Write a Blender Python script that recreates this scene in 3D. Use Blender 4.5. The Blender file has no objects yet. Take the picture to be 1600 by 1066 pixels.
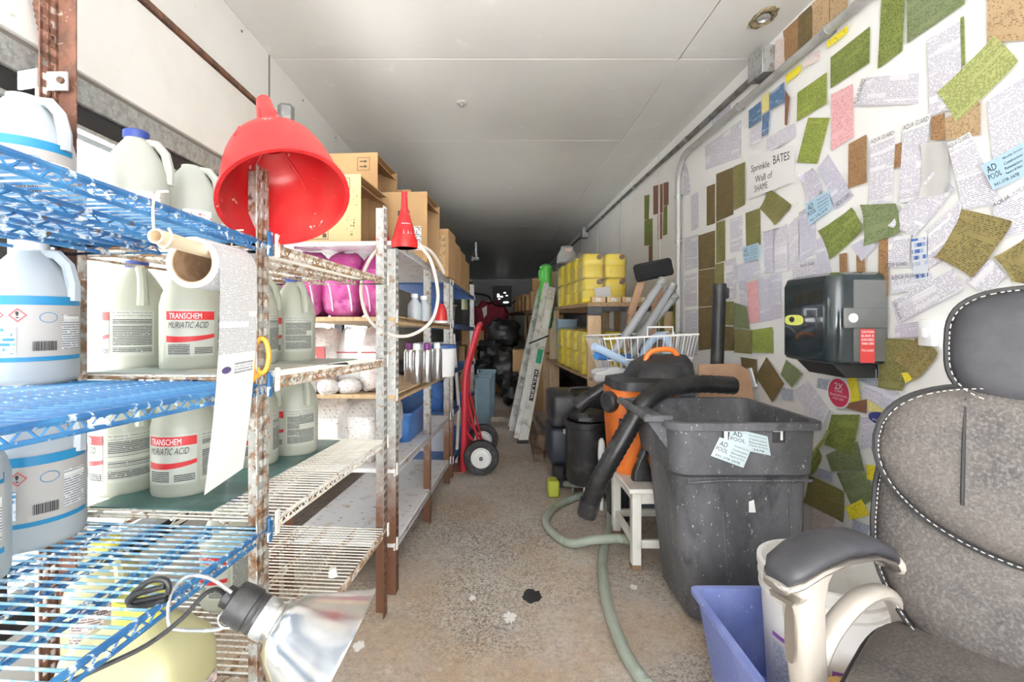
import bpy, bmesh, math, random
from mathutils import Vector, Matrix, noise as mnoise
R = math.radians
PI = math.pi
rnd = random.Random(7)
scene = bpy.context.scene
COL = scene.collection

# ---------------------------------------------------------------- camera, world, light, exposure
F, CX, CY, H = 750.0, 773.0, 497.0, 1.10      # focal length in pixels, vanishing point, eye height
cam = bpy.data.cameras.new('camera')
cam.sensor_width = 36.0
cam.lens = F / 1600 * 36.0
cam.shift_x = (800 - CX) / 1600
cam.shift_y = (CY - 533) / 1600
cam.clip_start = 0.02
camo = bpy.data.objects.new('camera', cam)
camo.location = (0, 0, H)
camo.rotation_euler = (R(90), 0, 0)
COL.objects.link(camo)
scene.camera = camo

world = bpy.data.worlds.new('sky')
scene.world = world
world.use_nodes = True
wn = world.node_tree
bg = wn.nodes['Background']
bg.inputs['Color'].default_value = (0.93, 0.96, 1.0, 1)      # bright even overcast sky
bg.inputs['Strength'].default_value = 7.0

sl = bpy.data.lights.new('sun', 'SUN')
sl.energy = 58.0; sl.angle = R(2.0); sl.color = (1.0, 0.985, 0.96)
so = bpy.data.objects.new('sun', sl)
so.rotation_euler = Vector((0.41, -0.10, -0.906)).to_track_quat('-Z', 'Y').to_euler()       # high sun over the left side: it strikes the paving outside, not the inside
COL.objects.link(so)

scene.view_settings.view_transform = 'Standard'
scene.view_settings.look = 'None'
scene.view_settings.exposure = 0.22
scene.view_settings.gamma = 1.0
scene.view_settings.use_curve_mapping = False
scene.cycles.max_bounces = 10
scene.cycles.diffuse_bounces = 6
scene.cycles.transparent_max_bounces = 16
scene.cycles.caustics_reflective = False
scene.cycles.caustics_refractive = False

# ---------------------------------------------------------------- coordinates
XR, XL, ZC, YB, YF = 1.36, -1.16, 2.46, 17.2, -2.00     # right wall, left wall, ceiling, back wall, open end
def P(px, py, d):
    return Vector(((px - CX) / F * d, d, H + (CY - py) / F * d))
def G(px, py, z=0.0):
    return P(px, py, (H - z) * F / (py - CY))
def W(px, py, off=0.0):
    return P(px, py, (XR - off) * F / (px - CX))

# ---------------------------------------------------------------- materials
MATS = {}
def _nt(name):
    m = bpy.data.materials.new(name)
    m.use_nodes = True
    nt = m.node_tree
    return m, nt, nt.nodes['Principled BSDF']
def rgba(c):
    return (c[0], c[1], c[2], 1.0)
def node(nt, t, **kw):
    n = nt.nodes.new(t)
    for k, v in kw.items():
        setattr(n, k, v)
    return n
def math_node(nt, op, a, b=None, c=None):
    n = nt.nodes.new('ShaderNodeMath'); n.operation = op
    for i, v in enumerate((a, b, c)):
        if v is None: continue
        if isinstance(v, (int, float)): n.inputs[i].default_value = v
        else: nt.links.new(v, n.inputs[i])
    return n.outputs[0]
def ramp01(nt, fac, lo, hi):
    n = nt.nodes.new('ShaderNodeMapRange'); n.clamp = True
    nt.links.new(fac, n.inputs[0]); n.inputs[1].default_value = lo; n.inputs[2].default_value = hi
    return n.outputs[0]
def mixc(nt, fac, a, b):
    n = nt.nodes.new('ShaderNodeMix'); n.data_type = 'RGBA'
    if isinstance(fac, (int, float)): n.inputs[0].default_value = fac
    else: nt.links.new(fac, n.inputs[0])
    for s, v in ((6, a), (7, b)):
        if isinstance(v, tuple): n.inputs[s].default_value = rgba(v)
        else: nt.links.new(v, n.inputs[s])
    return n.outputs[2]
def noise_fac(nt, vec, scale, detail=5.0, rough=0.6):
    n = nt.nodes.new('ShaderNodeTexNoise')
    n.inputs['Scale'].default_value = scale
    n.inputs['Detail'].default_value = detail
    n.inputs['Roughness'].default_value = rough
    nt.links.new(vec, n.inputs['Vector'])
    return n.outputs['Fac']
def mat(name, col, rough=0.6, metal=0.0, layers=(), bump=0.0, bscale=40.0, stretch=None, coat=0.0, low_rust=None, spec=0.5):
    """layers: (colour, scale, lo, hi) noise patches of wear, dirt or rust laid over the base colour"""
    if name in MATS: return MATS[name]
    m, nt, b = _nt(name)
    b.inputs['Roughness'].default_value = rough
    b.inputs['Metallic'].default_value = metal
    b.inputs['Coat Weight'].default_value = coat
    b.inputs['Specular IOR Level'].default_value = spec
    tc = nt.nodes.new('ShaderNodeTexCoord')
    vec = tc.outputs['Object']
    if stretch:
        mp = nt.nodes.new('ShaderNodeMapping'); mp.inputs['Scale'].default_value = stretch
        nt.links.new(vec, mp.inputs[0]); vec = mp.outputs[0]
    cur = tuple(col)
    for (c2, sc, lo, hi) in layers:
        f = ramp01(nt, noise_fac(nt, vec, sc), lo, hi)
        cur = mixc(nt, f, cur, tuple(c2))
    if low_rust:
        c2, z0, z1 = low_rust
        sep = nt.nodes.new('ShaderNodeSeparateXYZ'); nt.links.new(tc.outputs['Object'], sep.inputs[0])
        n = noise_fac(nt, vec, 14.0)
        zz = math_node(nt, 'ADD', sep.outputs[2], math_node(nt, 'MULTIPLY', n, -0.5))
        f = ramp01(nt, zz, z1, z0)
        cur = mixc(nt, f, cur, tuple(c2))
    if isinstance(cur, tuple): b.inputs['Base Color'].default_value = rgba(cur)
    else: nt.links.new(cur, b.inputs['Base Color'])
    if bump:
        bp = nt.nodes.new('ShaderNodeBump'); bp.inputs['Strength'].default_value = bump; bp.inputs['Distance'].default_value = 0.004
        nt.links.new(noise_fac(nt, vec, bscale), bp.inputs['Height'])
        nt.links.new(bp.outputs[0], b.inputs['Normal'])
    MATS[name] = m
    return m
def print_mat(name, paper, ink, line=0.005, word=0.010, cover=0.5, stain=None, rough=0.7, contrast=1.0, para=5.0, solid=False):
    """flat print: rows of small type (UV in metres) over a paper colour"""
    if name in MATS: return MATS[name]
    m, nt, b = _nt(name)
    b.inputs['Roughness'].default_value = rough
    uv = nt.nodes.new('ShaderNodeUVMap')
    sep = nt.nodes.new('ShaderNodeSeparateXYZ'); nt.links.new(uv.outputs[0], sep.inputs[0])
    u, v = sep.outputs[0], sep.outputs[1]
    if solid:
        tco = nt.nodes.new('ShaderNodeTexCoord'); nt.links.new(tco.outputs['Object'], sep.inputs[0])
        u, v = math_node(nt, 'ADD', sep.outputs[0], sep.outputs[1]), sep.outputs[2]
    row = math_node(nt, 'DIVIDE', v, line)
    fr = math_node(nt, 'FRACT', row)
    rowm = math_node(nt, 'GREATER_THAN', fr, 0.38)
    fl = math_node(nt, 'FLOOR', row)
    comb = nt.nodes.new('ShaderNodeCombineXYZ')
    nt.links.new(math_node(nt, 'DIVIDE', u, word), comb.inputs[0])
    nt.links.new(math_node(nt, 'MULTIPLY', fl, 3.7), comb.inputs[1])
    wordm = ramp01(nt, noise_fac(nt, comb.outputs[0], 1.0, 2.0), 1 - cover - 0.06, 1 - cover + 0.06)
    comb2 = nt.nodes.new('ShaderNodeCombineXYZ')
    nt.links.new(math_node(nt, 'MULTIPLY', math_node(nt, 'FLOOR', math_node(nt, 'DIVIDE', u, 0.09)), 5.1), comb2.inputs[0])
    nt.links.new(math_node(nt, 'MULTIPLY', fl, 1.0 / para), comb2.inputs[1])
    par = ramp01(nt, noise_fac(nt, comb2.outputs[0], 1.0, 1.0), 0.36, 0.42)
    f = math_node(nt, 'MULTIPLY', math_node(nt, 'MULTIPLY', rowm, wordm), math_node(nt, 'MULTIPLY', par, contrast))
    base = tuple(paper)
    if stain:
        tc = nt.nodes.new('ShaderNodeTexCoord')
        base = mixc(nt, ramp01(nt, noise_fac(nt, tc.outputs['Object'], stain[1]), 0.42, 0.62), base, tuple(stain[0]))
    nt.links.new(mixc(nt, f, base, tuple(ink)), b.inputs['Base Color'])
    MATS[name] = m
    return m
def clear_mat(name, tint, through=0.6, rough=0.1, crinkle=0.0):
    """see-through plastic film or glass: part of the light passes straight on"""
    if name in MATS: return MATS[name]
    m, nt, b = _nt(name)
    b.inputs['Base Color'].default_value = rgba(tint)
    b.inputs['Roughness'].default_value = rough
    tr = nt.nodes.new('ShaderNodeBsdfTransparent'); tr.inputs[0].default_value = (0.97, 0.97, 0.97, 1)
    if crinkle:
        tc = nt.nodes.new('ShaderNodeTexCoord'); bp = nt.nodes.new('ShaderNodeBump'); bp.inputs['Strength'].default_value = crinkle; bp.inputs['Distance'].default_value = 0.03
        nt.links.new(noise_fac(nt, tc.outputs['Object'], 16.0, 4), bp.inputs['Height']); nt.links.new(bp.outputs[0], b.inputs['Normal'])
    mx = nt.nodes.new('ShaderNodeMixShader'); mx.inputs[0].default_value = through
    nt.links.new(b.outputs[0], mx.inputs[1]); nt.links.new(tr.outputs[0], mx.inputs[2])
    nt.links.new(mx.outputs[0], nt.nodes['Material Output'].inputs[0])
    MATS[name] = m
    return m
def milky_mat(name, col, trans=0.45, through=0.12, rough=0.3):
    """cloudy polythene: diffuse, translucent and a little see-through"""
    if name in MATS: return MATS[name]
    m, nt, b = _nt(name)
    b.inputs['Base Color'].default_value = rgba(col)
    b.inputs['Roughness'].default_value = rough
    tl = nt.nodes.new('ShaderNodeBsdfTranslucent'); tl.inputs[0].default_value = rgba(col)
    tr = nt.nodes.new('ShaderNodeBsdfTransparent'); tr.inputs[0].default_value = rgba(col)
    m1 = nt.nodes.new('ShaderNodeMixShader'); m1.inputs[0].default_value = trans
    m2 = nt.nodes.new('ShaderNodeMixShader'); m2.inputs[0].default_value = through
    nt.links.new(b.outputs[0], m1.inputs[1]); nt.links.new(tl.outputs[0], m1.inputs[2])
    nt.links.new(m1.outputs[0], m2.inputs[1]); nt.links.new(tr.outputs[0], m2.inputs[2])
    nt.links.new(m2.outputs[0], nt.nodes['Material Output'].inputs[0])
    MATS[name] = m
    return m

# ---------------------------------------------------------------- mesh builder
def frame_to(axis, up=Vector((0, 0, 1))):
    a = Vector(axis).normalized()
    if abs(a.dot(up)) > 0.98: up = Vector((1, 0, 0))
    x = up.cross(a).normalized(); y = a.cross(x)
    return Matrix((x, y, a)).transposed()          # columns x, y, a
class MB:
    def __init__(self):
        self.v, self.f, self.uv = [], [], {}
    def add(self, vs, fs):
        n = len(self.v)
        self.v += [Vector(p) for p in vs]
        self.f += [tuple(i + n for i in f) for f in fs]
        return n
    def box(self, c, s, rot=None, bev=0.0, seg=1):
        bm = bmesh.new()
        bmesh.ops.create_cube(bm, size=1.0)
        for v in bm.verts: v.co = Vector((v.co.x * s[0], v.co.y * s[1], v.co.z * s[2]))
        if bev > 0:
            bmesh.ops.bevel(bm, geom=list(bm.edges), offset=min(bev, min(s) * 0.49), segments=seg, affect='EDGES', profile=0.5)
        if rot is None: M3 = Matrix.Identity(3)
        elif isinstance(rot, (int, float)): M3 = Matrix.Rotation(rot, 3, 'Z')
        else: M3 = rot
        bm.verts.index_update()
        self.add([M3 @ v.co + Vector(c) for v in bm.verts], [tuple(v.index for v in f.verts) for f in bm.faces])
        bm.free(); return self
    def span(self, a, b, bev=0.0, seg=1):
        a, b = Vector(a), Vector(b)
        return self.box((a + b) / 2, (abs(b.x - a.x), abs(b.y - a.y), abs(b.z - a.z)), None, bev, seg)
    def beam(self, p0, p1, w, h, up=Vector((0, 0, 1)), bev=0.0):
        p0, p1 = Vector(p0), Vector(p1)
        return self.box((p0 + p1) / 2, (w, h, (p1 - p0).length), frame_to(p1 - p0, up), bev)
    def tube(self, pts, r, n=8, closed=False, caps=True):
        pts = [Vector(p) for p in pts]; m = len(pts)
        rs = r if isinstance(r, (list, tuple)) else [r] * m
        rings = []; prev = None
        for i, p in enumerate(pts):
            if closed: t = pts[(i + 1) % m] - pts[i - 1]
            else: t = pts[min(i + 1, m - 1)] - pts[max(i - 1, 0)]
            t.normalize()
            if prev is None:
                fr = frame_to(t); x = fr.col[0].copy()
            else:
                x = prev - t * prev.dot(t)
                if x.length < 1e-6: x = frame_to(t).col[0].copy()
                x.normalize()
            y = t.cross(x); prev = x
            rings.append([p + (x * math.cos(2 * PI * k / n) + y * math.sin(2 * PI * k / n)) * rs[i] for k in range(n)])
        return self.loft(rings, closed, caps and not closed)
    def loft(self, rings, closed=False, caps=True):
        n = len(rings[0]); m = len(rings); b = len(self.v)
        for rg in rings: self.v += [Vector(p) for p in rg]
        for i in range(m if closed else m - 1):
            j = (i + 1) % m
            for k in range(n):
                l = (k + 1) % n
                self.f.append((b + i * n + k, b + i * n + l, b + j * n + l, b + j * n + k))
        if caps:
            self.f.append(tuple(b + k for k in reversed(range(n))))
            self.f.append(tuple(b + (m - 1) * n + k for k in range(n)))
        return self
    def lathe(self, prof, n=24, c=(0, 0, 0), axis=None, sx=1.0, sy=1.0, caps=True):
        M3 = frame_to(axis) if axis is not None else Matrix.Identity(3)
        c = Vector(c)
        rings = [[c + M3 @ Vector((r * sx * math.cos(2 * PI * k / n), r * sy * math.sin(2 * PI * k / n), z)) for k in range(n)] for r, z in prof]
        return self.loft(rings, False, caps)
    def grid(self, fn, nu, nv, uvfn=None):
        b = len(self.v)
        for j in range(nv + 1):
            for i in range(nu + 1):
                u, v = i / nu, j / nv
                self.v.append(Vector(fn(u, v)))
                if uvfn: self.uv[len(self.v) - 1] = uvfn(u, v)
        for j in range(nv):
            for i in range(nu):
                a = b + j * (nu + 1) + i
                self.f.append((a, a + 1, a + nu + 2, a + nu + 1))
        return self
    def prism(self, poly, vec):
        """closed polygon of points pushed along vec"""
        poly = [Vector(p) for p in poly]; vec = Vector(vec)
        return self.loft([poly, [p + vec for p in poly]])
    def blob(self, c, s, e=2.6, rough=0.0, seed=0.0, n=20, m=14, rot=None, nsc=3.0):
        """rounded pillow / lump: super-ellipsoid with a crumpled surface"""
        c = Vector(c); M3 = rot if rot is not None else Matrix.Identity(3)
        def sp(x, p): return math.copysign(abs(x) ** p, x)
        rings = []
        for j in range(1, m):
            ph = -PI / 2 + PI * j / m
            rg = []
            for k in range(n):
                th = 2 * PI * k / n
                q = Vector((sp(math.cos(ph), 2 / e) * sp(math.cos(th), 2 / e) * s[0], sp(math.cos(ph), 2 / e) * sp(math.sin(th), 2 / e) * s[1], sp(math.sin(ph), 2 / e) * s[2]))
                if rough:
                    d = mnoise.noise(Vector((q.x / max(s) * nsc + seed * 3.1, q.y / max(s) * nsc + seed, q.z / max(s) * nsc)))
                    q *= 1 + rough * d
                rg.append(c + M3 @ q)
            rings.append(rg)
        return self.loft(rings)
    def bounds(self):
        return (Vector((min(p.x for p in self.v), min(p.y for p in self.v), min(p.z for p in self.v))),
                Vector((max(p.x for p in self.v), max(p.y for p in self.v), max(p.z for p in self.v))))

def wloc(o):
    p = Vector((0, 0, 0))
    while o is not None:
        p = p + o.location; o = o.parent
    return p
def obj(name, mb, m, parent=None, w=True, smooth=True, loc=None, angle=40):
    """one mesh object; w: the builder holds world coordinates, else the parent's own frame"""
    me = bpy.data.meshes.new(name)
    off = Vector((0, 0, 0))
    if parent is not None and w: off = wloc(parent)
    o = bpy.data.objects.new(name, me)
    if parent is None and w:
        lo, hi = mb.bounds(); off = Vector(((lo.x + hi.x) / 2, (lo.y + hi.y) / 2, lo.z)); o.location = off
    if loc is not None: off = Vector(loc); o.location = off - (wloc(parent) if parent is not None else Vector((0, 0, 0)))
    me.from_pydata([p - off for p in mb.v], [], mb.f)
    if mb.uv:
        ul = me.uv_layers.new(name='UVMap')
        for lp in me.loops:
            ul.data[lp.index].uv = mb.uv.get(lp.vertex_index, (0, 0))
    bm = bmesh.new(); bm.from_mesh(me); bmesh.ops.recalc_face_normals(bm, faces=bm.faces); bm.to_mesh(me); bm.free()
    if smooth:
        me.polygons.foreach_set('use_smooth', [True] * len(me.polygons))
        me.set_sharp_from_angle(angle=R(angle))
    me.materials.append(m)
    COL.objects.link(o)
    if parent is not None: o.parent = parent
    return o
def tag(o, label, cat, group=None, kind=None):
    if label: o['label'] = label
    if cat: o['category'] = cat
    if group: o['group'] = group
    if kind: o['kind'] = kind
    return o
def thing(name, label, cat, loc=(0, 0, 0), rz=0.0, group=None):
    o = bpy.data.objects.new(name, None)
    o.empty_display_size = 0.05
    o.location = loc; o.rotation_euler = (0, 0, rz)
    COL.objects.link(o)
    return tag(o, label, cat, group)
def struct(name, mb, m, label=None, parent=None):
    o = obj(name, mb, m, parent)
    if parent is None: o['kind'] = 'structure'
    if label: o['label'] = label
    return o
def copy_to(o, parent, loc, rot=None, scale=None):
    c = o.copy(); COL.objects.link(c); c.parent = parent; c.location = loc
    if rot: c.rotation_euler = rot
    if scale: c.scale = scale
    return c
_FONT = {}
def text_geo(s):
    """outline of a string as flat mesh data, baseline at y = 0"""
    if s in _FONT: return _FONT[s]
    cu = bpy.data.curves.new('lettering', 'FONT'); cu.body = s; cu.resolution_u = 2; cu.size = 1.0
    to = bpy.data.objects.new('lettering', cu)
    COL.objects.link(to)
    me = bpy.data.meshes.new_from_object(to)
    vs = [v.co.copy() for v in me.vertices]; fs = [tuple(p.vertices) for p in me.polygons]
    COL.objects.unlink(to)
    bpy.data.objects.remove(to); bpy.data.curves.remove(cu); bpy.data.meshes.remove(me)
    lo = Vector((min(v.x for v in vs), min(v.y for v in vs))); hi = Vector((max(v.x for v in vs), max(v.y for v in vs)))
    _FONT[s] = (vs, fs, lo, hi)
    return _FONT[s]
def lettering(mb, s, fn, w=1.0, h=1.0, u0=0.0, v0=0.0, slant=0.0):
    """string fitted in the box u0..u0+w, v0..v0+h of a surface given by fn(u, v) -> point"""
    vs, fs, lo, hi = text_geo(s)
    pts = []
    for p in vs:
        a = (p.x - lo.x) / (hi.x - lo.x); b = (p.y - lo.y) / max(1e-6, hi.y - lo.y)
        pts.append(fn(u0 + a * w + slant * b * h, v0 + b * h))
    mb.add(pts, fs)

# ================================================================ the setting
m_white = mat('white wall paint', (0.80, 0.80, 0.78), 0.45, layers=[((0.72, 0.71, 0.68), 1.3, 0.45, 0.75), ((0.60, 0.57, 0.52), 9.0, 0.68, 0.78)], bump=0.08, bscale=6)
m_ceil = mat('white ceiling sheet', (0.75, 0.745, 0.73), 0.32, layers=[((0.70, 0.695, 0.68), 0.9, 0.4, 0.7), ((0.84, 0.83, 0.81), 5.0, 0.62, 0.75)], bump=0.05, bscale=2.5)
m_gap = mat('dark joint', (0.22, 0.20, 0.18), 0.9)
m_rust = mat('brown rust', (0.22, 0.10, 0.06), 0.85, layers=[((0.12, 0.07, 0.05), 22, 0.45, 0.6), ((0.36, 0.17, 0.09), 50, 0.58, 0.7)], bump=0.3, bscale=90)
m_galv = mat('galvanised steel', (0.50, 0.52, 0.52), 0.42, 0.6, layers=[((0.36, 0.37, 0.37), 40, 0.45, 0.6), ((0.62, 0.62, 0.60), 90, 0.55, 0.65)])
m_darkmetal = mat('dark grey metal', (0.13, 0.13, 0.13), 0.5, 0.4, layers=[((0.24, 0.22, 0.20), 30, 0.5, 0.65)])
m_black = mat('black plastic', (0.022, 0.022, 0.024), 0.38, layers=[((0.06, 0.06, 0.06), 18, 0.5, 0.7)])
m_frame = mat('black window frame', (0.02, 0.02, 0.022), 0.4)
m_conduit = mat('painted grey conduit', (0.46, 0.46, 0.45), 0.45, 0.2, layers=[((0.36, 0.35, 0.33), 12, 0.5, 0.7)])

def floor_mat():
    m, nt, b = _nt('speckled worn concrete')
    tc = nt.nodes.new('ShaderNodeTexCoord'); v = tc.outputs['Object']
    c = mixc(nt, ramp01(nt, noise_fac(nt, v, 1.1, 6), 0.35, 0.65), (0.52, 0.445, 0.36), (0.40, 0.35, 0.31))
    c = mixc(nt, ramp01(nt, noise_fac(nt, v, 3.2, 6), 0.50, 0.75), c, (0.52, 0.49, 0.46))
    c = mixc(nt, math_node(nt, 'MULTIPLY', ramp01(nt, noise_fac(nt, v, 1.7, 7), 0.46, 0.66), 0.75), c, (0.42, 0.285, 0.17))
    vo = nt.nodes.new('ShaderNodeTexVoronoi'); vo.inputs['Scale'].default_value = 180; nt.links.new(v, vo.inputs['Vector'])
    sepc = nt.nodes.new('ShaderNodeSeparateColor'); nt.links.new(vo.outputs['Color'], sepc.inputs[0])
    worn = ramp01(nt, noise_fac(nt, v, 2.0, 5), 0.42, 0.62)
    dk = math_node(nt, 'MULTIPLY', math_node(nt, 'GREATER_THAN', sepc.outputs[0], 0.62), math_node(nt, 'MULTIPLY', math_node(nt, 'ADD', worn, 0.25), 0.62))
    c = mixc(nt, dk, c, (0.10, 0.088, 0.08))
    lt = math_node(nt, 'MULTIPLY', math_node(nt, 'GREATER_THAN', sepc.outputs[1], 0.86), math_node(nt, 'MULTIPLY', worn, 0.55))
    c = mixc(nt, lt, c, (0.60, 0.58, 0.54))
    c = mixc(nt, ramp01(nt, noise_fac(nt, v, 7.5, 6), 0.69, 0.73), c, (0.62, 0.61, 0.58))
    c = mixc(nt, math_node(nt, 'MULTIPLY', ramp01(nt, noise_fac(nt, v, 34, 6, 0.75), 0.50, 0.66), 0.55), c, (0.24, 0.20, 0.16))
    c = mixc(nt, math_node(nt, 'MULTIPLY', ramp01(nt, noise_fac(nt, v, 21, 6, 0.75), 0.56, 0.68), 0.5), c, (0.60, 0.55, 0.48))
    nt.links.new(c, b.inputs['Base Color']); b.inputs['Roughness'].default_value = 0.75
    bp = nt.nodes.new('ShaderNodeBump'); bp.inputs['Strength'].default_value = 0.25; bp.inputs['Distance'].default_value = 0.003
    nt.links.new(noise_fac(nt, v, 70, 4), bp.inputs['Height']); nt.links.new(bp.outputs[0], b.inputs['Normal'])
    return m
m_floor = floor_mat()
fl = MB(); fl.span((XL - 0.13, YF, -0.12), (XR + 0.2, YB + 0.2, 0))
struct('floor', fl, m_floor, 'worn speckled concrete floor of the narrow storage container')
g = MB(); g.span((-14, -22, -0.32), (14, YF - 0.01, -0.12))
struct('ground_outside', g, mat('outdoor paving', (0.64, 0.64, 0.62), 0.9, layers=[((0.57, 0.56, 0.55), 2, 0.4, 0.7)]), 'pale paving outside the open end')

# ceiling: backing plus single sheets with open joints
c = MB(); c.span((XL - 0.2, YF, ZC + 0.012), (XR + 0.2, YB + 0.2, ZC + 0.12))
ceiling = struct('ceiling', c, mat('grey ceiling joint', (0.48, 0.47, 0.45), 0.9), 'white sheet ceiling with fine joints')
seams = [YF, 2.52, 3.68, 5.96, 7.2, 8.4, 9.6, 10.9, 12.2, 13.4, 14.6, 15.9, YB]
for i in range(len(seams) - 1):
    for (xa, xb) in ((XL, 0.965), (0.968, XR)):
        s = MB(); s.span((xa, seams[i] + 0.003, ZC), (xb, seams[i + 1] - 0.003, ZC + 0.012), 0.0015)
        obj('ceiling_sheet', s, m_ceil, ceiling)

# right wall
w = MB(); w.span((XR, YF, 0), (XR + 0.12, YB, ZC))
wall_r = struct('wall_right', w, mat('white wall sheet', (0.93, 0.93, 0.92), 0.4, layers=[((0.88, 0.87, 0.85), 1.1, 0.5, 0.8), ((0.66, 0.62, 0.56), 11, 0.70, 0.78)]), 'white wall plastered with paper labels')
for y in (3.95, 5.15, 6.35, 7.55, 8.75, 9.95):
    s = MB(); s.span((XR - 0.004, y, 0.02), (XR + 0.001, y + 0.03, ZC - 0.01), 0.001)
    obj('joint_strip', s, m_white, wall_r)
w = MB(); w.span((XL - 0.2, YB, 0), (XR + 0.2, YB + 0.12, ZC))
wall_b = struct('wall_back', w, m_white, 'far white end wall')
for x in (-0.62, 0.05):
    s = MB(); s.span((x, YB - 0.006, 0.02), (x + 0.03, YB + 0.001, ZC - 0.01), 0.001)
    obj('joint_strip', s, m_white, wall_b)

# left wall with the window openings
WY0, WYM, WY1, WZ0, WZ1 = 0.30, 1.12, 2.05, 0.34, 1.69
VY0, VY1, VZ0, VZ1 = 2.75, 5.60, 0.60, 1.36
w = MB(); xo_ = XL - 0.12
w.span((xo_, YF, 0), (XL, VY0, WZ0)); w.span((xo_, YF, WZ0), (XL, WY0, WZ1)); w.span((xo_, YF, WZ1), (XL, VY0, ZC)); w.span((xo_, WY1, WZ0), (XL, VY0, WZ1))
w.span((xo_, VY0, 0), (XL, VY1, VZ0)); w.span((xo_, VY0, VZ1), (XL, VY1, ZC)); w.span((xo_, VY1, 0), (XL, YB, ZC))
wall_l = struct('wall_left', w, m_white, 'white left wall with a sliding window')
# proud upper panel, header strip, rusty track, sheet joint
s = MB(); s.span((XL, YF + 0.01, 1.775), (XL + 0.022, 2.33, 2.115), 0.004)
obj('wall_panel', s, mat('white shutter panel', (0.80, 0.79, 0.77), 0.5, layers=[((0.72, 0.70, 0.66), 2.2, 0.45, 0.7), ((0.5, 0.45, 0.38), 14, 0.70, 0.76)], bump=0.1, bscale=5), wall_l)
s = MB(); s.span((XL, YF + 0.01, WZ1), (XL + 0.02, 2.10, 1.762), 0.003)
obj('header_strip', s, m_galv, wall_l)
s = MB(); s.span((XL, YF + 0.01, 1.762), (XL + 0.012, 2.12, 1.775))
obj('header_gap', s, m_gap, wall_l)
s = MB(); s.span((XL, YF + 0.01, 2.118), (XL + 0.03, 2.32, 2.142), 0.002)
obj('rusty_track', s, m_rust, wall_l)
s = MB(); s.span((XL, 2.32, 2.09), (XL + 0.035, 2.44, 2.15), 0.004)
obj('track_end', s, m_darkmetal, wall_l)
s = MB(); s.span((XL, 2.335, 1.60), (XL + 0.02, 2.365, 2.09), 0.003)
obj('panel_edge', s, m_galv, wall_l)
s = MB(); s.span((XL, 2.46, 2.14), (XL + 0.004, 2.47, ZC - 0.01))
obj('joint_strip', s, m_gap, wall_l)
for y in (1.95, 2.2, 2.9, 3.5, 4.2):
    s = MB(); s.lathe([(0.006, 0), (0.006, 0.003), (0.002, 0.004)], 8, (XL, y, ZC - 0.045), (1, 0, 0))
    obj('rivet', s, m_gap, wall_l)
# windows in black frames
m_glass = clear_mat('window glass', (0.85, 0.9, 0.9), 0.9, 0.03)
def window_unit(name, label, y0, y1, z0, z1, muls):
    q = MB()
    q.span((XL - 0.09, y0, z1 - 0.055), (XL + 0.012, y1, z1), 0.003); q.span((XL - 0.09, y0, z0), (XL + 0.012, y1, z0 + 0.05), 0.003)
    for (ya_, yb_) in ((y0, y0 + 0.05), (y1 - 0.05, y1)): q.span((XL - 0.09, ya_, z0 + 0.05), (XL + 0.012, yb_, z1 - 0.055), 0.003)
    o = struct(name, q, m_frame, label)
    cuts = [y0 + 0.05] + list(muls) + [y1 - 0.05]
    for m_ in muls:
        q = MB(); q.span((XL - 0.07, m_ - 0.03, z0 + 0.05), (XL - 0.005, m_ + 0.03, z1 - 0.055), 0.003); obj('mullion', q, m_frame, o)
    for k in range(len(cuts) - 1):
        q = MB(); x = -0.03 if k % 2 else -0.055; q.span((XL + x, cuts[k], z0 + 0.05), (XL + x + 0.004, cuts[k + 1], z1 - 0.055)); obj('pane', q, m_glass, o)
    q = MB(); q.span((XL - 0.02, y0 + 0.05, z1 - 0.068), (XL + 0.016, y1 - 0.05, z1 - 0.056), 0.002); obj('sash_rail', q, m_galv, o)
window_unit('window_1', 'black framed sliding window behind the blue shelves', WY0, WY1, WZ0, WZ1, (WYM,))
window_unit('window_2', 'low black framed window behind the board rack', VY0, VY1, VZ0, VZ1, (3.70, 4.65))
# porch and paving seen through the windows
m_porch = mat('porch sheet', (0.72, 0.73, 0.72), 0.6, layers=[((0.64, 0.65, 0.64), 2, 0.45, 0.7)])
s = MB(); s.span((-2.75, -3.0, 2.30), (XL - 0.13, 7.0, 2.36)); struct('ceiling_porch', s, m_porch, 'pale porch ceiling seen through the window')
s = MB(); s.span((-5.6, -3.0, 0), (-5.5, 9.0, 2.1)); wall_p = struct('wall_porch', s, m_porch, 'pale boundary wall seen through the window')
for y in (0.2, 1.4, 2.6, 3.8, 5.0):
    s = MB(); s.span((-5.5, y, 0.1), (-5.485, y + 0.03, 2.05)); obj('joint_strip', s, m_galv, wall_p)
s = MB(); s.span((-5.6, YF + 0.01, -0.32), (XL - 0.14, 9.0, -0.12)); struct('floor_porch', s, MATS['outdoor paving'], 'pale paving beside the container')

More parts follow.
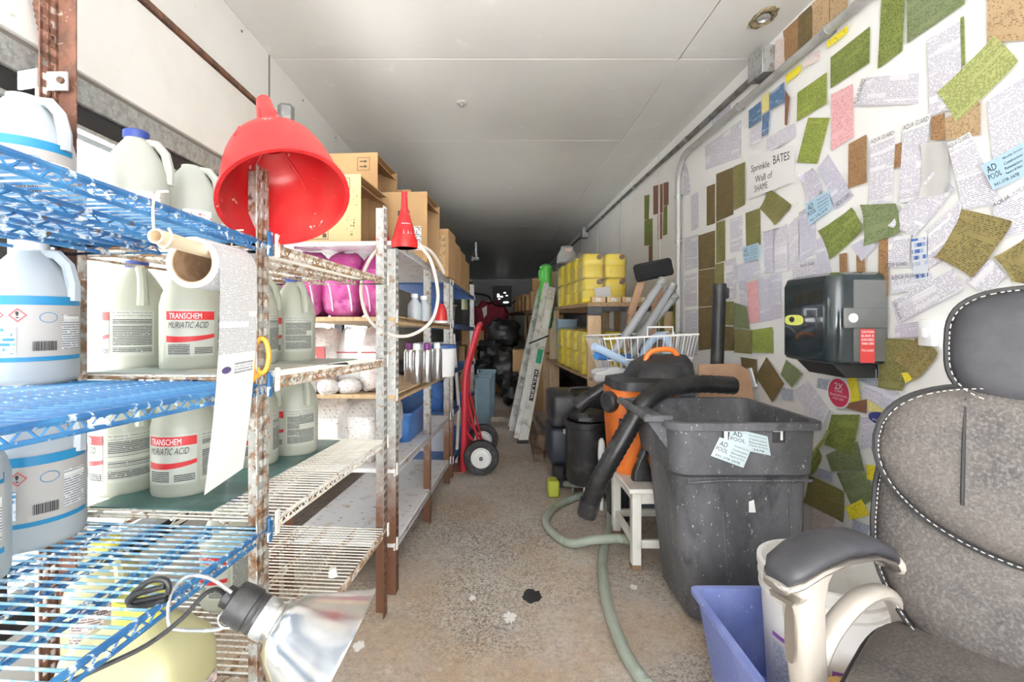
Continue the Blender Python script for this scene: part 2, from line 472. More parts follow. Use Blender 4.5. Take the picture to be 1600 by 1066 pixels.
# steel conduits and boxes on the right wall
def conduit(name, label, pts, r, m, clips):
    t = thing(name, label, 'conduit', pts[0])
    s = MB(); s.tube(pts, r, 10); obj('pipe', s, m, t)
    for (p, ax) in clips:
        s = MB(); s.lathe([(r * 1.22, -0.012), (r * 1.3, 0), (r * 1.22, 0.012)], 12, p, ax); s.span(Vector(p) + Vector((0, -0.012, -0.012)), Vector((XR - 0.001, p[1] + 0.012, p[2] + 0.012))) ; obj('strap', s, m_galv, t)
    return t
cx = XR - 0.030
bend = [(cx, 3.30 + 0.18 * math.sin(a), 2.07 + 0.18 * math.cos(a)) for a in [k * PI / 16 for k in range(9)]]
conduit('bent_conduit', 'light grey conduit bending down the papered wall with a wide elbow', [(cx, -1.9, 2.25), (cx, 1.2, 2.25), (cx, 2.3, 2.25)] + bend + [(cx, 3.48, 1.6), (cx, 3.48, 1.0), (cx, 3.48, 0.5)], 0.019, m_conduit,
        [((cx, 1.92, 2.25), (0, 1, 0)), ((cx, 2.62, 2.25), (0, 1, 0)), ((cx, 3.48, 1.98), (0, 0, 1)), ((cx, 3.48, 1.66), (0, 0, 1))])
cx2 = XR - 0.02
conduit('straight_conduit', 'dark grey conduit running along the ceiling corner', [(cx2, 2.44, 2.345), (cx2, 3.5, 2.35), (cx2, 5, 2.36), (cx2, 7.0, 2.36), (cx2, 9.4, 2.36)], 0.016, mat('dirty grey conduit', (0.26, 0.26, 0.25), 0.5, 0.3, layers=[((0.12, 0.11, 0.10), 9, 0.45, 0.62)]),
        [((cx2, 3.35, 2.35), (0, 1, 0)), ((cx2, 4.6, 2.357), (0, 1, 0)), ((cx2, 6.0, 2.36), (0, 1, 0))])
def jbox(label, c, s):
    t = thing('junction_box', label, 'junction box', c)
    b = MB(); b.box(c, s, None, 0.004); o = obj('box', b, mat('weathered steel', (0.34, 0.35, 0.35), 0.5, 0.5, layers=[((0.22, 0.21, 0.20), 18, 0.45, 0.6), ((0.5, 0.5, 0.5), 30, 0.6, 0.7)]), t)
    b = MB(); b.box((c[0] - s[0] / 2 - 0.003, c[1], c[2]), (0.006, s[1] * 1.02, s[2] * 1.02), None, 0.002); obj('cover', b, m_galv, t)
    for k in (-0.5, 0.5):
        b = MB(); b.lathe([(0.008, 0), (0.008, 0.004)], 10, (c[0] + 0.005, c[1] - s[1] / 2, c[2] + k * s[2] * 0.5), (0, -1, 0)); obj('knockout', b, m_gap, t)
jbox('square steel junction box at the near end of the dark conduit', (XR - 0.035, 2.37, 2.35), (0.07, 0.13, 0.13))
jbox('small dark junction box far along the ceiling conduit', (XR - 0.04, 7.05, 2.35), (0.08, 0.14, 0.16))
# ceiling fittings
t = thing('ceiling_hole', 'rusty round broken fitting in the ceiling by the papered wall', 'ceiling fitting', (1.215, 2.17, ZC - 0.012))
s = MB()
ring = []
for k in range(26):
    a = 2 * PI * k / 26; rr = 0.062 + 0.016 * mnoise.noise(Vector((math.cos(a) * 2, math.sin(a) * 2, 3)))
    ring.append((rr * math.cos(a) * 0.8, rr * math.sin(a) * 1.25))
def rg(f, z): return [(1.215 + x * f, 2.17 + y * f, z) for x, y in ring]
s.loft([rg(1.0, ZC), rg(1.0, ZC - 0.006), rg(0.86, ZC - 0.010), rg(0.55, ZC - 0.004), rg(0.5, ZC)])
obj('rusted_patch', s, mat('mouldy rust', (0.34, 0.28, 0.16), 0.9, layers=[((0.12, 0.09, 0.05), 40, 0.45, 0.6), ((0.5, 0.45, 0.32), 70, 0.55, 0.7)], bump=0.6, bscale=90), t)
s = MB(); s.lathe([(0.030, 0), (0.030, 0.010), (0.022, 0.012), (0.018, 0.002)], 16, (1.215, 2.17, ZC), (0, 0, -1)); obj('pipe_stub', s, m_galv, t)
t = thing('ceiling_disc', 'small round grey fitting on the open white ceiling', 'ceiling fitting', (-0.206, 3.03, ZC - 0.012))
s = MB(); s.lathe([(0.036, 0), (0.036, 0.005), (0.02, 0.010), (0.008, 0.011)], 20, (-0.206, 3.03, ZC), (0, 0, -1)); obj('disc', s, mat('grey plaster disc', (0.5, 0.49, 0.47), 0.7), t)
s = MB(); s.lathe([(0.014, 0), (0.014, 0.016), (0.008, 0.018)], 12, (-0.206, 3.03, ZC - 0.008), (0, 0, -1)); obj('stub', s, m_galv, t)
t = thing('ceiling_light', 'small white lamp holder hanging in the dark end of the ceiling', 'lamp', (-0.34, 8.6, 2.12))
s = MB(); s.tube([(-0.34, 8.6, 2.44), (-0.4, 8.6, 2.3), (-0.5, 8.6, 2.02)], 0.016, 8); obj('rod', s, m_darkmetal, t)
s = MB(); s.box((-0.33, 8.6, 2.16), (0.10, 0.06, 0.06), None, 0.01); s.box((-0.33, 8.6, 2.22), (0.04, 0.05, 0.10), None, 0.01); s.box((-0.40, 8.6, 2.16), (0.05, 0.07, 0.09), None, 0.01); obj('holder', s, mat('white enamel', (0.8, 0.8, 0.8), 0.4), t)
s = MB(); s.span((-0.35, 8.58, 2.25), (-0.32, 8.62, ZC)); obj('stem', s, m_galv, t)

# ================================================================ racks along the left wall
SL, TD = 0.073, 0.46                              # the row of racks stands a little askew; shelf depth
def XFr(d): return -0.4603 + SL * (d - 0.978)     # aisle edge of the row
RA = math.atan2(1.0, SL)
U = Vector((math.cos(RA), math.sin(RA), 0)); V = Vector((-U.y, U.x, 0))
TILT = -0.040                                     # the racks lean: shelves drop a little with depth
m_post = mat('galvanised post', (0.46, 0.47, 0.46), 0.5, 0.45, layers=[((0.60, 0.60, 0.57), 60, 0.5, 0.62), ((0.34, 0.21, 0.12), 34, 0.56, 0.66)], low_rust=((0.20, 0.095, 0.055), 0.05, 0.42), bump=0.2, bscale=120)
m_post_rusty = mat('flaking rusty post', (0.44, 0.44, 0.41), 0.65, 0.3, layers=[((0.27, 0.15, 0.08), 30, 0.44, 0.58), ((0.62, 0.60, 0.54), 70, 0.56, 0.66), ((0.14, 0.08, 0.05), 60, 0.60, 0.68)], bump=0.35, bscale=90)
m_post_brown = mat('fully rusted post', (0.23, 0.105, 0.07), 0.8, 0.1, layers=[((0.14, 0.075, 0.055), 24, 0.45, 0.6), ((0.42, 0.34, 0.29), 70, 0.62, 0.70)], bump=0.35, bscale=120)
m_blue = mat('chipped blue enamel', (0.025, 0.125, 0.31), 0.45, 0, layers=[((0.045, 0.20, 0.42), 12, 0.45, 0.6), ((0.62, 0.70, 0.74), 46, 0.56, 0.62), ((0.13, 0.08, 0.06), 60, 0.60, 0.66)])
m_bluewire = mat('worn blue wire', (0.17, 0.35, 0.50), 0.45, 0, layers=[((0.52, 0.60, 0.64), 26, 0.46, 0.56), ((0.06, 0.22, 0.42), 16, 0.54, 0.64), ((0.35, 0.17, 0.09), 60, 0.63, 0.68)])
m_bluewire2 = mat('blue coated wire', (0.025, 0.125, 0.29), 0.45, 0, layers=[((0.08, 0.24, 0.40), 20, 0.48, 0.62), ((0.60, 0.66, 0.68), 40, 0.60, 0.66), ((0.14, 0.09, 0.07), 34, 0.58, 0.66)])
m_whitewire = mat('rust specked white wire', (0.80, 0.78, 0.72), 0.5, 0, layers=[((0.62, 0.54, 0.42), 30, 0.52, 0.66), ((0.30, 0.17, 0.09), 55, 0.58, 0.66)])
m_rustbar = mat('rusty white bar', (0.70, 0.66, 0.58), 0.6, 0, layers=[((0.36, 0.21, 0.11), 26, 0.44, 0.56), ((0.16, 0.10, 0.07), 80, 0.58, 0.66)])
m_clip = mat('white shelf clip', (0.78, 0.76, 0.70), 0.5, layers=[((0.5, 0.36, 0.24), 40, 0.6, 0.68)])
m_pine = mat('raw pine board', (0.56, 0.40, 0.23), 0.7, layers=[((0.44, 0.29, 0.15), 9, 0.45, 0.65)], stretch=(1, 6, 6))
m_board = mat('dirty white board', (0.66, 0.66, 0.68), 0.5, layers=[((0.50, 0.48, 0.46), 7, 0.5, 0.68), ((0.40, 0.24, 0.13), 16, 0.62, 0.72)])

def slot_post(mb, x, y, h, z0=0.0, w=0.040, t=0.003, dx=1, dy=1):
    """slotted angle: a plain flange across the rack and a slotted one along the aisle"""
    mb.span((x, y, z0), (x + dx * t, y + dy * w * 1.05, h))
    for k in (0.0, 0.43, 0.86):
        mb.span((x + dx * (t + w * k * 0.95), y, z0), (x + dx * (t + w * k * 0.95 + w * 0.15), y + dy * t, h))
    z = z0 + 0.006
    while z < h - 0.01:
        mb.span((x + dx * t, y, z), (x + dx * w, y + dy * t, min(z + 0.0145, h)))
        z += 0.029
_wire = {}
def wire_mesh(length, m, r=0.0023):
    key = (round(length, 3), m.name)
    if key not in _wire:
        mb = MB(); mb.tube([(0, 0, 0), (0, length, 0)], r, 5)
        o = obj('wire', mb, m, None, w=False); _wire[key] = o.data
        COL.objects.unlink(o); bpy.data.objects.remove(o)
    return _wire[key]
def rack(name, label, d0, d1, shelves, posts, depth=TD, group=None):
    """posts: (x, y, height, material) in the rack's frame; shelves: (z, kind, bar material, wire material, drop)"""
    t = thing(name, label, 'shelf rack', (XFr(d0), d0, 0), RA, group)
    L = (d1 - d0) / U.y
    for (x, y, h, m) in posts:
        mb = MB(); slot_post(mb, x, y, h, dx=1 if x < L / 2 else -1, dy=1 if y < depth / 2 else -1)
        # the slotted flange lies in the aisle plane, the plain one across it
        obj('post', mb, m, t, w=False)
    for sh in shelves:
        z, kind, mbar, mwire = sh[:4]
        x0 = sh[4] if len(sh) > 4 else 0.0
        mb = MB()
        if kind == 'wire':
            c = [(x0 + 0.006, 0.004, 0), (L - 0.006, 0.004, 0), (L - 0.006, depth - 0.004, 0), (x0 + 0.006, depth - 0.004, 0)]
            mb.tube(c, 0.0052, 6, closed=True); mb.tube([(p[0], p[1], -0.017) for p in c], 0.0035, 6, closed=True)
            n = int((L - x0) / 0.03)
            for k in range(n):
                xa = x0 + (L - x0) * k / n; xb = x0 + (L - x0) * (k + 0.5) / n
                mb.tube([(xa, 0.004, -0.016), (xb, 0.004, 0), (x0 + (L - x0) * (k + 1) / n, 0.004, -0.016)], 0.002, 4, caps=False)
            for yy in (0.12, 0.23, 0.34):
                for zz in (-0.003, -0.018):
                    mb.tube([(x0 + 0.006, yy, zz), (L - 0.006, yy, zz)], 0.0042, 5)
                m2 = int((L - x0) / 0.05)
                for k in range(m2):
                    xa = x0 + (L - x0) * k / m2; xb = x0 + (L - x0) * (k + 1) / m2
                    mb.tube([(xa, yy, -0.018), ((xa + xb) / 2, yy, -0.003), (xb, yy, -0.018)], 0.002, 4, caps=False)
        else:
            mb.span((x0, 0.0, -0.018), (L, depth - 0.004, 0.0), 0.002)
            mb.span((x0, 0.0, -0.030), (L, 0.012, 0.004), 0.002)
        o = obj('shelf', mb, mbar, t, w=False)
        o.location = (0, 0, z); o.rotation_euler = (0, -TILT * (1 if len(sh) < 6 else sh[5]), 0)
        if kind == 'wire':
            wd = wire_mesh(depth - 0.01, mwire)
            nw = int((L - x0) / 0.0205)
            for k in range(nw):
                wo = bpy.data.objects.new('wire', wd); COL.objects.link(wo); wo.parent = o
                wo.location = (x0 + 0.012 + (L - x0 - 0.024) * k / (nw - 1), 0.005, 0.003)
        for xx in (x0 + 0.004, L - 0.004):
            cb = MB(); cb.box((xx, -0.005, 0.0), (0.016, 0.006, 0.05), None, 0.002)
            cl = obj('clip', cb, m_blue if mbar is m_blue else m_clip, o, w=False)
    return t
def sz(z, d0, d, k=1.0): return z + TILT * k * (d - d0)

D1, D2, D3, D4 = 0.978, 1.79, 1.905, 3.198
ZB = (1.287, 1.002, 0.708)                          # blue shelves at the near end (0.07)
L1 = (D1 - 0.07) / U.y; L2 = (D2 - 0.998) / U.y; L3 = (D4 - D3) / U.y; L4 = 1.3
rack('blue_wire_rack', 'wire rack of chipped blue shelves holding the acid jugs, beside the window', 0.07, D1,
     [(ZB[0], 'wire', m_blue, m_bluewire2), (ZB[1], 'wire', m_blue, m_bluewire2), (ZB[2], 'wire', m_blue, m_bluewire)] + [(0.16, 'wire', m_blue, m_bluewire)],
     [(L1, 0, 1.40, m_post_rusty), (L1, TD, 2.12, m_post_brown), (0, TD, 1.9, m_post_brown)])
ZW = (1.25, 0.972, 0.675, 0.345)
rack('white_wire_rack', 'rusting white wire rack standing between the big red funnel and the small one', 0.998, D2,
     [(ZW[0], 'wire', m_rustbar, m_whitewire, 0, 0.2), (ZW[1], 'wire', m_rustbar, m_whitewire), (ZW[2], 'wire', m_whitewire, m_whitewire), (ZW[3], 'wire', m_rustbar, m_whitewire)],
     [(L2, 0, 1.51, m_post), (L2, TD, 1.5, m_post), (0, TD, 1.4, m_post_rusty)])
ZU = (1.407, 1.105, 0.795, 0.50, 0.205)
m_paint = mat('scuffed white shelf', (0.66, 0.65, 0.66), 0.5, layers=[((0.5, 0.42, 0.34), 9, 0.55, 0.68), ((0.24, 0.16, 0.11), 30, 0.60, 0.68)], bump=0.2, bscale=50)
rack('board_rack', 'grey post rack with dirty white board shelves under the cardboard boxes', D3, D4,
     [(ZU[0], 'board', m_paint, None), (ZU[1], 'board', m_pine, None), (ZU[2], 'board', m_pine, None), (ZU[3], 'board', m_paint, None), (ZU[4], 'board', m_paint, None)],
     [(0, 0, 1.375, m_post), (L3, 0, 1.40, m_post), (0, TD, 1.40, m_post), (L3, TD, 1.4, m_post), (L3 * 0.53, 0, 1.38, m_post)])
D5 = 3.30
m_blueboard = mat('deep blue shelf board', (0.045, 0.13, 0.36), 0.5, layers=[((0.03, 0.09, 0.26), 8, 0.45, 0.65), ((0.5, 0.55, 0.6), 30, 0.64, 0.70)])
ZT = (1.35, 1.06, 0.74, 0.45, 0.12)
rack('blue_board_rack', 'far rack with deep blue board shelves behind the red hand truck', D5, D5 + 1.3,
     [(z, 'board', m_blueboard, None) for z in ZT],
     [(0, 0, 1.42, m_post), (L4, 0, 1.42, m_post), (0, TD, 1.42, m_post), (L4, TD, 1.42, m_post)])

# ================================================================ jugs
m_hdpe = milky_mat('cloudy polythene', (0.52, 0.54, 0.49), 0.12, 0.02)
m_acid = milky_mat('cloudy polythene with pale liquid', (0.46, 0.48, 0.40), 0.12, 0.02)
m_chlor = milky_mat('cloudy polythene with yellow liquid', (0.56, 0.53, 0.30), 0.15, 0.02)
m_whitejug = mat('white polythene', (0.43, 0.48, 0.52), 0.35)
m_capblue = mat('dark blue cap', (0.03, 0.06, 0.28), 0.4)
m_capwhite = mat('white ribbed cap', (0.84, 0.85, 0.86), 0.4)
m_capyellow = mat('yellow cap', (0.80, 0.72, 0.10), 0.4)
m_stripeb = mat('blue label stripe', (0.02, 0.25, 0.50), 0.45)
m_striper = mat('red label stripe', (0.60, 0.025, 0.03), 0.45)
m_labelw = mat('white label paper', (0.47, 0.46, 0.445), 0.5)
m_ink = mat('black ink', (0.03, 0.03, 0.035), 0.6)
m_inkw = mat('white ink', (0.88, 0.88, 0.88), 0.6)
m_inkblue = mat('blue ink', (0.04, 0.22, 0.45), 0.6)
m_diam = mat('red hazard outline', (0.62, 0.10, 0.10), 0.6)
m_small = print_mat('small label type', (0.80, 0.81, 0.80), (0.28, 0.30, 0.34), 0.0046, 0.006, 0.62)
m_smalldk = print_mat('dense label type', (0.50, 0.52, 0.46), (0.06, 0.07, 0.07), 0.0042, 0.005, 0.66)
m_pinklab = print_mat('grey pink label type', (0.62, 0.52, 0.48), (0.16, 0.12, 0.12), 0.005, 0.008, 0.55)

JUG = [(0.88, 0.0), (0.97, 0.018), (1.0, 0.05), (1.0, 0.575), (0.98, 0.60), (0.93, 0.66), (0.78, 0.755), (0.58, 0.845), (0.40, 0.905), (0.335, 0.925), (0.335, 0.945)]
def jug(px, d, z, label, style='red', h=0.275, r=0.071, turn=0.0, cap='blue', group=None, x=None, facing=None, words=('TRANSCHEM', 'MURIATIC ACID')):
    X = (px - CX) / F * d if x is None else x
    t = thing('chemical_jug', label, 'jug', (X, d, z), 0, group)
    fa = math.atan2(-d, -X) + turn if facing is None else facing        # side turned to the camera end
    body = m_whitejug if style == 'blue' else {'red': m_acid, 'clear': m_hdpe, 'yellow': m_chlor}[style]
    b = MB(); b.lathe([(r * a, h * zz) for a, zz in JUG], 32)
    jb = obj('body', b, body, t, w=False)
    ha = fa + R(72)
    hd = Vector((math.cos(ha), math.sin(ha), 0))
    hp = [hd * (r * 0.30) + Vector((0, 0, h * 0.915)), hd * (r * 0.62) + Vector((0, 0, h * 0.905)), hd * (r * 0.86) + Vector((0, 0, h * 0.83)), hd * (r * 0.97) + Vector((0, 0, h * 0.70)), hd * (r * 0.95) + Vector((0, 0, h * 0.58))]
    b = MB(); b.tube(hp, [0.010, 0.011, 0.011, 0.012, 0.014], 8); obj('handle', b, body, t, w=False)
    if cap:
        cm = {'blue': m_capblue, 'white': m_capwhite, 'yellow': m_capyellow}[cap]
        b = MB(); n = 40
        rings = [[(rr * (1 + (0.03 if k % 2 else 0)) * math.cos(2 * PI * k / n), rr * (1 + (0.03 if k % 2 else 0)) * math.sin(2 * PI * k / n), zz) for k in range(n)] for rr, zz in ((r * 0.37, h * 0.935), (r * 0.375, h * 0.99), (r * 0.34, h * 1.0))]
        b.loft(rings); obj('cap', b, cm, t, w=False)
    def surf(rad):
        def fn(u, v): return Vector((rad * math.cos(fa + u / rad), rad * math.sin(fa + u / rad), v))
        return fn
    def patch(name, u0, u1, v0, v1, m, off, parent, uv=False):
        q = MB(); f = surf(r + off)
        q.grid(lambda a, c: f(u0 + (u1 - u0) * a, v0 + (v1 - v0) * c), max(2, int(abs(u1 - u0) / 0.012)), 2, (lambda a, c: (u0 + (u1 - u0) * a + px * 0.01, v0 + (v1 - v0) * c)) if uv else None)
        return obj(name, q, m, parent, w=False)
    def word(s, u0, u1, v0, v1, m, parent, off=0.0022, slant=0.0):
        q = MB(); lettering(q, s, surf(r + off), u1 - u0, v1 - v0, u0, v0, slant); return obj('lettering', q, m, parent, w=False)
    if style == 'blue':
        lab = patch('label', -0.115, 0.115, 0.17 * h, 0.60 * h, m_labelw, 0.0006, t)
        patch('stripe', -0.115, 0.115, 0.545 * h, 0.605 * h, m_stripeb, 0.0012, lab); patch('stripe', -0.115, 0.115, 0.165 * h, 0.195 * h, m_stripeb, 0.0012, lab)
        for uc in (-0.030, 0.002):
            q = MB(); f = surf(r + 0.0016); a = 0.013; c = 0.475 * h
            o4 = [(0, 1), (1, 0), (0, -1), (-1, 0)]
            q.add([f(uc + x * a, c + y * a) for x, y in o4] + [f(uc + x * a * 0.8, c + y * a * 0.8) for x, y in o4], [(k, (k + 1) % 4, 4 + (k + 1) % 4, 4 + k) for k in range(4)])
            obj('hazard_diamond', q, m_diam, lab, w=False)
        word('!', -0.001, 0.004, 0.455 * h, 0.50 * h, m_ink, lab)
        q = MB(); f = surf(r + 0.0016); n = 20
        o4 = [(math.cos(2 * PI * k / n), math.sin(2 * PI * k / n)) for k in range(n)]
        q.add([f(0.045 + x * 0.014, 0.46 * h + y * 0.010) for x, y in o4] + [f(0.045 + x * 0.0128, 0.46 * h + y * 0.0088) for x, y in o4], [(k, (k + 1) % n, n + (k + 1) % n, n + k) for k in range(n)])
        obj('oval_mark', q, m_inkblue, lab, w=False)
        patch('print', 0.066, 0.110, 0.24 * h, 0.48 * h, m_small, 0.0014, lab, True)
        patch('print', -0.035, 0.000, 0.22 * h, 0.40 * h, print_mat('blue label type', (0.72, 0.78, 0.84), (0.05, 0.25, 0.5), 0.009, 0.010, 0.5), 0.0014, lab, True)
        q = MB(); f = surf(r + 0.0016); u = 0.022
        rr = random.Random(3)
        while u < 0.058:
            wv = rr.choice((0.0007, 0.0012, 0.0018)); q.add([f(u, 0.235 * h), f(u + wv, 0.235 * h), f(u + wv, 0.30 * h), f(u, 0.30 * h)], [(0, 1, 2, 3)]); u += wv + rr.choice((0.0008, 0.0012))
        obj('barcode', q, m_ink, lab, w=False)
    elif style == 'red':
        lab = patch('label', -0.10, 0.012, 0.13 * h, 0.535 * h, mat('clear label film', (0.50, 0.52, 0.46), 0.35), 0.0006, t)
        patch('stripe', -0.10, 0.012, 0.445 * h, 0.52 * h, m_striper, 0.0012, lab)
        q = MB(); f = surf(r + 0.0012)
        q.grid(lambda a, c: f(-0.10 + 0.112 * a, (0.255 + 0.055 * a * a - 0.02 * a + 0.035 * c + 0.02 * (1 - a) * c) * h), 10, 1); obj('stripe', q, m_striper, lab, w=False)
        word(words[0], -0.092, -0.020, 0.455 * h, 0.505 * h, m_inkw, lab); word(words[1], -0.095, -0.006, 0.375 * h, 0.43 * h, m_ink, lab, slant=0.2)
        patch('print', -0.095, -0.045, 0.145 * h, 0.24 * h, m_smalldk, 0.0014, lab, True); patch('print', -0.035, 0.008, 0.15 * h, 0.21 * h, m_smalldk, 0.0014, lab, True)
        bk = patch('back_label', 0.020, 0.115, 0.13 * h, 0.535 * h, mat('clear label film', (0.50, 0.52, 0.46), 0.35), 0.0006, t)
        patch('print', 0.024, 0.111, 0.16 * h, 0.47 * h, m_smalldk, 0.0014, bk, True)
        word('After tightening cap - Transport in rear seat', 0.024, 0.112, 0.505 * h, 0.525 * h, m_ink, bk); word('or pickup bed, stand or cardboard box', 0.024, 0.112, 0.478 * h, 0.498 * h, m_ink, bk)
    elif style == 'yellow':
        bk = patch('label', 0.0, 0.075, 0.10 * h, 0.62 * h, m_pinklab, 0.0008, t, True)
        word('CHLOR', 0.022, 0.068, 0.555 * h, 0.60 * h, m_ink, bk, slant=0.3)
    else:
        patch('print', -0.02, 0.05, 0.30 * h, 0.48 * h, print_mat('faded red type', (0.82, 0.83, 0.78), (0.55, 0.16, 0.16), 0.008, 0.012, 0.45), 0.001, t, True)
    return t
zb = lambda i, d: ZB[i] + TILT * (d - 0.07) + 0.006
zw = lambda i, d: ZW[i] + TILT * (0.2 if i == 0 else 1) * (d - 0.998) + 0.006
# top shelf
jug(38, 0.93, zb(0, 0.93), 'uncapped white jug on the top blue shelf beside the rusted post', 'blue', cap=None, r=0.078, h=0.285, facing=R(-70))
jug(213, 1.17, zw(0, 1.17), 'cloudy jug with blue cap on the top shelf, next to the uncapped cloudy jug', 'clear', h=0.30)
jug(299, 1.34, zw(0, 1.34), 'uncapped cloudy jug on the top shelf between two blue-capped ones', 'clear', cap=None, h=0.285)
jug(347, 1.55, zw(0, 1.55), 'half hidden blue-capped jug on the top shelf against the red funnel', 'clear', h=0.29, r=0.066)
# middle shelf
jug(47, 0.945, zb(1, 0.945), 'opaque white jug with blue striped hazard label and white cap on the middle blue shelf', 'blue', cap='white', turn=R(-14), h=0.278, r=0.075)
m_lin = mat('dirty shelf liner', (0.62, 0.58, 0.50), 0.7, layers=[((0.45, 0.36, 0.26), 10, 0.5, 0.65)])
jug(214, 1.28, zw(1, 1.28), 'blue-capped acid jug showing its dense back label on the middle shelf', 'red', turn=R(-62), h=0.285)
jug(300, 1.24, zw(1, 1.24), 'acid jug with a red striped front label behind the hanging paper roll', 'red', turn=R(32), h=0.285, cap='white')
jug(459, 1.62, zw(1, 1.62), 'acid jug with a blue cap standing next to the magenta bags', 'red', turn=R(-40), h=0.285, r=0.069)
jug(395, 1.47, zw(1, 1.47), 'acid jug hidden behind the rusty post on the middle shelf', 'red', turn=R(20), h=0.285)
# lower shelf
jug(52, 0.915, zb(2, 0.915), 'opaque white jug with blue striped label on the lower blue shelf', 'blue', cap='white', turn=R(-16), h=0.285, r=0.079)
jug(-90, 0.73, zb(2, 0.73), 'opaque white jug cut by the picture edge on the lower blue shelf', 'blue', cap='white', turn=R(-30), h=0.285, r=0.075)
jug(196, 1.20, zw(2, 1.20), 'acid jug turned to its back label on the white shelf above the green mat', 'red', turn=R(-46), h=0.285, cap='blue')
jug(289, 1.19, zw(2, 1.19), 'acid jug with red stripes standing half behind the end of the paper roll', 'red', turn=R(10), h=0.285)
jug(395, 1.44, zw(2, 1.44), 'acid jug with red stripes standing on the green mat behind the rusty post', 'red', turn=R(28), h=0.285)
jug(462, 1.58, zw(2, 1.58), 'acid jug with plain shoulder standing on the green mat beside the paper sacks', 'red', turn=R(-40), h=0.285, r=0.069)
# bottom row
jug(40, 0.84, 0.135, 'opaque white jug with hazard diamonds on the bottom shelf', 'blue', cap='white', turn=R(-10), h=0.285, r=0.08)
jug(165, 1.02, zw(3, 1.05), 'yellow tinted jug with yellow cap behind the large chlorine carboy', 'yellow', turn=R(-50), h=0.285, r=0.072, cap='yellow')
t = thing('chlorine_carboy', 'large square carboy of yellow chlorine under the lowest blue shelf', 'carboy', (-0.585, 0.79, 0.135), R(-4))
def rsq(a, c, z, p=0.34, n=32):
    def s_(x): return math.copysign(abs(x) ** p, x)
    return [(a * s_(math.cos(2 * PI * k / n)), c * s_(math.sin(2 * PI * k / n)), z) for k in range(n)]
b = MB(); b.loft([rsq(0.090, 0.060, 0), rsq(0.098, 0.068, 0.012), rsq(0.10, 0.07, 0.03), rsq(0.10, 0.07, 0.40), rsq(0.094, 0.064, 0.43), rsq(0.07, 0.05, 0.455, 0.5), rsq(0.034, 0.034, 0.475, 0.9), rsq(0.03, 0.03, 0.49, 1)])
obj('body', b, m_chlor, t, w=False)
b = MB(); b.lathe([(0.036, 0.478), (0.036, 0.508), (0.032, 0.512)], 24); obj('cap', b, m_capyellow, t, w=False)
b = MB(); b.grid(lambda u, v: (0.1008, -0.052 + 0.10 * u, 0.06 + 0.30 * v), 2, 2, lambda u, v: (u * 0.10, v * 0.30)); lb = obj('label', b, m_pinklab, t, w=False)
b = MB(); lettering(b, 'CHLOR', lambda u, v: (0.1014, u, v), 0.055, 0.016, -0.012, 0.325, 0.3); obj('lettering', b, m_ink, lb, w=False)
jug(360, 1.30, zw(3, 1.30), 'acid jug with red label standing low behind the rusty post', 'red', turn=R(-15), h=0.285)
# liners and mats on the white rack
def slab(name, label, cat, d0, d1, t0, t1, z, th, m, k=1.0, dref=0.998):
    mb = MB()
    pts = []
    for (d, t) in ((d0, t0), (d1, t0), (d1, t1), (d0, t1)):
        pts.append(Vector((XFr(d) - t, d + SL * t, z + TILT * k * (d - dref))))
    mb.prism(pts, (0, 0, th)); return tag(obj(name, mb, m), label, cat)
m_green = mat('dark green mat', (0.045, 0.13, 0.12), 0.3, layers=[((0.10, 0.22, 0.21), 9, 0.5, 0.64), ((0.4, 0.5, 0.5), 30, 0.68, 0.73)])
slab('shelf_mat', 'dark green plastic mat on the white shelf under the acid jugs', 'mat', 1.03, 1.74, 0.16, 0.44, ZW[2] + 0.006, 0.003, m_green)
slab('shelf_liner', 'stained pale liner on the middle shelf under the acid jugs', 'mat', 1.03, 1.76, 0.10, 0.46, ZW[1] + 0.006, 0.003, mat('grey green liner', (0.30, 0.35, 0.33), 0.5, layers=[((0.5, 0.46, 0.38), 7, 0.5, 0.62)]))

# ================================================================ things on and around the racks
m_red = mat('red polythene funnel', (0.56, 0.018, 0.022), 0.35, layers=[((0.62, 0.06, 0.05), 6, 0.45, 0.7), ((0.75, 0.5, 0.46), 42, 0.66, 0.72)])
def funnel_solid(mb, prof, S, axis, n=40, th=0.003, sx=1.0, sy=1.0):
    out = [(r, z) for r, z in prof]; inn = [(max(r - th, 0.002), z) for r, z in reversed(prof)]
    lip = [(prof[-1][0] + 0.005, prof[-1][1] - 0.004), (prof[-1][0] + 0.005, prof[-1][1] + 0.002)]
    M3 = frame_to(axis); S = Vector(S)
    rings = [[S + M3 @ Vector((r * sx * math.cos(2 * PI * k / n), r * sy * math.sin(2 * PI * k / n), z)) for k in range(n)] for r, z in out + lip + inn]
    mb.loft(rings, closed=True, caps=False)
S = P(412, 158, 1.04); Mo = P(446, 314, 0.915); ax = Mo - S; LL = ax.length
f = MB(); k = LL / 0.25
prof = [(0.015, 0), (0.021, 0.05 * k), (0.032, 0.112 * k), (0.044, 0.119 * k), (0.070, 0.128 * k), (0.086, 0.143 * k), (0.096, 0.166 * k), (0.106, 0.205 * k), (0.114, LL)]
funnel_solid(f, prof, S, ax, sx=1.0, sy=1.06)
t = thing('large_funnel', 'large bright red funnel upturned over the top of the rusty post', 'funnel', (Mo.x, Mo.y, Mo.z - 0.08))
obj('cone', f, m_red, t)
an = ax.normalized(); M3 = frame_to(an)
q = MB()
for a in (0.9, 2.6, 4.3, 5.6):
    dv = M3 @ Vector((math.cos(a), math.sin(a), 0))
    q.tube([S + an * (0.04 * k) + dv * 0.020, S + an * (0.112 * k) + dv * 0.033, S + an * (0.14 * k) + dv * 0.084, S + an * (0.17 * k) + dv * 0.097], 0.0035, 6)
obj('ribs', q, m_red, t)
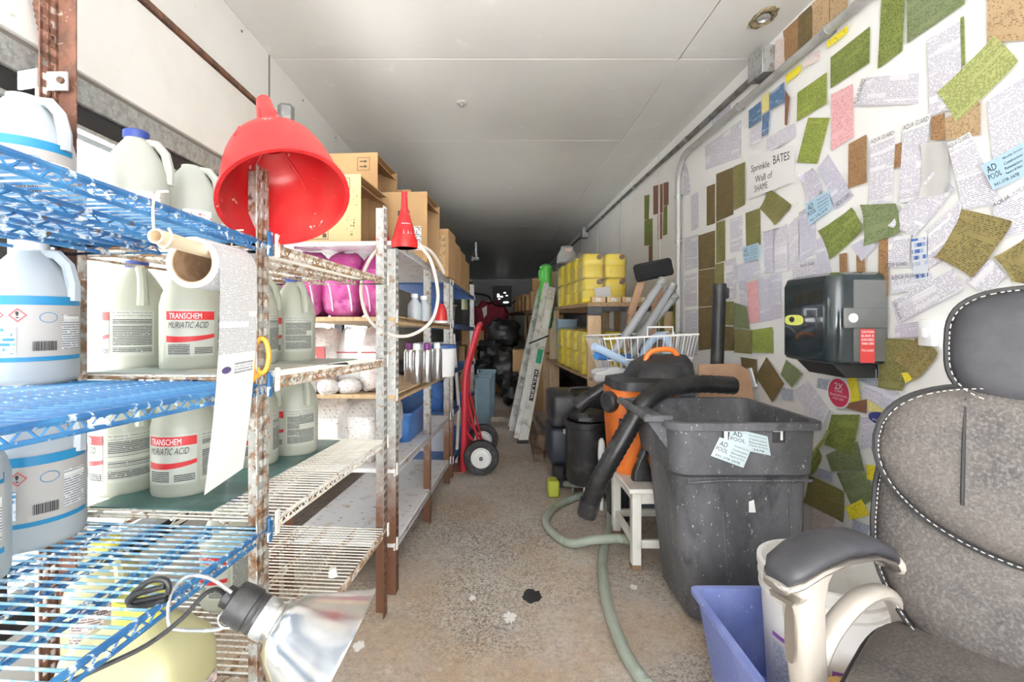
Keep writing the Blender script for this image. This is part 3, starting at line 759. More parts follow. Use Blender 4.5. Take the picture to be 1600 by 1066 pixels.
q = MB(); q.box(P(447, 183, 1.10), (0.035, 0.05, 0.05), 0.4, 0.008); tag(obj('power_plug', q, m_darkmetal), 'dark plug-like bracket behind the spout of the large red funnel', 'bracket')

t = thing('small_funnel', 'small red funnel with a white sticker upturned on a grey post', 'funnel', P(632, 388, 1.915))
b = P(632, 388, 1.915); f = MB()
f.lathe([(0.049, 0), (0.049, 0.035), (0.043, 0.052), (0.034, 0.09), (0.020, 0.135), (0.013, 0.165), (0.0115, 0.225)], 28, b); obj('cone', f, m_red, t)
f = MB(); f.lathe([(0.051, 0.0), (0.052, 0.004), (0.052, 0.032), (0.0505, 0.036)], 28, b); obj('rim', f, mat('bright red rim', (0.66, 0.02, 0.02), 0.4), t)
def fsurf(a, zz):
    r = 0.0445 - (zz - 0.045) * 0.24; return b + Vector((r * math.cos(a), r * math.sin(a), zz))
f = MB(); f.grid(lambda u, v: fsurf(-1.75 + 1.15 * u, 0.050 + 0.045 * v), 8, 3, lambda u, v: (u * 0.05, v * 0.04)); obj('sticker', f, print_mat('sticker type', (0.82, 0.82, 0.83), (0.2, 0.3, 0.5), 0.010, 0.012, 0.4), t)
q = MB(); q.blob(P(597, 374, 1.98), (0.030, 0.030, 0.035), 2.2); tag(obj('red_lid', q, m_red), 'round red plastic lid behind the grey post by the small funnel', 'beaker')  # loose red lid, a plain rounded lump behind the post

m_tube = milky_mat('clear vinyl tube', (0.85, 0.80, 0.74), 0.3, 0.25, 0.2)
def smooth_pts(pts, n=4):
    pts = [Vector(p) for p in pts]; out = []
    for i in range(len(pts) - 1):
        p0 = pts[max(i - 1, 0)]; p1 = pts[i]; p2 = pts[i + 1]; p3 = pts[min(i + 2, len(pts) - 1)]
        for k in range(n):
            s_ = k / n
            out.append(0.5 * ((2 * p1) + (p2 - p0) * s_ + (2 * p0 - 5 * p1 + 4 * p2 - p3) * s_ * s_ + (3 * p1 - p0 - 3 * p2 + p3) * s_ ** 3))
    out.append(pts[-1]); return out
q = MB(); q.tube(smooth_pts([P(x, y, 1.83) for x, y in ((656, 384), (672, 405), (682, 440), (684, 470), (675, 500), (655, 518), (628, 526), (598, 518), (575, 497), (565, 465), (566, 435), (578, 405), (596, 383))]), 0.0068, 10)
tag(obj('vinyl_tube', q, m_tube), 'looped clear vinyl tube hanging round the grey post', 'tube')
q = MB(); q.tube(smooth_pts([P(x, y, dd) for x, y, dd in ((655, 383, 1.86), (672, 392, 1.9), (684, 408, 1.95), (694, 427, 2.0))]), 0.0065, 10)
tag(obj('vinyl_tube', q, m_tube), 'short bent offcut of clear vinyl tube below the open cardboard box', 'tube')

# label roll on a dowel under the top blue shelf
m_core = mat('brown cardboard core', (0.30, 0.19, 0.11), 0.85, layers=[((0.40, 0.27, 0.16), 40, 0.45, 0.6)])
m_rollp = print_mat('label roll type', (0.82, 0.82, 0.82), (0.20, 0.20, 0.22), 0.0026, 0.0032, 0.60, para=9.0, contrast=0.75)
m_paper = mat('white label stock', (0.84, 0.84, 0.83), 0.5)
xr, zr, y0, y1 = -0.489, 1.190, 0.775, 0.900
t = thing('label_roll', 'roll of printed labels with a long paper tail hanging beside the rusty post', 'paper roll', (xr, 0.84, zr - 0.042))
q = MB()
n = 40
def ringy(r, y): return [(xr + r * math.cos(2 * PI * k / n), y, zr + r * math.sin(2 * PI * k / n)) for k in range(n)]
q.loft([ringy(0.0415, y0), ringy(0.0415, y1), ringy(0.0335, y1), ringy(0.0335, y0)], closed=True, caps=False); obj('paper_winding', q, m_paper, t)
q = MB(); q.loft([ringy(0.0334, y0 + 0.001), ringy(0.0334, y1), ringy(0.0315, y1), ringy(0.0315, y0 + 0.001)], closed=True, caps=False); obj('core', q, m_core, t)
q = MB()
def wrap(u, v):
    a = R(-110) + R(200) * v; return (xr + 0.0418 * math.cos(a), y0 + 0.004 + (y1 - y0 - 0.008) * u, zr + 0.0418 * math.sin(a))
q.grid(wrap, 2, 24, lambda u, v: (u * 0.117, v * 0.146)); obj('printed_face', q, m_rollp, t)
zt, zbm = zr + 0.0418, 0.818
def tail(u, v):      # v from 0 at the top of the roll to 1 at the loose end
    if v < 0.16:
        a = R(90) - R(90) * v / 0.16
        x, z = xr + 0.0425 * math.cos(a), zr + 0.0425 * math.sin(a)
    else:
        w_ = (v - 0.16) / 0.84
        x, z = xr + 0.0425 + 0.004 * math.sin(w_ * 3) - 0.026 * w_ ** 1.6, zr + (zbm - zr) * w_
    return (x, y0 + 0.004 + (y1 - y0 - 0.004) * u, z - (0.006 * (1 - u) if v > 0.9 else 0))
q = MB(); q.grid(lambda u, v: tail(u, v * 0.50), 3, 24, lambda u, v: (u * 0.117, -v * 0.22)); tp = obj('printed_tail', q, m_rollp, t)
q = MB(); q.grid(lambda u, v: tail(u, 0.50 + v * 0.5), 3, 20); obj('blank_tail', q, m_paper, t)
q = MB(); q.add([Vector(tail(0.22 + 0.12 * math.cos(2 * PI * k / 20), 0.562 + 0.013 * math.sin(2 * PI * k / 20))) + Vector((0.0006, 0, 0)) for k in range(20)], [tuple(range(20))]); obj('logo_mark', q, mat('dark violet ink', (0.10, 0.08, 0.20), 0.6), t)
q = MB(); q.grid(lambda u, v: Vector(tail(0.42 + 0.52 * u, 0.535 + 0.05 * v)) + Vector((0.0006, 0, 0)), 3, 2, lambda u, v: (u * 0.06, v * 0.02)); obj('print', q, m_small, t)
m_dowel = mat('cream plastic pipe', (0.80, 0.66, 0.47), 0.5)
t = thing('hanging_dowel', 'cream plastic pipe holding the label roll on wire hooks', 'pipe', (-0.475, 0.78, 1.19))
da, db = Vector((-0.463, 0.655, 1.2120)), Vector((-0.488, 0.93, 1.2085)); dn = (db - da).normalized(); fr = frame_to(dn)
q = MB()
def rr_(c, r): return [c + fr @ Vector((r * math.cos(2 * PI * k / 20), r * math.sin(2 * PI * k / 20), 0)) for k in range(20)]
q.loft([rr_(da, 0.0105), rr_(db, 0.0105), rr_(db, 0.008), rr_(da, 0.008)], closed=True, caps=False); obj('pipe', q, m_dowel, t)
for dd in (0.672, 0.915):
    c = da + dn * (dd - 0.655); q = MB(); zs = zb(0, dd) - 0.004
    q.tube(smooth_pts([(c.x + 0.008, c.y, zs + 0.012), (c.x - 0.012, c.y, zs + 0.006), (c.x - 0.012, c.y, c.z + 0.006), (c.x, c.y, c.z - 0.014), (c.x + 0.013, c.y, c.z), (c.x + 0.008, c.y, c.z + 0.014)], 3), 0.0018, 6); obj('wire_hook', q, m_dowel, t)

# scissors hung through the blue shelf edge
t = thing('scissors', 'scissors with orange handles hanging between the paper tail and the post', 'scissors', P(398, 640, 0.93))
m_or = mat('orange handle plastic', (0.80, 0.33, 0.03), 0.4)
for (s_, xo) in ((1, 0), (-1, 0.004)):
    q = MB(); cpt = P(400 + s_ * 3, 556, 0.945 - s_ * 0.006)
    ringp = [cpt + Vector((s_ * 0.006 + 0.014 * math.cos(a), 0.003 * s_, 0.034 * math.sin(a))) for a in [2 * PI * k / 18 for k in range(18)]]
    q.tube(ringp, 0.0048, 8, closed=True)
    q.tube([cpt + Vector((0, 0, -0.034)), P(396 - s_ * 2, 598, 0.942)], [0.007, 0.005], 8); obj('handle', q, m_or, t)
    q = MB(); q.beam(P(396, 596, 0.942), P(389 + s_, 650, 0.93), 0.010, 0.0022); obj('blade', q, m_galv, t)
q = MB(); q.lathe([(0.004, -0.004), (0.004, 0.004)], 10, P(395, 600, 0.94), (0, -1, 0)); obj('screw', q, m_darkmetal, t)

t = thing('putty_knife', 'black handled knife lying on the middle white shelf', 'knife', P(512, 575, 1.46))
q = MB(); q.beam(P(482, 577, 1.44), P(545, 570, 1.47), 0.022, 0.016, bev=0.006); obj('handle', q, m_black, t)
q = MB(); q.beam(P(440, 585, 1.42), P(484, 577, 1.44), 0.020, 0.002); obj('blade', q, m_galv, t)
q = MB(); q.lathe([(0.0, 0.01), (0.014, 0.0), (0.010, 0.022), (0.0, 0.024)], 14, P(520, 900, 1.36)); tag(obj('bottle_cap', q, m_clip), 'pale bottle cap lying on the lowest white wire shelf', 'cap')

# ---------------------------------------------------------------- bags on the board rack
m_mag = mat('magenta bag film', (0.48, 0.07, 0.27), 0.25, layers=[((0.58, 0.16, 0.38), 7, 0.48, 0.62), ((0.34, 0.03, 0.18), 11, 0.56, 0.68)], bump=0.5, bscale=22)
m_sw = mat('pale pink print', (0.82, 0.62, 0.76), 0.35)
m_clearbag = clear_mat('clear bag film', (0.85, 0.84, 0.83), 0.35, 0.15)
m_bagprint = print_mat('clear bag print', (0.76, 0.73, 0.71), (0.36, 0.26, 0.26), 0.010, 0.010, 0.40, ((0.52, 0.40, 0.38), 9), contrast=0.6, solid=True)
m_bagprint2 = print_mat('white sack print', (0.80, 0.79, 0.78), (0.25, 0.22, 0.21), 0.012, 0.012, 0.40, ((0.62, 0.56, 0.53), 7), contrast=0.65, solid=True)
m_bagred = mat('dull red band print', (0.46, 0.10, 0.10), 0.4)
def zu(i, d): return ZU[i] + TILT * (d - D3)
def bag(name, label, cat, px, d, z, w, dp, h, m, group=None, seed=1, rough=0.16):
    X = (px - CX) / F * d
    t = thing(name, label, cat, (X, d, z), RA - PI / 2, group)
    def prof(u, v):
        return None
    q = MB(); q.blob((0, 0, h / 2), (w / 2, dp / 2, h / 2), 4.2, rough, seed, 24, 18, nsc=4.0)
    for p in q.v:      # pinch the top into a seam
        k = max(0.0, (p.z / h - 0.72) / 0.28)
        p.y *= 1 - 0.85 * min(k, 1); p.z = max(p.z, 0.0)
    obj('sack', q, m, t, w=False)
    return t
def front(q_, w, h, y, fn_uv=None): pass
mg = 'magenta bags on the rack'
for i, (px, d, w) in enumerate(((484, 2.05, 0.165), (541, 2.07, 0.160), (594, 2.09, 0.135))):
    t = bag('treatment_bag', ['magenta film bag standing against the blue-capped jug', 'magenta film bag in the middle of the three under the cardboard boxes', 'magenta film bag with blue print beside the grey post'][i], 'bag', px, d, zu(1, d), w, 0.22, 0.28, m_mag, mg, i + 2, 0.07)
    for k in range(2):
        q = MB(); x0 = (-0.25 + 0.5 * k) * w
        q.tube(smooth_pts([(x0 - 0.02, -0.085, 0.20), (x0 + 0.008, -0.107, 0.14), (x0 + 0.022, -0.111, 0.08), (x0 + 0.024, -0.104, 0.03)]), 0.0035, 6); obj('printed_swoosh', q, m_sw, t, w=False)
    if i == 2:
        q = MB(); q.blob((0.0, -0.102, 0.13), (0.032, 0.008, 0.05), 2.2); obj('printed_drop', q, mat('blue print', (0.05, 0.12, 0.5), 0.3), t, w=False)
for i, (px, d, w) in enumerate(((505, 2.03, 0.15), (556, 2.08, 0.13), (592, 2.06, 0.12))):
    t = bag('clear_bag', ['clear printed bag with a dull red band under the first magenta bag', 'clear printed bag standing askew in the middle of the shelf', 'clear printed bag with a red line touching the grey post'][i], 'bag', px, d, zu(2, d), w, 0.20, 0.27, m_bagprint if i != 1 else m_clearbag, 'clear bags on the rack', i + 7, 0.14)
    q = MB(); q.box((0, -0.099, 0.17), (w * 0.7, 0.006, 0.006 if i else 0.05), None, 0.002); obj('red_band', q, m_bagred, t, w=False)
for i, (px, d) in enumerate(((488, 1.99), (520, 2.0), (552, 2.02))):
    q = MB(); X = (px - CX) / F * d
    q.blob((X, d - 0.055, zu(2, d) + 0.030), (0.045, 0.04, 0.032), 2.4, 0.22, i + 3, 18, 12)
    tag(obj('small_packet', q, m_bagprint2), ('small white printed packet next to the acid jug', 'small white printed packet between two others', 'small white printed packet nearest the grey post')[i], 'packet', 'small packets on the rack')
for i, (px, d, w) in enumerate(((516, 2.06, 0.20), (572, 2.10, 0.16), (600, 2.3, 0.15))):
    bag('paper_sack', ['white printed sack leaning under the small packets', 'white printed sack standing upright beside the leaning one', 'white printed sack half behind the grey post'][i], 'sack', px, d, zu(3, d), w, 0.22, 0.27, m_bagprint2, 'white sacks on the lower shelf', i + 11, 0.22)

# ---------------------------------------------------------------- bottles, cans and tubs further along the board rack
m_can = mat('bright tin', (0.62, 0.63, 0.64), 0.25, 0.9)
m_purple = mat('purple cap', (0.20, 0.03, 0.22), 0.4)
for i, (px, d) in enumerate(((651, 2.35), (667, 2.45), (683, 2.62), (640, 2.5))):
    X = (px - CX) / F * d; z = zu(2, d); t = thing('spray_can', ['bright tin spray can with a white cap nearest the grey post', 'bright tin spray can with a purple cap between two white-capped ones', 'bright tin spray can with a white cap touching the white tub', 'bright tin spray can with a purple cap set back from the others'][i], 'spray can', (X, d, z), 0, 'spray cans on the rack')
    q = MB(); q.lathe([(0.026, 0), (0.028, 0.004), (0.028, 0.15), (0.022, 0.165), (0.012, 0.17)], 18); obj('can', q, m_can, t, w=False)
    q = MB(); q.lathe([(0.018, 0.166), (0.018, 0.195), (0.012, 0.2)], 14); obj('cap', q, m_purple if i % 2 else m_capwhite, t, w=False)
t = thing('white_tub', 'plain white tub behind the tin cans on the rack', 'tub', P(690, 577, 2.85)); q = MB(); q.lathe([(0.075, 0), (0.085, 0.16), (0.088, 0.162), (0.088, 0.17)], 24); t.location.z = zu(2, 2.85); obj('tub', q, m_capwhite, t, w=False)
q = MB(); q.lathe([(0.09, 0.165), (0.09, 0.182), (0.086, 0.185)], 24); obj('lid', q, mat('blue lid', (0.05, 0.12, 0.35), 0.4), t, w=False)
for i, (px, d) in enumerate(((648, 2.3), (662, 2.42))):
    X = (px - CX) / F * d; z = zu(1, d); t = thing('white_bottle', ('small white bottle on the pine shelf right behind the vinyl tube', 'small white bottle on the pine shelf nearer the red dome')[i], 'bottle', (X, d, z), 0, 'white bottles on the rack')
    q = MB(); q.lathe([(0.03, 0), (0.033, 0.01), (0.033, 0.075), (0.014, 0.10), (0.014, 0.11)], 18); obj('body', q, m_whitejug, t, w=False)
    q = MB(); q.lathe([(0.017, 0.108), (0.017, 0.125), (0.014, 0.127)], 14); obj('cap', q, m_capwhite, t, w=False)
d = 2.75; t = thing('red_dome', 'red domed plastic cup on the pine shelf beside the far post', 'cup', ((689 - CX) / F * d, d, zu(1, d))); q = MB(); q.lathe([(0.034, 0), (0.036, 0.03), (0.033, 0.07), (0.022, 0.10), (0.006, 0.112)], 20); obj('dome', q, m_red, t, w=False)
q = MB(); q.lathe([(0.04, 0), (0.04, 0.012), (0.036, 0.014)], 20); obj('rim', q, m_capwhite, t, w=False)
m_bluetub = mat('blue plastic', (0.04, 0.14, 0.40), 0.4, layers=[((0.07, 0.2, 0.5), 8, 0.5, 0.65)])
def open_tub(name, label, cat, c, s, th, m, taper=0.9, lip=0.012, rz=0.0, group=None):
    """open-topped box with tapered walls, real thickness and a rolled rim; c = centre of the base"""
    t = thing(name, label, cat, c, rz, group)
    def rq(a, b_, z): return [(-a, -b_, z), (a, -b_, z), (a, b_, z), (-a, b_, z)]
    a, b_, h = s[0] / 2, s[1] / 2, s[2]
    def rr4(a, b_, z, r=0.025):
        r = min(r, a * 0.5, b_ * 0.5); out = []
        for (sx, sy, a0) in ((1, 1, 0), (-1, 1, 90), (-1, -1, 180), (1, -1, 270)):
            for k in range(4):
                an_ = R(a0 + 30 * k); out.append((sx * (a - r) + r * math.cos(an_), sy * (b_ - r) + r * math.sin(an_), z))
        return out
    q = MB()
    q.loft([rr4(a * taper, b_ * taper, 0), rr4(a, b_, h - lip), rr4(a + lip, b_ + lip, h - lip), rr4(a + lip, b_ + lip, h), rr4(a - th, b_ - th, h), rr4(a * taper - th, b_ * taper - th, th * 2)])
    obj('shell', q, m, t, w=False)
    return t
open_tub('blue_bin', 'deep blue plastic bin on the lower shelf of the board rack', 'bin', ((655 - CX) / F * 2.6 - 0.12, 2.62, zu(3, 2.62)), (0.26, 0.5, 0.16), 0.004, m_bluetub, rz=RA - PI / 2)
q = MB(); q.blob(Vector((-0.52, 2.95, zu(2, 2.95) + 0.05)), (0.10, 0.12, 0.05), 2.6, 0.2, 4); tag(obj('black_bundle', q, m_black), 'black bundle lying on the shelf behind the tin cans', 'bundle')
for i, (d, t_, i_s, m_, nm, lb, s_) in enumerate((
        (3.55, 0.18, 1, m_bluetub, 'blue_tub', 'blue tub on the far rack beside the bottle row', (0.2, 0.22, 0.18)), (3.95, 0.18, 1, m_can, 'metal_tin', 'large tin on the far rack above the blue boards', (0.18, 0.18, 0.17)),
        (3.6, 0.2, 2, m_capwhite, 'white_crate', 'white crate on the far rack, middle shelf', (0.22, 0.26, 0.18)), (4.1, 0.2, 2, m_black, 'black_crate', 'black crate at the back of the far rack', (0.24, 0.3, 0.18)),
        (3.6, 0.2, 3, m_bluetub, 'blue_crate', 'blue crate low on the far rack by the hand truck', (0.26, 0.34, 0.2)), (4.1, 0.2, 3, m_black, 'dark_crate', 'dark crate low on the far rack', (0.24, 0.3, 0.2)), (3.7, 0.2, 4, m_capwhite, 'pale_crate', 'pale crate on the bottom shelf of the far rack', (0.24, 0.3, 0.18)))):
    open_tub(nm, lb, 'crate' if 'crate' in nm else 'tub', (XFr(d) - t_, d, ZT[i_s] + TILT * (d - D5) + 0.003), s_, 0.004, m_, rz=RA - PI / 2)

# ---------------------------------------------------------------- cardboard boxes on top of the racks
m_card = mat('corrugated cardboard', (0.50, 0.31, 0.15), 0.8, layers=[((0.44, 0.26, 0.12), 3, 0.4, 0.7)])
m_card2 = mat('cardboard inside', (0.44, 0.28, 0.14), 0.85, layers=[((0.38, 0.23, 0.11), 3, 0.4, 0.7)])
m_cardpale = mat('pale cardboard', (0.64, 0.46, 0.25), 0.8, layers=[((0.58, 0.40, 0.20), 3, 0.4, 0.7)])
m_cardink = mat('dark box print', (0.10, 0.07, 0.05), 0.7)
BOXN = []
def carton(label, c, s, rz=0.0, open_side=None, m=None, marks=(), group=None, name='cardboard_box'):
    """c = centre of base; s = size; open_side '+x' leaves that side open with a flap; marks on the face towards -y"""
    m = m or m_card
    t = thing(name, label, 'box', c, rz, group)
    a, b_, h = s[0] / 2, s[1] / 2, s[2]; th = 0.005
    faces = {'-y': ((0, -b_ + th / 2, h / 2), (s[0], th, h)), '+y': ((0, b_ - th / 2, h / 2), (s[0], th, h)), '-x': ((-a + th / 2, 0, h / 2), (th, s[1] - 2 * th, h)),
             '+x': ((a - th / 2, 0, h / 2), (th, s[1] - 2 * th, h)), 'bottom': ((0, 0, th / 2), (s[0] - 2 * th, s[1] - 2 * th, th)), 'top': ((0, 0, h - th / 2), (s[0] - 2 * th, s[1] - 2 * th, th))}
    pr = None
    for k_, (cc, ss) in faces.items():
        if k_ == open_side: continue
        q = MB(); q.box(cc, ss, None, 0.0012); o = obj('panel', q, m if k_ == '-y' else (m_card if m is not m_card2 else m_card2), t, w=False)
        if k_ == '-y': pr = o
    if open_side == '+x':
        q = MB(); q.box((a - 0.04, 0, h - 0.03), (0.09, s[1] - 0.02, 0.004), Matrix.Rotation(R(22), 3, 'Y')); obj('flap', q, m_card2, t, w=False)
        q = MB(); q.box((a - 0.045, b_ - 0.02, h / 2), (0.10, 0.004, h - 0.02), Matrix.Rotation(R(-14), 3, 'Z')); obj('flap', q, m_card2, t, w=False)
    for mk in marks:
        kind, u, v, w_, h_ = mk; q = MB(); y = -b_ - 0.0008
        f_ = lambda x, z: Vector((x, y, z))
        def rect(x0, z0, x1, z1): q.add([f_(x0, z0), f_(x1, z0), f_(x1, z1), f_(x0, z1)], [(0, 1, 2, 3)])
        def outline(x0, z0, x1, z1, e=0.0025):
            rect(x0, z0, x1, z0 + e); rect(x0, z1 - e, x1, z1); rect(x0, z0, x0 + e, z1); rect(x1 - e, z0, x1, z1)
        mm = m_cardink
        if kind == 'up':
            outline(u, v, u + w_, v + h_)
            for e in (0.3, 0.7):
                x = u + w_ * e; rect(x - 0.003, v + h_ * 0.2, x + 0.003, v + h_ * 0.6); q.add([f_(x - 0.009, v + h_ * 0.58), f_(x + 0.009, v + h_ * 0.58), f_(x, v + h_ * 0.82)], [(0, 1, 2)])
        elif kind == 'side':
            outline(u, v, u + w_, v + h_)
            for e in (0.3, 0.7):
                z = v + h_ * e; rect(u + w_ * 0.2, z - 0.003, u + w_ * 0.6, z + 0.003); q.add([f_(u + w_ * 0.58, z - 0.009), f_(u + w_ * 0.82, z), f_(u + w_ * 0.58, z + 0.009)], [(0, 1, 2)])
        elif kind == 'bar': rect(u, v, u + w_, v + h_)
        elif kind == 'frame':
            outline(u, v, u + w_, v + h_); n_ = 16; c_ = (u + w_ * 0.5, v + h_ * 0.5)
            q.add([f_(c_[0] + 0.018 * math.cos(2 * PI * k / n_), c_[1] + 0.018 * math.sin(2 * PI * k / n_)) for k in range(n_)], [tuple(range(n_))])
            rect(u + w_ * 0.75, v + h_ * 0.75, u + w_ * 0.92, v + h_ * 0.93); rect(u + w_ * 0.75, v + h_ * 0.07, u + w_ * 0.92, v + h_ * 0.25)
        elif kind == 'heart':
            pts = []
            for k in range(20):
                a_ = 2 * PI * k / 20; pts.append(f_(u + w_ * 16 * math.sin(a_) ** 3 / 32, v + h_ * (13 * math.cos(a_) - 5 * math.cos(2 * a_) - 2 * math.cos(3 * a_) - math.cos(4 * a_)) / 32))
            q.add(pts, [tuple(range(20))])
        elif kind == 'print':
            q.grid(lambda a_, c_: (u + w_ * a_, y, v + h_ * c_), 1, 1, lambda a_, c_: (w_ * a_, h_ * c_)); mm = print_mat('brown box type', (0.60, 0.42, 0.22), (0.14, 0.09, 0.05), 0.012, 0.014, 0.45)
        elif kind == 'label':
            q.grid(lambda a_, c_: (u + w_ * a_, y, v + h_ * c_), 1, 1, lambda a_, c_: (w_ * a_, h_ * c_)); mm = print_mat('shipping label type', (0.80, 0.80, 0.80), (0.1, 0.1, 0.1), 0.009, 0.01, 0.5)
        obj('hand_hole' if kind in ('heart', 'bar') else 'printed_mark', q, mm, pr, w=False)
    return t
zt0 = lambda d: zu(0, d) + 0.004
rzb = RA - PI / 2
carton('pale open carton with a heart-shaped hand hole and printed symbols on the rack top', (-0.665, 2.15, zt0(2.15)), (0.27, 0.38, 0.285), rzb, '+x', m_cardpale,
       (('up', 0.035, 0.222, 0.055, 0.048), ('heart', 0.012, 0.155, 0.045, -0.05), ('frame', -0.10, 0.02, 0.10, 0.10), ('print', 0.075, 0.03, 0.035, 0.10), ('print', 0.045, 0.14, 0.02, 0.05), ('print', 0.100, 0.15, 0.02, 0.09)))
carton('open carton with sideways arrows stacked behind the heart-holed carton', (-0.70, 2.60, zt0(2.6) + 0.29), (0.25, 0.36, 0.26), rzb, '+x', m_card, (('side', 0.02, 0.17, 0.065, 0.065),))
carton('closed carton supporting the one with sideways arrows', (-0.72, 2.60, zt0(2.6)), (0.27, 0.38, 0.28), rzb, None, m_card)
carton('open carton with a dark hand slot and shipping label facing the small funnel', (-0.478, 2.60, zt0(2.6)), (0.30, 0.34, 0.355), rzb, '+x', m_card, (('bar', 0.0, 0.235, 0.06, 0.025), ('label', 0.05, 0.06, 0.07, 0.12), ('bar', 0.0, 0.16, 0.05, 0.02)))
carton('plain carton on top of the pile further back', (-0.60, 3.02, zt0(3.0) + 0.30), (0.22, 0.3, 0.20), rzb, '+x', m_card)
carton('plain carton behind the slotted one on the rack top', (-0.62, 3.02, zt0(3.0)), (0.30, 0.38, 0.29), rzb, None, m_card)
zq = lambda d: ZT[0] + TILT * (d - D5) + 0.003
for i, (x, d, h) in enumerate(((-0.36, 3.16, 0.30), (-0.36, 3.62, 0.31), (-0.345, 4.02, 0.32), (-0.33, 4.40, 0.30))):
    carton(['carton with a printed flank at the end of the board rack top', 'first narrow printed carton on the far rack top', 'second narrow printed carton on the far rack top', 'last narrow carton in the row on the far rack top'][i], (x, d, (zt0(d) if i == 0 else zq(d))), (0.16, 0.28, h), rzb, None, m_card, (('print', -0.06, 0.04, 0.12, 0.22),))
carton('wide carton set against the wall on the far rack top', (-0.56, 3.75, zq(3.75)), (0.2, 0.4, 0.36), rzb, None, m_card)

# ---------------------------------------------------------------- clamp lamp on the lower blue shelf
m_alu = mat('spun aluminium', (0.78, 0.78, 0.77), 0.2, 1.0, layers=[((0.62, 0.61, 0.60), 8, 0.45, 0.6)], stretch=(1, 1, 1), bump=0.06, bscale=14)
s0 = P(362, 936, 0.715); mth = P(492, 1010, 0.715); an = (mth - s0).normalized(); Lm = (mth - s0).length
t = thing('clamp_lamp', 'clamp lamp with spun aluminium reflector and black socket clipped to the lower blue shelf', 'lamp', (mth.x, mth.y, mth.z - 0.1))
def alathe(prof, n=40, base=None): q = MB(); q.lathe(prof, n, base if base is not None else s0, an, caps=True); return q
obj('socket', alathe([(0.012, -0.012), (0.016, -0.010), (0.016, 0.0), (0.028, 0.004), (0.030, 0.02), (0.030, 0.035), (0.0275, 0.037), (0.0275, 0.043), (0.029, 0.045), (0.026, 0.062)], 28), m_black, t)
prof = [(0.026, 0.055), (0.028, 0.075), (0.040, 0.082), (0.052, 0.095), (0.064, 0.115), (0.080, 0.145), (0.099, 0.178), (0.103, 0.182)]
q = MB(); out = prof; inn = [(r - 0.0015, z) for r, z in reversed(prof)]; M3 = frame_to(an)
q.loft([[s0 + M3 @ Vector((r * math.cos(2 * PI * k / 48), r * math.sin(2 * PI * k / 48), z)) for k in range(48)] for r, z in out + inn], closed=True, caps=False); obj('reflector', q, m_alu, t)
obj('collar', alathe([(0.0285, 0.050), (0.0295, 0.052), (0.0295, 0.066), (0.0285, 0.068)], 28), m_galv, t)
q = MB(); q.lathe([(0.010, 0.07), (0.028, 0.12), (0.030, 0.14), (0.018, 0.165), (0.004, 0.172)], 20, s0, an); obj('bulb', q, m_capwhite, t)
clampp = P(266, 922, 0.712)
q = MB(); w1 = [P(362, 926, 0.705), P(330, 905, 0.70), P(297, 900, 0.70), P(275, 916, 0.705), P(264, 938, 0.705), P(264, 975, 0.70), P(278, 984, 0.70), P(335, 985, 0.70), P(362, 975, 0.70)]
q.tube(smooth_pts(w1), 0.0026, 8); obj('spring_arm', q, m_galv, t)
q = MB(); q.tube([P(352, 972, 0.69) + Vector((0.012 * math.cos(a), 0.001 * a, 0.012 * math.sin(a))) for a in [k * 0.5 for k in range(48)]], 0.0018, 6); obj('spring', q, m_can, t)
for (dz, lst) in ((0, ((262, 928), (264, 916), (256, 906), (232, 909), (203, 934), (206, 941), (262, 930))), (1, ((260, 937), (228, 947), (202, 945), (212, 930), (240, 921), (258, 917)))):
    q = MB(); q.tube(smooth_pts([P(x, y, 0.70 - dz * 0.004) for x, y in lst], 3), 0.0042, 8); obj('jaw', q, m_black, t)
q = MB(); q.tube(smooth_pts([P(x, y, dd) for x, y, dd in ((352, 930, 0.713), (338, 921, 0.705), (318, 930, 0.69), (285, 966, 0.67), (230, 1008, 0.64), (160, 1042, 0.61), (95, 1072, 0.58), (20, 1110, 0.56))]), 0.0032, 8); obj('cord', q, m_black, t)

# ---------------------------------------------------------------- fittings at the near left
q = MB(); pts = [Vector((XL + 0.045, 1.17, 2.0)), Vector((XL + 0.045, 1.18, 1.86)), Vector((XL + 0.05, 1.215, 1.72)), Vector((XL + 0.03, 1.25, 1.66))]
sp = smooth_pts(pts, 22); q.tube(sp, [0.013 + 0.003 * (k % 2) for k in range(len(sp))], 10)
tag(obj('flexible_conduit', q, mat('rusty flexible steel', (0.26, 0.13, 0.09), 0.7, 0.2, layers=[((0.15, 0.08, 0.06), 40, 0.45, 0.6)])), 'rusty ribbed flexible conduit beside the brown post', 'conduit')
t = thing('steel_bracket', 'bolted galvanised bracket strapping the brown post to the window frame', 'bracket', P(70, 140, 1.0))
q = MB(); q.box(P(85, 127, 0.985), (0.055, 0.004, 0.038)); q.box(P(44, 124, 1.0), (0.055, 0.004, 0.038), R(-14)); obj('strap', q, mat('zinc strap', (0.70, 0.71, 0.70), 0.4, 0.5, layers=[((0.55, 0.55, 0.55), 30, 0.5, 0.65)]), t)
q = MB(); q.lathe([(0.007, 0), (0.007, 0.005), (0.004, 0.007)], 8, P(96, 126, 0.982), (0, -1, 0)); obj('bolt', q, m_rust, t)
q = MB(); q.tube([P(66, 140, 1.09), P(66, 215, 1.09), (P(66, 215, 1.09).x, 1.09, 0.0)], 0.012, 10); tag(obj('white_pipe', q, m_clip), 'thin white pipe running down behind the brown post', 'pipe')

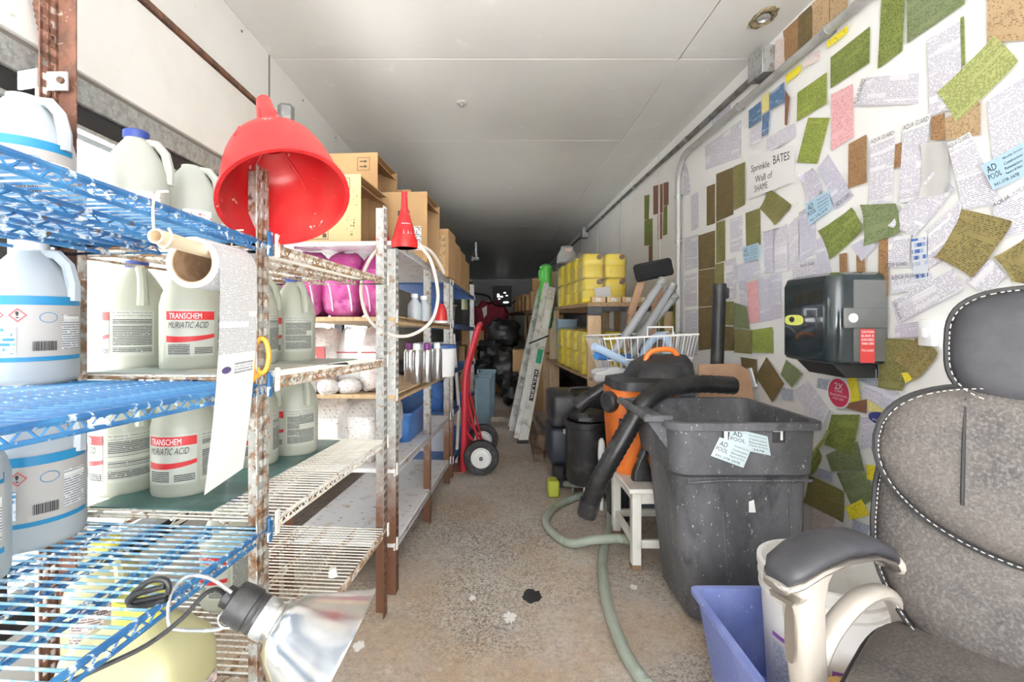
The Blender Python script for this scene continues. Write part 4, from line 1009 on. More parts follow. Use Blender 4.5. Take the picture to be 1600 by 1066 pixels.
# ================================================================ right side: bin, vacuum, chair, pail
m_bin = mat('weathered dark grey polythene', (0.082, 0.084, 0.092), 0.55, layers=[((0.15, 0.15, 0.162), 3.5, 0.42, 0.62), ((0.05, 0.05, 0.055), 9, 0.55, 0.7), ((0.42, 0.42, 0.43), 46, 0.655, 0.69), ((0.55, 0.55, 0.55), 85, 0.66, 0.70)], bump=0.15, bscale=30, stretch=(1.2, 1.2, 0.7))
m_binin = m_bin
t = thing('wheeled_bin', 'tall dark grey wheeled bin with paint splashes in front of the papered wall', 'bin', (0.90, 2.0, 0))
def rr4(x0, x1, y0, y1, z, r=0.06, n=6):
    out = []
    for (cx_, cy_, a0) in ((x1 - r, y1 - r, 0), (x0 + r, y1 - r, 90), (x0 + r, y0 + r, 180), (x1 - r, y0 + r, 270)):
        for k in range(n):
            a = R(a0 + 90 * k / (n - 1)); out.append((cx_ + r * math.cos(a), cy_ + r * math.sin(a), z))
    return out
q = MB()
q.loft([rr4(0.70, 1.095, 1.705, 2.01, 0.020), rr4(0.69, 1.105, 1.695, 2.02, 0.04), rr4(0.648, 1.125, 1.70, 2.075, 0.535), rr4(0.630, 1.135, 1.682, 2.12, 0.55), rr4(0.622, 1.140, 1.672, 2.19, 0.705), rr4(0.604, 1.155, 1.655, 2.215, 0.71), rr4(0.604, 1.155, 1.655, 2.215, 0.735), rr4(0.628, 1.132, 1.68, 2.19, 0.735), rr4(0.66, 1.11, 1.71, 2.06, 0.50), rr4(0.74, 1.08, 1.74, 1.99, 0.06)])
obj('body', q, m_bin, t)
for (xa, xb) in ((0.815, 0.800), (1.035, 1.045)):     # moulded grooves of the near face
    q = MB(); q.tube([(xa + 0.02, 1.6965, 0.06), (xb, 1.7005, 0.52)], 0.006, 6); obj('moulded_rib', q, m_bin, t)
q = MB(); q.tube([(0.68, 1.697, 0.515), (0.80, 1.6945, 0.525), (1.12, 1.6945, 0.525)], 0.006, 6); obj('moulded_rib', q, m_bin, t)
q = MB(); q.tube([(0.548, 2.10, 0.742), (0.548, 1.72, 0.742)], 0.014, 10); q.span((0.535, 1.715, 0.726), (0.64, 1.735, 0.75), 0.004); q.span((0.535, 2.085, 0.726), (0.64, 2.105, 0.75), 0.004); q.span((0.54, 1.72, 0.728), (0.625, 2.10, 0.736), 0.002)
for y in (1.74, 2.08): q.prism([(0.55, y, 0.73), (0.635, y, 0.73), (0.645, y, 0.60)], (0, 0.008, 0))
obj('handle', q, m_bin, t)
for x in (0.735, 1.10):
    q = MB(); q.lathe([(0.055, -0.018), (0.062, -0.012), (0.062, 0.012), (0.055, 0.018)], 22, (x + 0.005, 1.80, 0.062), (1, 0, 0)); obj('wheel', q, m_black, t)
def on_bin(x, z): return Vector((x, 1.672 + (0.71 - z) * 0.066 - 0.0025, z))        # upper band of the near face
def card(parent, name, pts, m, uv=(0.1, 0.06), lift=0.0):
    q = MB(); p = [Vector(a) + Vector((0, -lift, 0)) for a in pts]
    q.grid(lambda u, v: p[0] * (1 - u) * v + p[1] * u * v + p[2] * u * (1 - v) + p[3] * (1 - u) * (1 - v), 4, 4, lambda u, v: (u * uv[0], v * uv[1])); return obj(name, q, m, parent)
m_cardblue = print_mat('pale blue card type', (0.62, 0.74, 0.77), (0.10, 0.13, 0.16), 0.011, 0.012, 0.5)
m_cardplain = mat('pale blue card', (0.62, 0.74, 0.77), 0.5)
def bilin(p): return lambda u, v: p[0] * (1 - u) * v + p[1] * u * v + p[2] * u * (1 - v) + p[3] * (1 - u) * (1 - v)
def ad_card(parent, pts, lift, wall_n, mplain=None, right_text=True):
    """business card: AD POOL lettering with rows of small type"""
    p = [Vector(a) + wall_n * lift for a in pts]; f_ = bilin(p)
    q = MB(); q.grid(f_, 3, 3); c_ = obj('card', q, mplain or m_cardplain, parent)
    e = wall_n * 0.0006
    q = MB(); lettering(q, 'AD', lambda u, v: f_(u, v) + e, 0.24, 0.24, 0.08, 0.62); lettering(q, 'POOL', lambda u, v: f_(u, v) + e, 0.36, 0.20, 0.04, 0.36); obj('lettering', q, m_ink, c_)
    rows = ('Monthly Service', 'Construction', 'Renovations', 'Repairs & Paint')
    for k, s_ in enumerate(rows):
        if right_text:
            q = MB(); lettering(q, s_, lambda u, v: f_(u, v) + e, 0.45, 0.10, 0.50, 0.78 - k * 0.17); obj('lettering', q, m_ink, c_)
    q = MB(); lettering(q, '941-378-3478', lambda u, v: f_(u, v) + e, 0.75, 0.11, 0.10, 0.08); obj('lettering', q, m_ink, c_)
    return c_
ny = Vector((0, -1, 0))
def PB(px, py):      # pixel on the bin's near face
    d = 1.672
    for _ in range(3):
        p = P(px, py, d); d = on_bin(p.x, p.z).y
    return P(px, py, d)
ad_card(t, [PB(1141, 668), PB(1199, 682), PB(1204, 712), PB(1137, 698)], 0.001, ny)
ad_card(t, [PB(1124, 683), PB(1174, 700), PB(1161, 731), PB(1110, 712)], 0.0025, ny)
for (x, s_) in ((1128, 1), (1207, 0)):
    q = MB(); a = [PB(x, 667), PB(x + 20, 667), PB(x + 20, 692), PB(x, 692)]; q.add(a, [(0, 1, 2, 3)]); b_ = obj('dark_sticker', q, m_black, t)
    q = MB()
    if s_: pl = [(x + 3, 663), (x + 25, 663), (x + 25, 669), (x + 9, 669), (x + 9, 684), (x + 3, 680)]
    else: pl = [(x + 1, 664), (x + 16, 664), (x + 16, 682), (x + 12, 682), (x + 12, 669), (x + 1, 669)]
    q.add([PB(k[0], k[1] + 6) + ny * 0.0015 for k in pl], [tuple(range(len(pl)))]); obj('white_corner', q, m_inkw, b_)
q = MB(); q.add([P(1170, 784, 1.676), P(1178, 781, 1.676), P(1181, 801, 1.676), P(1170, 801, 1.676)], [(0, 1, 2, 3)]); obj('white_sticker', q, m_inkw, t)

# white stool under the vacuum
m_stool = mat('grubby white wood', (0.74, 0.72, 0.66), 0.55, layers=[((0.60, 0.56, 0.48), 8, 0.5, 0.68)])
t = thing('white_stool', 'small white wooden stool carrying the orange vacuum beside the bin', 'stool', (0.76, 2.2, 0))
sx0, sx1, sy0, sy1, szt = 0.600, 0.93, 2.09, 2.47, 0.36
q = MB(); q.span((sx0 - 0.02, sy0 - 0.02, szt - 0.022), (sx1 + 0.02, sy1 + 0.02, szt), 0.004); obj('seat', q, m_stool, t)
for x in (sx0 + 0.02, sx1 - 0.02):
    for y in (sy0 + 0.02, sy1 - 0.02):
        q = MB(); q.span((x - 0.02, y - 0.02, 0.014), (x + 0.02, y + 0.02, szt - 0.022), 0.003); l_ = obj('leg', q, m_stool, t)
        q = MB(); q.span((x - 0.022, y - 0.022, 0), (x + 0.022, y + 0.022, 0.022), 0.002); obj('foot', q, mat('brown foot block', (0.26, 0.16, 0.09), 0.8), l_)
for (a, b_) in (((sx0 + 0.01, sy0 + 0.04, 0.09), (sx0 + 0.03, sy1 - 0.04, 0.125)), ((sx0 + 0.04, sy0 + 0.01, 0.09), (sx1 - 0.04, sy0 + 0.03, 0.125)), ((sx0 + 0.04, sy1 - 0.03, 0.09), (sx1 - 0.04, sy1 - 0.01, 0.125)), ((sx0 + 0.01, sy0 + 0.04, szt - 0.075), (sx0 + 0.03, sy1 - 0.04, szt - 0.022)), ((sx0 + 0.04, sy0 + 0.01, szt - 0.075), (sx1 - 0.04, sy0 + 0.03, szt - 0.022))):
    q = MB(); q.span(a, b_, 0.002); obj('stretcher', q, m_stool, t)

# orange and black vacuum
m_orange = mat('orange plastic', (0.80, 0.20, 0.03), 0.4, layers=[((0.66, 0.15, 0.03), 7, 0.5, 0.7)])
m_blackdusty = mat('dusty black plastic', (0.020, 0.020, 0.022), 0.45, layers=[((0.075, 0.075, 0.075), 9, 0.52, 0.7)], bump=0.15, bscale=40)
t = thing('shop_vacuum', 'orange and black shop vacuum on the white stool behind the bin', 'vacuum', (0.75, 2.25, szt))
q = MB(); q.loft([rr4(0.63, 0.90, 2.12, 2.36, szt, 0.07), rr4(0.615, 0.91, 2.11, 2.37, szt + 0.06, 0.07), rr4(0.60, 0.93, 2.10, 2.39, szt + 0.30, 0.08), rr4(0.60, 0.93, 2.10, 2.39, szt + 0.40, 0.08)]); obj('tank', q, m_orange, t)
q = MB(); q.loft([rr4(0.61, 0.98, 2.08, 2.42, szt + 0.40, 0.08), rr4(0.615, 0.975, 2.085, 2.41, szt + 0.44, 0.08), rr4(0.70, 1.02, 2.13, 2.40, szt + 0.455, 0.09), rr4(0.74, 1.02, 2.15, 2.40, szt + 0.515, 0.09), rr4(0.80, 1.0, 2.20, 2.36, szt + 0.555, 0.07)]); obj('motor_head', q, m_blackdusty, t)
q = MB(); q.tube(smooth_pts([(0.785, 2.22, szt + 0.53), (0.80, 2.22, szt + 0.565), (0.85, 2.22, szt + 0.585), (0.92, 2.22, szt + 0.58), (0.95, 2.22, szt + 0.53)]), 0.013, 8); obj('carry_handle', q, m_orange, t)
q = MB(); q.lathe([(0.05, -0.02), (0.052, 0.02), (0.04, 0.03)], 20, (0.60, 2.16, szt + 0.34), (-1, -0.5, 0)); obj('inlet', q, m_blackdusty, t)
q = MB(); bp = [Vector((0.622, 2.095, szt + 0.275)), Vector((0.70, 2.092, szt + 0.255)), Vector((0.70, 2.096, szt + 0.185)), Vector((0.622, 2.099, szt + 0.20))]
q.prism(bp, (0, -0.006, 0)); bd = obj('badge', q, mat('dark blue badge', (0.03, 0.04, 0.08), 0.4), t)
q = MB(); fb = bilin([p + Vector((0, -0.0066, 0)) for p in bp]); lettering(q, 'RIDGID', fb, 0.86, 0.40, 0.07, 0.42); obj('lettering', q, m_inkw, bd)
q = MB(); q.tube(smooth_pts([(0.735, 2.07, szt + 0.30), (0.74, 2.055, szt + 0.24), (0.735, 2.05, szt + 0.16), (0.715, 2.05, szt + 0.10)]), [0.014, 0.015, 0.016, 0.017, 0.017, 0.017, 0.017, 0.018, 0.019, 0.02, 0.021, 0.022, 0.024][:13], 10); q.loft([rr4(0.70, 0.735, 2.035, 2.065, szt + 0.105, 0.012), rr4(0.675, 0.755, 2.03, 2.075, szt + 0.045, 0.012), rr4(0.67, 0.77, 2.03, 2.08, szt + 0.002, 0.012)]); obj('nozzle', q, m_black, t)

t.location.x -= 0.045; t.location.y += 0.135
def hose_r(pts, r, amp=0.08): return [r * (1 + (amp if k % 2 else 0)) for k in range(len(pts))]
m_hose = mat('black ribbed hose', (0.013, 0.013, 0.014), 0.32, layers=[((0.035, 0.035, 0.035), 20, 0.5, 0.65)])
hp = smooth_pts([P(1148, 603, 2.17), P(1100, 600, 2.16), P(1062, 603, 2.13), P(1030, 612, 2.07), P(1005, 632, 2.02), P(985, 665, 2.02), P(962, 705, 2.02), P(940, 745, 2.04), P(924, 780, 2.06), P(917, 802, 2.07)], 9)
t = thing('vacuum_hose', 'thick black ribbed hose draped over the bin rim and hanging down in front', 'hose', P(917, 802, 2.07))
q = MB(); q.tube(hp, hose_r(hp, 0.038, 0.09), 14); obj('hose', q, m_hose, t)
q = MB(); e = hp[-1]; dv = (hp[-1] - hp[-4]).normalized(); q.lathe([(0.043, -0.07), (0.044, -0.02), (0.041, 0.0), (0.036, 0.0), (0.034, -0.02)], 18, e + dv * 0.01, dv); obj('cuff', q, m_black, t)
hp2 = smooth_pts([P(905, 633, 2.62), P(925, 618, 2.60), P(955, 602, 2.58), P(975, 596, 2.56)], 9)
t = thing('short_hose', 'short black hose end poking out towards the ladder above the black drum', 'hose', P(905, 633, 2.55))
q = MB(); q.tube(hp2, hose_r(hp2, 0.036, 0.05), 14); obj('hose', q, m_hose, t)
q = MB(); dv = (hp2[0] - hp2[3]).normalized(); q.lathe([(0.040, -0.07), (0.043, -0.02), (0.044, 0.01), (0.037, 0.01), (0.034, -0.03)], 18, hp2[0], dv); obj('cuff', q, m_black, t)
t = thing('extension_tube', 'tall black vacuum tube standing upright against the papered wall', 'tube', (P(1124, 450, 2.62).x, 2.62, 0))
tx = P(1124, 450, 2.62); q = MB(); q.tube([(tx.x - 0.02, 2.62, 0.60), (tx.x, 2.62, 1.27)], 0.034, 18); obj('tube', q, m_blackdusty, t); q = MB(); q.lathe([(0.036, -0.03), (0.037, 0.0), (0.034, 0.012), (0.022, 0.014)], 18, (tx.x, 2.62, 1.275)); q.box((tx.x + 0.04, 2.62, 1.235), (0.02, 0.03, 0.06), None, 0.006); obj('end_collar', q, m_black, t)
q = MB(); q.lathe([(0.045, 0), (0.05, 0.02), (0.04, 0.60), (0.036, 0.62)], 16, (tx.x - 0.02, 2.62, 0)); obj('foot_tube', q, m_blackdusty, t)

# worn office chair against the wall
m_leather = mat('worn grey leather', (0.075, 0.068, 0.066), 0.55, layers=[((0.145, 0.125, 0.113), 4.5, 0.40, 0.62), ((0.045, 0.045, 0.05), 7, 0.54, 0.70), ((0.19, 0.175, 0.165), 170, 0.46, 0.72), ((0.04, 0.04, 0.042), 210, 0.55, 0.75), ((0.12, 0.135, 0.18), 8.5, 0.675, 0.70)], bump=0.3, bscale=120)
m_leather2 = mat('dark headrest leather', (0.045, 0.045, 0.053), 0.42, layers=[((0.075, 0.075, 0.085), 6, 0.45, 0.65), ((0.20, 0.16, 0.14), 13, 0.66, 0.72)], bump=0.15, bscale=120)
m_trim = mat('champagne plastic', (0.56, 0.51, 0.45), 0.35, 0.2, layers=[((0.44, 0.40, 0.35), 9, 0.5, 0.68)])
m_chrome = mat('worn chrome', (0.50, 0.46, 0.42), 0.22, 0.9)
m_stitch = mat('pale stitching', (0.55, 0.53, 0.50), 0.8)
m_piping = mat('black piping', (0.03, 0.03, 0.032), 0.5)
CF = math.atan2(-0.66, -0.75)
chair = thing('office_chair', 'worn grey leather office chair with padded headrest against the papered wall', 'chair', (0.836, 0.695, 0), CF)
def bx(z): return -0.20 - 0.16 * (z - 0.5) / 0.6            # recline of the back
def pad(name, outline, xf, thick, bulge, m, parent, n=5):
    """upholstered pad: outline of (y, z); xf(z) gives the plane it lies on"""
    q = MB(); cy_ = sum(p[0] for p in outline) / len(outline); cz_ = sum(p[1] for p in outline) / len(outline)
    def ring(s_, x): return [(xf(cz_ + (z - cz_) * s_) + x, cy_ + (y - cy_) * s_, cz_ + (z - cz_) * s_) for y, z in outline]
    rings = [ring(0.05, 0), ring(0.93, 0), ring(1.0, thick * 0.3), ring(1.0, thick * 0.7)]
    for k in range(1, n + 3):
        s_ = 1.0 - 0.97 * (k / (n + 2)) ** 1.3; rings.append(ring(s_, thick * 0.7 + thick * 0.3 * min(1, k / 1.5) + bulge * (1 - s_ * s_)))
    q.loft(rings); o = obj(name, q, m, parent, w=False, angle=60)
    q = MB(); q.tube([Vector((xf(z) + thick * 0.78, y, z)) for y, z in outline], 0.0055, 6, closed=True); obj('piping', q, m_piping, o, w=False)
    return o
def soft(y, z, ry, rz, p=2.8, n=40, f_=None):
    out = []
    for k in range(n):
        a = 2 * PI * k / n; c_, s_ = math.cos(a), math.sin(a)
        yy = y + ry * math.copysign(abs(c_) ** (2 / p), c_); zz = z + rz * math.copysign(abs(s_) ** (2 / p), s_)
        out.append(f_(yy, zz) if f_ else (yy, zz))
    return out
lower = pad('back_cushion', soft(0, 0.68, 0.265, 0.24, 3.2, 48, lambda y, z: (y * (1.0 if z > 0.62 else 1 - (0.62 - z) * 1.0), z)), bx, 0.075, 0.02, m_leather, chair)
def up_shape(y, z): return (y * (1 - max(0, z - 0.86) * 0.9), z - (0.06 * (1 - (y / 0.25) ** 2) if z < 0.82 else 0))
upper = pad('upper_cushion', soft(0, 0.85, 0.262, 0.125, 3.0, 56, up_shape), lambda z: bx(z) + 0.055, 0.06, 0.02, m_leather, chair)
head = pad('headrest', soft(0, 1.045, 0.155, 0.112, 3.2, 48), lambda z: bx(z) + 0.04 + 0.12 * max(0, z - 0.95), 0.075, 0.025, m_leather2, chair)
for yy in (-0.125, 0.125):
    q = MB(); q.tube([Vector((bx(z) + 0.055 + 0.050 + 0.0265 * math.sin(max(0.0, min(1.0, (z - 0.70) / 0.26)) * PI) ** 0.5, yy, z)) for z in [0.755 + 0.19 * k / 10 for k in range(11)]], 0.0030, 6); obj('seam', q, m_piping, upper, w=False)
def stitches(parent, outline, xf, off, shrink):
    cy_ = sum(p[0] for p in outline) / len(outline); cz_ = sum(p[1] for p in outline) / len(outline)
    pts = [Vector((xf(cz_ + (z - cz_) * shrink) + off, cy_ + (y - cy_) * shrink, cz_ + (z - cz_) * shrink)) for y, z in outline]
    q = MB(); n = len(pts)
    for i in range(n):
        a, b_ = pts[i], pts[(i + 1) % n]; L_ = (b_ - a).length; m_ = max(1, int(L_ / 0.009))
        for k in range(m_):
            q.tube([a.lerp(b_, (k + 0.2) / m_), a.lerp(b_, (k + 0.75) / m_)], 0.0011, 4)
    o = obj('stitching', q, m_stitch, parent, w=False); o['kind'] = 'stuff'
stitches(head, soft(0, 1.045, 0.155, 0.112, 3.2, 48), lambda z: bx(z) + 0.04 + 0.12 * max(0, z - 0.95), 0.080, 0.965)
stitches(upper, soft(0, 0.85, 0.262, 0.125, 3.0, 56, up_shape), lambda z: bx(z) + 0.055, 0.066, 0.965)
stitches(lower, soft(0, 0.68, 0.265, 0.24, 3.2, 48, lambda y, z: (y * (1.0 if z > 0.62 else 1 - (0.62 - z) * 1.0), z)), bx, 0.079, 0.97)
q = MB(); q.blob((0.03, 0, 0.455), (0.27, 0.255, 0.052), 4.0, 0, 0, 40, 14); seat = obj('seat', q, m_leather, chair, w=False, angle=60)
q = MB(); q.tube([(0.03 + 0.272 * math.copysign(abs(math.cos(a)) ** 0.5, math.cos(a)), 0.257 * math.copysign(abs(math.sin(a)) ** 0.5, math.sin(a)), 0.466) for a in [2 * PI * k / 60 for k in range(60)]], 0.005, 6, closed=True); obj('piping', q, m_piping, seat, w=False)
for s_ in (-1, 1):
    ca, sa = math.cos(R(20)), math.sin(R(20))
    def A(x, w_, z): return Vector((-0.115 + x * ca - w_ * sa, s_ * (0.240 + x * sa + w_ * ca), z))     # armrests splay outwards
    path = [(-0.02, 0.625, 0.6), (0.01, 0.648, 0.85), (0.07, 0.672, 1.0), (0.15, 0.680, 1.05), (0.22, 0.672, 1.05), (0.265, 0.657, 0.95), (0.285, 0.645, 0.6)]
    def tubeish(wd, dz, hz, k=1.0, p=0.7): return [[A(x * k, w_ * wd * math.copysign(abs(math.cos(a)) ** p, math.cos(a)), z + dz + hz * math.sin(a)) for a in [2 * PI * j / 20 for j in range(20)]] for (x, z, w_) in path]
    q = MB(); q.loft(tubeish(0.040, 0, 0.017)); arm = obj('arm_pad', q, m_leather2, chair, w=False, angle=70)
    q = MB(); q.loft(tubeish(0.042, -0.018, 0.008, 1.01, 0.6)); obj('arm_shell', q, m_chrome, arm, w=False, angle=70)
    q = MB(); rings = []
    for (z, x, rx_, ry_) in ((0.655, 0.20, 0.050, 0.030), (0.625, 0.212, 0.038, 0.028), (0.58, 0.218, 0.034, 0.027), (0.50, 0.212, 0.032, 0.026), (0.44, 0.205, 0.031, 0.025), (0.34, 0.195, 0.028, 0.024)):
        rings.append([A(x + rx_ * math.copysign(abs(math.cos(a)) ** 0.7, math.cos(a)), ry_ * math.copysign(abs(math.sin(a)) ** 0.7, math.sin(a)), z) for a in [2 * PI * j / 20 for j in range(20)]])
    q.loft(rings); po = obj('arm_post', q, m_trim, chair, w=False, angle=60)
    q = MB(); ring8 = [(0.010 * math.copysign(abs(math.cos(a)) ** 0.6, math.cos(a)), 0.052 * math.copysign(abs(math.sin(a)) ** 0.6, math.sin(a))) for a in [2 * PI * j / 20 for j in range(20)]]
    q.loft([[A(0.247, y_, 0.535 + z_) for y_, z_ in ring8], [A(0.254, y_, 0.535 + z_) for y_, z_ in ring8]]); obj('height_slot', q, m_chrome, po, w=False)
    q = MB(); q.loft([[A(x, y_, z_) for y_, z_ in ((-0.02, 0.598), (0.02, 0.598), (0.024, 0.606), (-0.024, 0.606))] for x in (0.235, 0.275)]); obj('height_lever', q, m_chrome, po, w=False)
    hp_ = smooth_pts([A(0.20, 0, 0.44), A(0.15, 0, 0.51), A(0.07, 0, 0.555), A(-0.01, 0, 0.555), A(-0.06, 0.0, 0.505), A(-0.07, -0.01, 0.44), A(-0.05, -0.06, 0.40), A(0.02, -0.14, 0.385)], 4)
    rings = []; sd = (A(0, 1, 0) - A(0, 0, 0)).normalized()
    for i, p in enumerate(hp_):
        tg = (hp_[min(i + 1, len(hp_) - 1)] - hp_[max(i - 1, 0)]).normalized(); nn = tg.cross(sd).normalized()
        rings.append([p + sd * (0.020 * math.cos(a)) + nn * (0.014 * math.sin(a)) for a in [2 * PI * j / 12 for j in range(12)]])
    q = MB(); q.loft(rings); obj('arm_hoop', q, m_trim, chair, w=False)
    q = MB(); q.tube([A(-0.015, 0, 0.625), A(-0.05, -0.01, 0.60), A(-0.09, -0.03, 0.585)], [0.016, 0.015, 0.012], 10); obj('arm_joint', q, m_trim, chair, w=False)
q = MB(); q.box((0, 0, 0.385), (0.26, 0.22, 0.035), None, 0.01); obj('seat_plate', q, m_black, chair, w=False)
q = MB(); q.lathe([(0.028, 0.10), (0.028, 0.25), (0.02, 0.25), (0.02, 0.37)], 16); obj('gas_lift', q, m_black, chair, w=False)
for k in range(5):
    a = 2 * PI * k / 5 + 0.3; dv = Vector((math.cos(a), math.sin(a), 0))
    q = MB(); q.tube([dv * 0.02 + Vector((0, 0, 0.115)), dv * 0.15 + Vector((0, 0, 0.10)), dv * 0.28 + Vector((0, 0, 0.075))], [0.028, 0.022, 0.016], 8); l_ = obj('base_leg', q, m_trim, chair, w=False)
    q = MB(); q.lathe([(0.024, -0.022), (0.028, -0.015), (0.028, 0.015), (0.024, 0.022)], 14, dv * 0.28 + Vector((0, 0, 0.028)), dv.cross(Vector((0, 0, 1)))); obj('caster', q, m_black, l_, w=False)

# blue tote with the white pail and a tan bag
m_tote = mat('periwinkle blue polythene', (0.21, 0.27, 0.62), 0.5, layers=[((0.30, 0.36, 0.70), 5, 0.45, 0.65), ((0.70, 0.70, 0.74), 70, 0.66, 0.71)])
open_tub('blue_tote', 'open periwinkle blue tote on the floor in front of the dark bin', 'tote', (0.875, 1.28, 0.001), (0.50, 0.44, 0.255), 0.004, m_tote, 0.86, 0.014)
m_pail = mat('white pail plastic', (0.78, 0.77, 0.74), 0.4, layers=[((0.66, 0.62, 0.55), 9, 0.55, 0.7)])
pc = Vector((0.905, 1.325, 0.012))
t = thing('white_pail', 'white plastic pail with purple printed label standing in the blue tote', 'pail', pc)
q = MB(); q.lathe([(0.128, 0), (0.132, 0.01), (0.148, 0.30), (0.148, 0.325), (0.156, 0.327), (0.156, 0.337), (0.149, 0.340), (0.149, 0.355), (0.158, 0.357), (0.158, 0.368), (0.150, 0.372), (0.152, 0.385), (0.160, 0.388), (0.160, 0.405), (0.148, 0.406), (0.143, 0.33), (0.124, 0.012)], 40, pc); obj('body', q, m_pail, t)
fa = math.atan2(-pc.y, -pc.x)
def psurf(u, v): r = 0.1335 + (v - 0.01) * 0.052; return pc + Vector((r * math.cos(fa + u / r), r * math.sin(fa + u / r), v))
m_pur = mat('purple print', (0.30, 0.10, 0.45), 0.5)
q = MB(); q.grid(lambda u, v: psurf(-0.13 + 0.10 * u, 0.10 + 0.11 * v), 8, 4, lambda u, v: (u * 0.10, v * 0.11)); lb = obj('label', q, print_mat('pail label type', (0.62, 0.66, 0.72), (0.36, 0.38, 0.48), 0.007, 0.01, 0.5), t)
q = MB(); q.grid(lambda u, v: psurf(-0.13 + 0.12 * u, 0.222 + 0.012 * v), 8, 1); obj('stripe', q, m_pur, t)
q = MB()
for (u0, u1, v0, v1) in ((0.02, 0.10, 0.20, 0.208), (0.02, 0.10, 0.10, 0.108), (0.02, 0.026, 0.10, 0.208), (0.094, 0.10, 0.10, 0.208)):
    q.grid(lambda u, v: psurf(u0 + (u1 - u0) * u, v0 + (v1 - v0) * v), 5, 1)
obj('label_border', q, m_pur, t)
q = MB(); q.grid(lambda u, v: psurf(0.03 + 0.06 * u, 0.115 + 0.08 * v), 5, 2, lambda u, v: (u * 0.06, v * 0.08)); obj('print', q, print_mat('purple pail type', (0.78, 0.77, 0.76), (0.3, 0.22, 0.42), 0.012, 0.02, 0.5), t)
q = MB(); q.blob((0.80, 1.14, 0.155), (0.10, 0.055, 0.075), 2.6, 0.18, 3, 22, 14)
tag(obj('tan_pouch', q, mat('tan leather', (0.62, 0.36, 0.12), 0.5, layers=[((0.48, 0.26, 0.08), 9, 0.5, 0.66)])), 'tan leather pouch lying in the blue tote in front of the pail', 'pouch')
q = MB(); q.span((0.70, 1.10, 0.010), (0.90, 1.18, 0.08), 0.01); tag(obj('folded_cloth', q, m_board), 'pale folded cloth under the tan pouch in the tote', 'cloth')

# paper towel dispenser
m_smoke = mat('smoked dark plastic', (0.018, 0.026, 0.030), 0.12, layers=[((0.03, 0.045, 0.05), 3, 0.4, 0.65)], coat=0.5, stretch=(1, 1, 0.3))
m_smokegrey = mat('grey smoked side', (0.16, 0.165, 0.16), 0.25, layers=[((0.12, 0.12, 0.115), 3, 0.45, 0.65)])
ya, yb, za, zc_, xo = 1.66, 1.945, 0.937, 1.262, 1.165
t = thing('towel_dispenser', 'smoked dark paper towel dispenser with yellow and red stickers on the papered wall', 'dispenser', (XR - 0.1, (ya + yb) / 2, za))
q = MB()
def dsec(z, ins=0.0):
    pts = [(XR - 0.002, ya + ins), (XR - 0.03, ya + ins)]
    for k in range(9):
        a = R(90 * k / 8); r = 0.045
        pts.append((xo + ins + r - r * math.sin(a), ya + ins + r - r * math.cos(a)))
    for k in range(9):
        a = R(90 * k / 8); r = 0.02
        pts.append((xo + ins + r - r * math.cos(a), yb - ins - r + r * math.sin(a)))
    pts += [(XR - 0.03, yb - ins), (XR - 0.002, yb - ins)]
    return [(x, y, z) for x, y in pts]
q.loft([dsec(za, 0.02), dsec(za + 0.006, 0.006), dsec(za + 0.018), dsec(zc_ - 0.04), dsec(zc_ - 0.012, 0.008), dsec(zc_, 0.03)]); shell = obj('cover', q, m_smoke, t)
q = MB(); q.span((xo + 0.075, ya - 0.004, za + 0.012), (XR - 0.003, ya + 0.002, zc_ - 0.03), 0.002); obj('side_panel', q, m_smokegrey, t)
q = MB(); q.span((xo + 0.035, ya - 0.012, 1.065), (XR - 0.012, ya - 0.004, 1.135), 0.004, 2); hs = obj('latch_band', q, m_smokegrey, t)
q = MB(); q.lathe([(0.0, 0.0), (0.016, 0.0), (0.016, 0.003), (0.0, 0.004)], 20, (xo + 0.065, ya - 0.012, 1.10), (0, -1, 0)); obj('lock', q, m_capwhite, hs)
def dfront(u, v): return Vector((xo - 0.0015, yb - 0.022 - u * 0.20, v))
q = MB(); n = 24; q.add([dfront(0.28 + 0.29 * math.copysign(abs(math.cos(2 * PI * k / n)) ** 0.7, math.cos(2 * PI * k / n)), 1.092 + 0.020 * math.copysign(abs(math.sin(2 * PI * k / n)) ** 0.7, math.sin(2 * PI * k / n))) for k in range(n)], [tuple(range(n))])
ys = obj('yellow_sticker', q, mat('yellow sticker', (0.74, 0.78, 0.16), 0.45), t)
q = MB(); q.add([dfront(0.22 + 0.085 * math.cos(2 * PI * k / n), 1.094 + 0.011 * math.sin(2 * PI * k / n)) - Vector((0.0008, 0, 0)) for k in range(n)], [tuple(range(n))]); obj('emblem', q, m_ink, ys)
q = MB(); q.add([(xo + 0.095, ya - 0.0055, 0.945), (xo + 0.145, ya - 0.0055, 0.945), (xo + 0.145, ya - 0.0055, 1.062), (xo + 0.095, ya - 0.0055, 1.062)], [(0, 1, 2, 3)]); rs = obj('red_sticker', q, mat('red sticker', (0.62, 0.06, 0.06), 0.5), t)
for k, s_ in enumerate(('CAUTION', 'BLADE IS', 'EXPOSED', 'WHEN OPEN', 'TO LOAD')):
    q = MB(); lettering(q, s_, lambda u, v: Vector((xo + 0.099 + u, ya - 0.0062, v)), 0.042, 0.008, 0, 1.048 - k * 0.0135 - (0.01 if k > 3 else 0)); obj('lettering', q, m_inkw, rs)
q = MB(); q.prism([(xo + 0.03, 1.70, za), (XR - 0.004, 1.70, za), (XR - 0.004, 1.70, za - 0.05), (xo + 0.08, 1.70, za - 0.05)], (0, 0.20, 0)); obj('paper_chute', q, m_black, t)
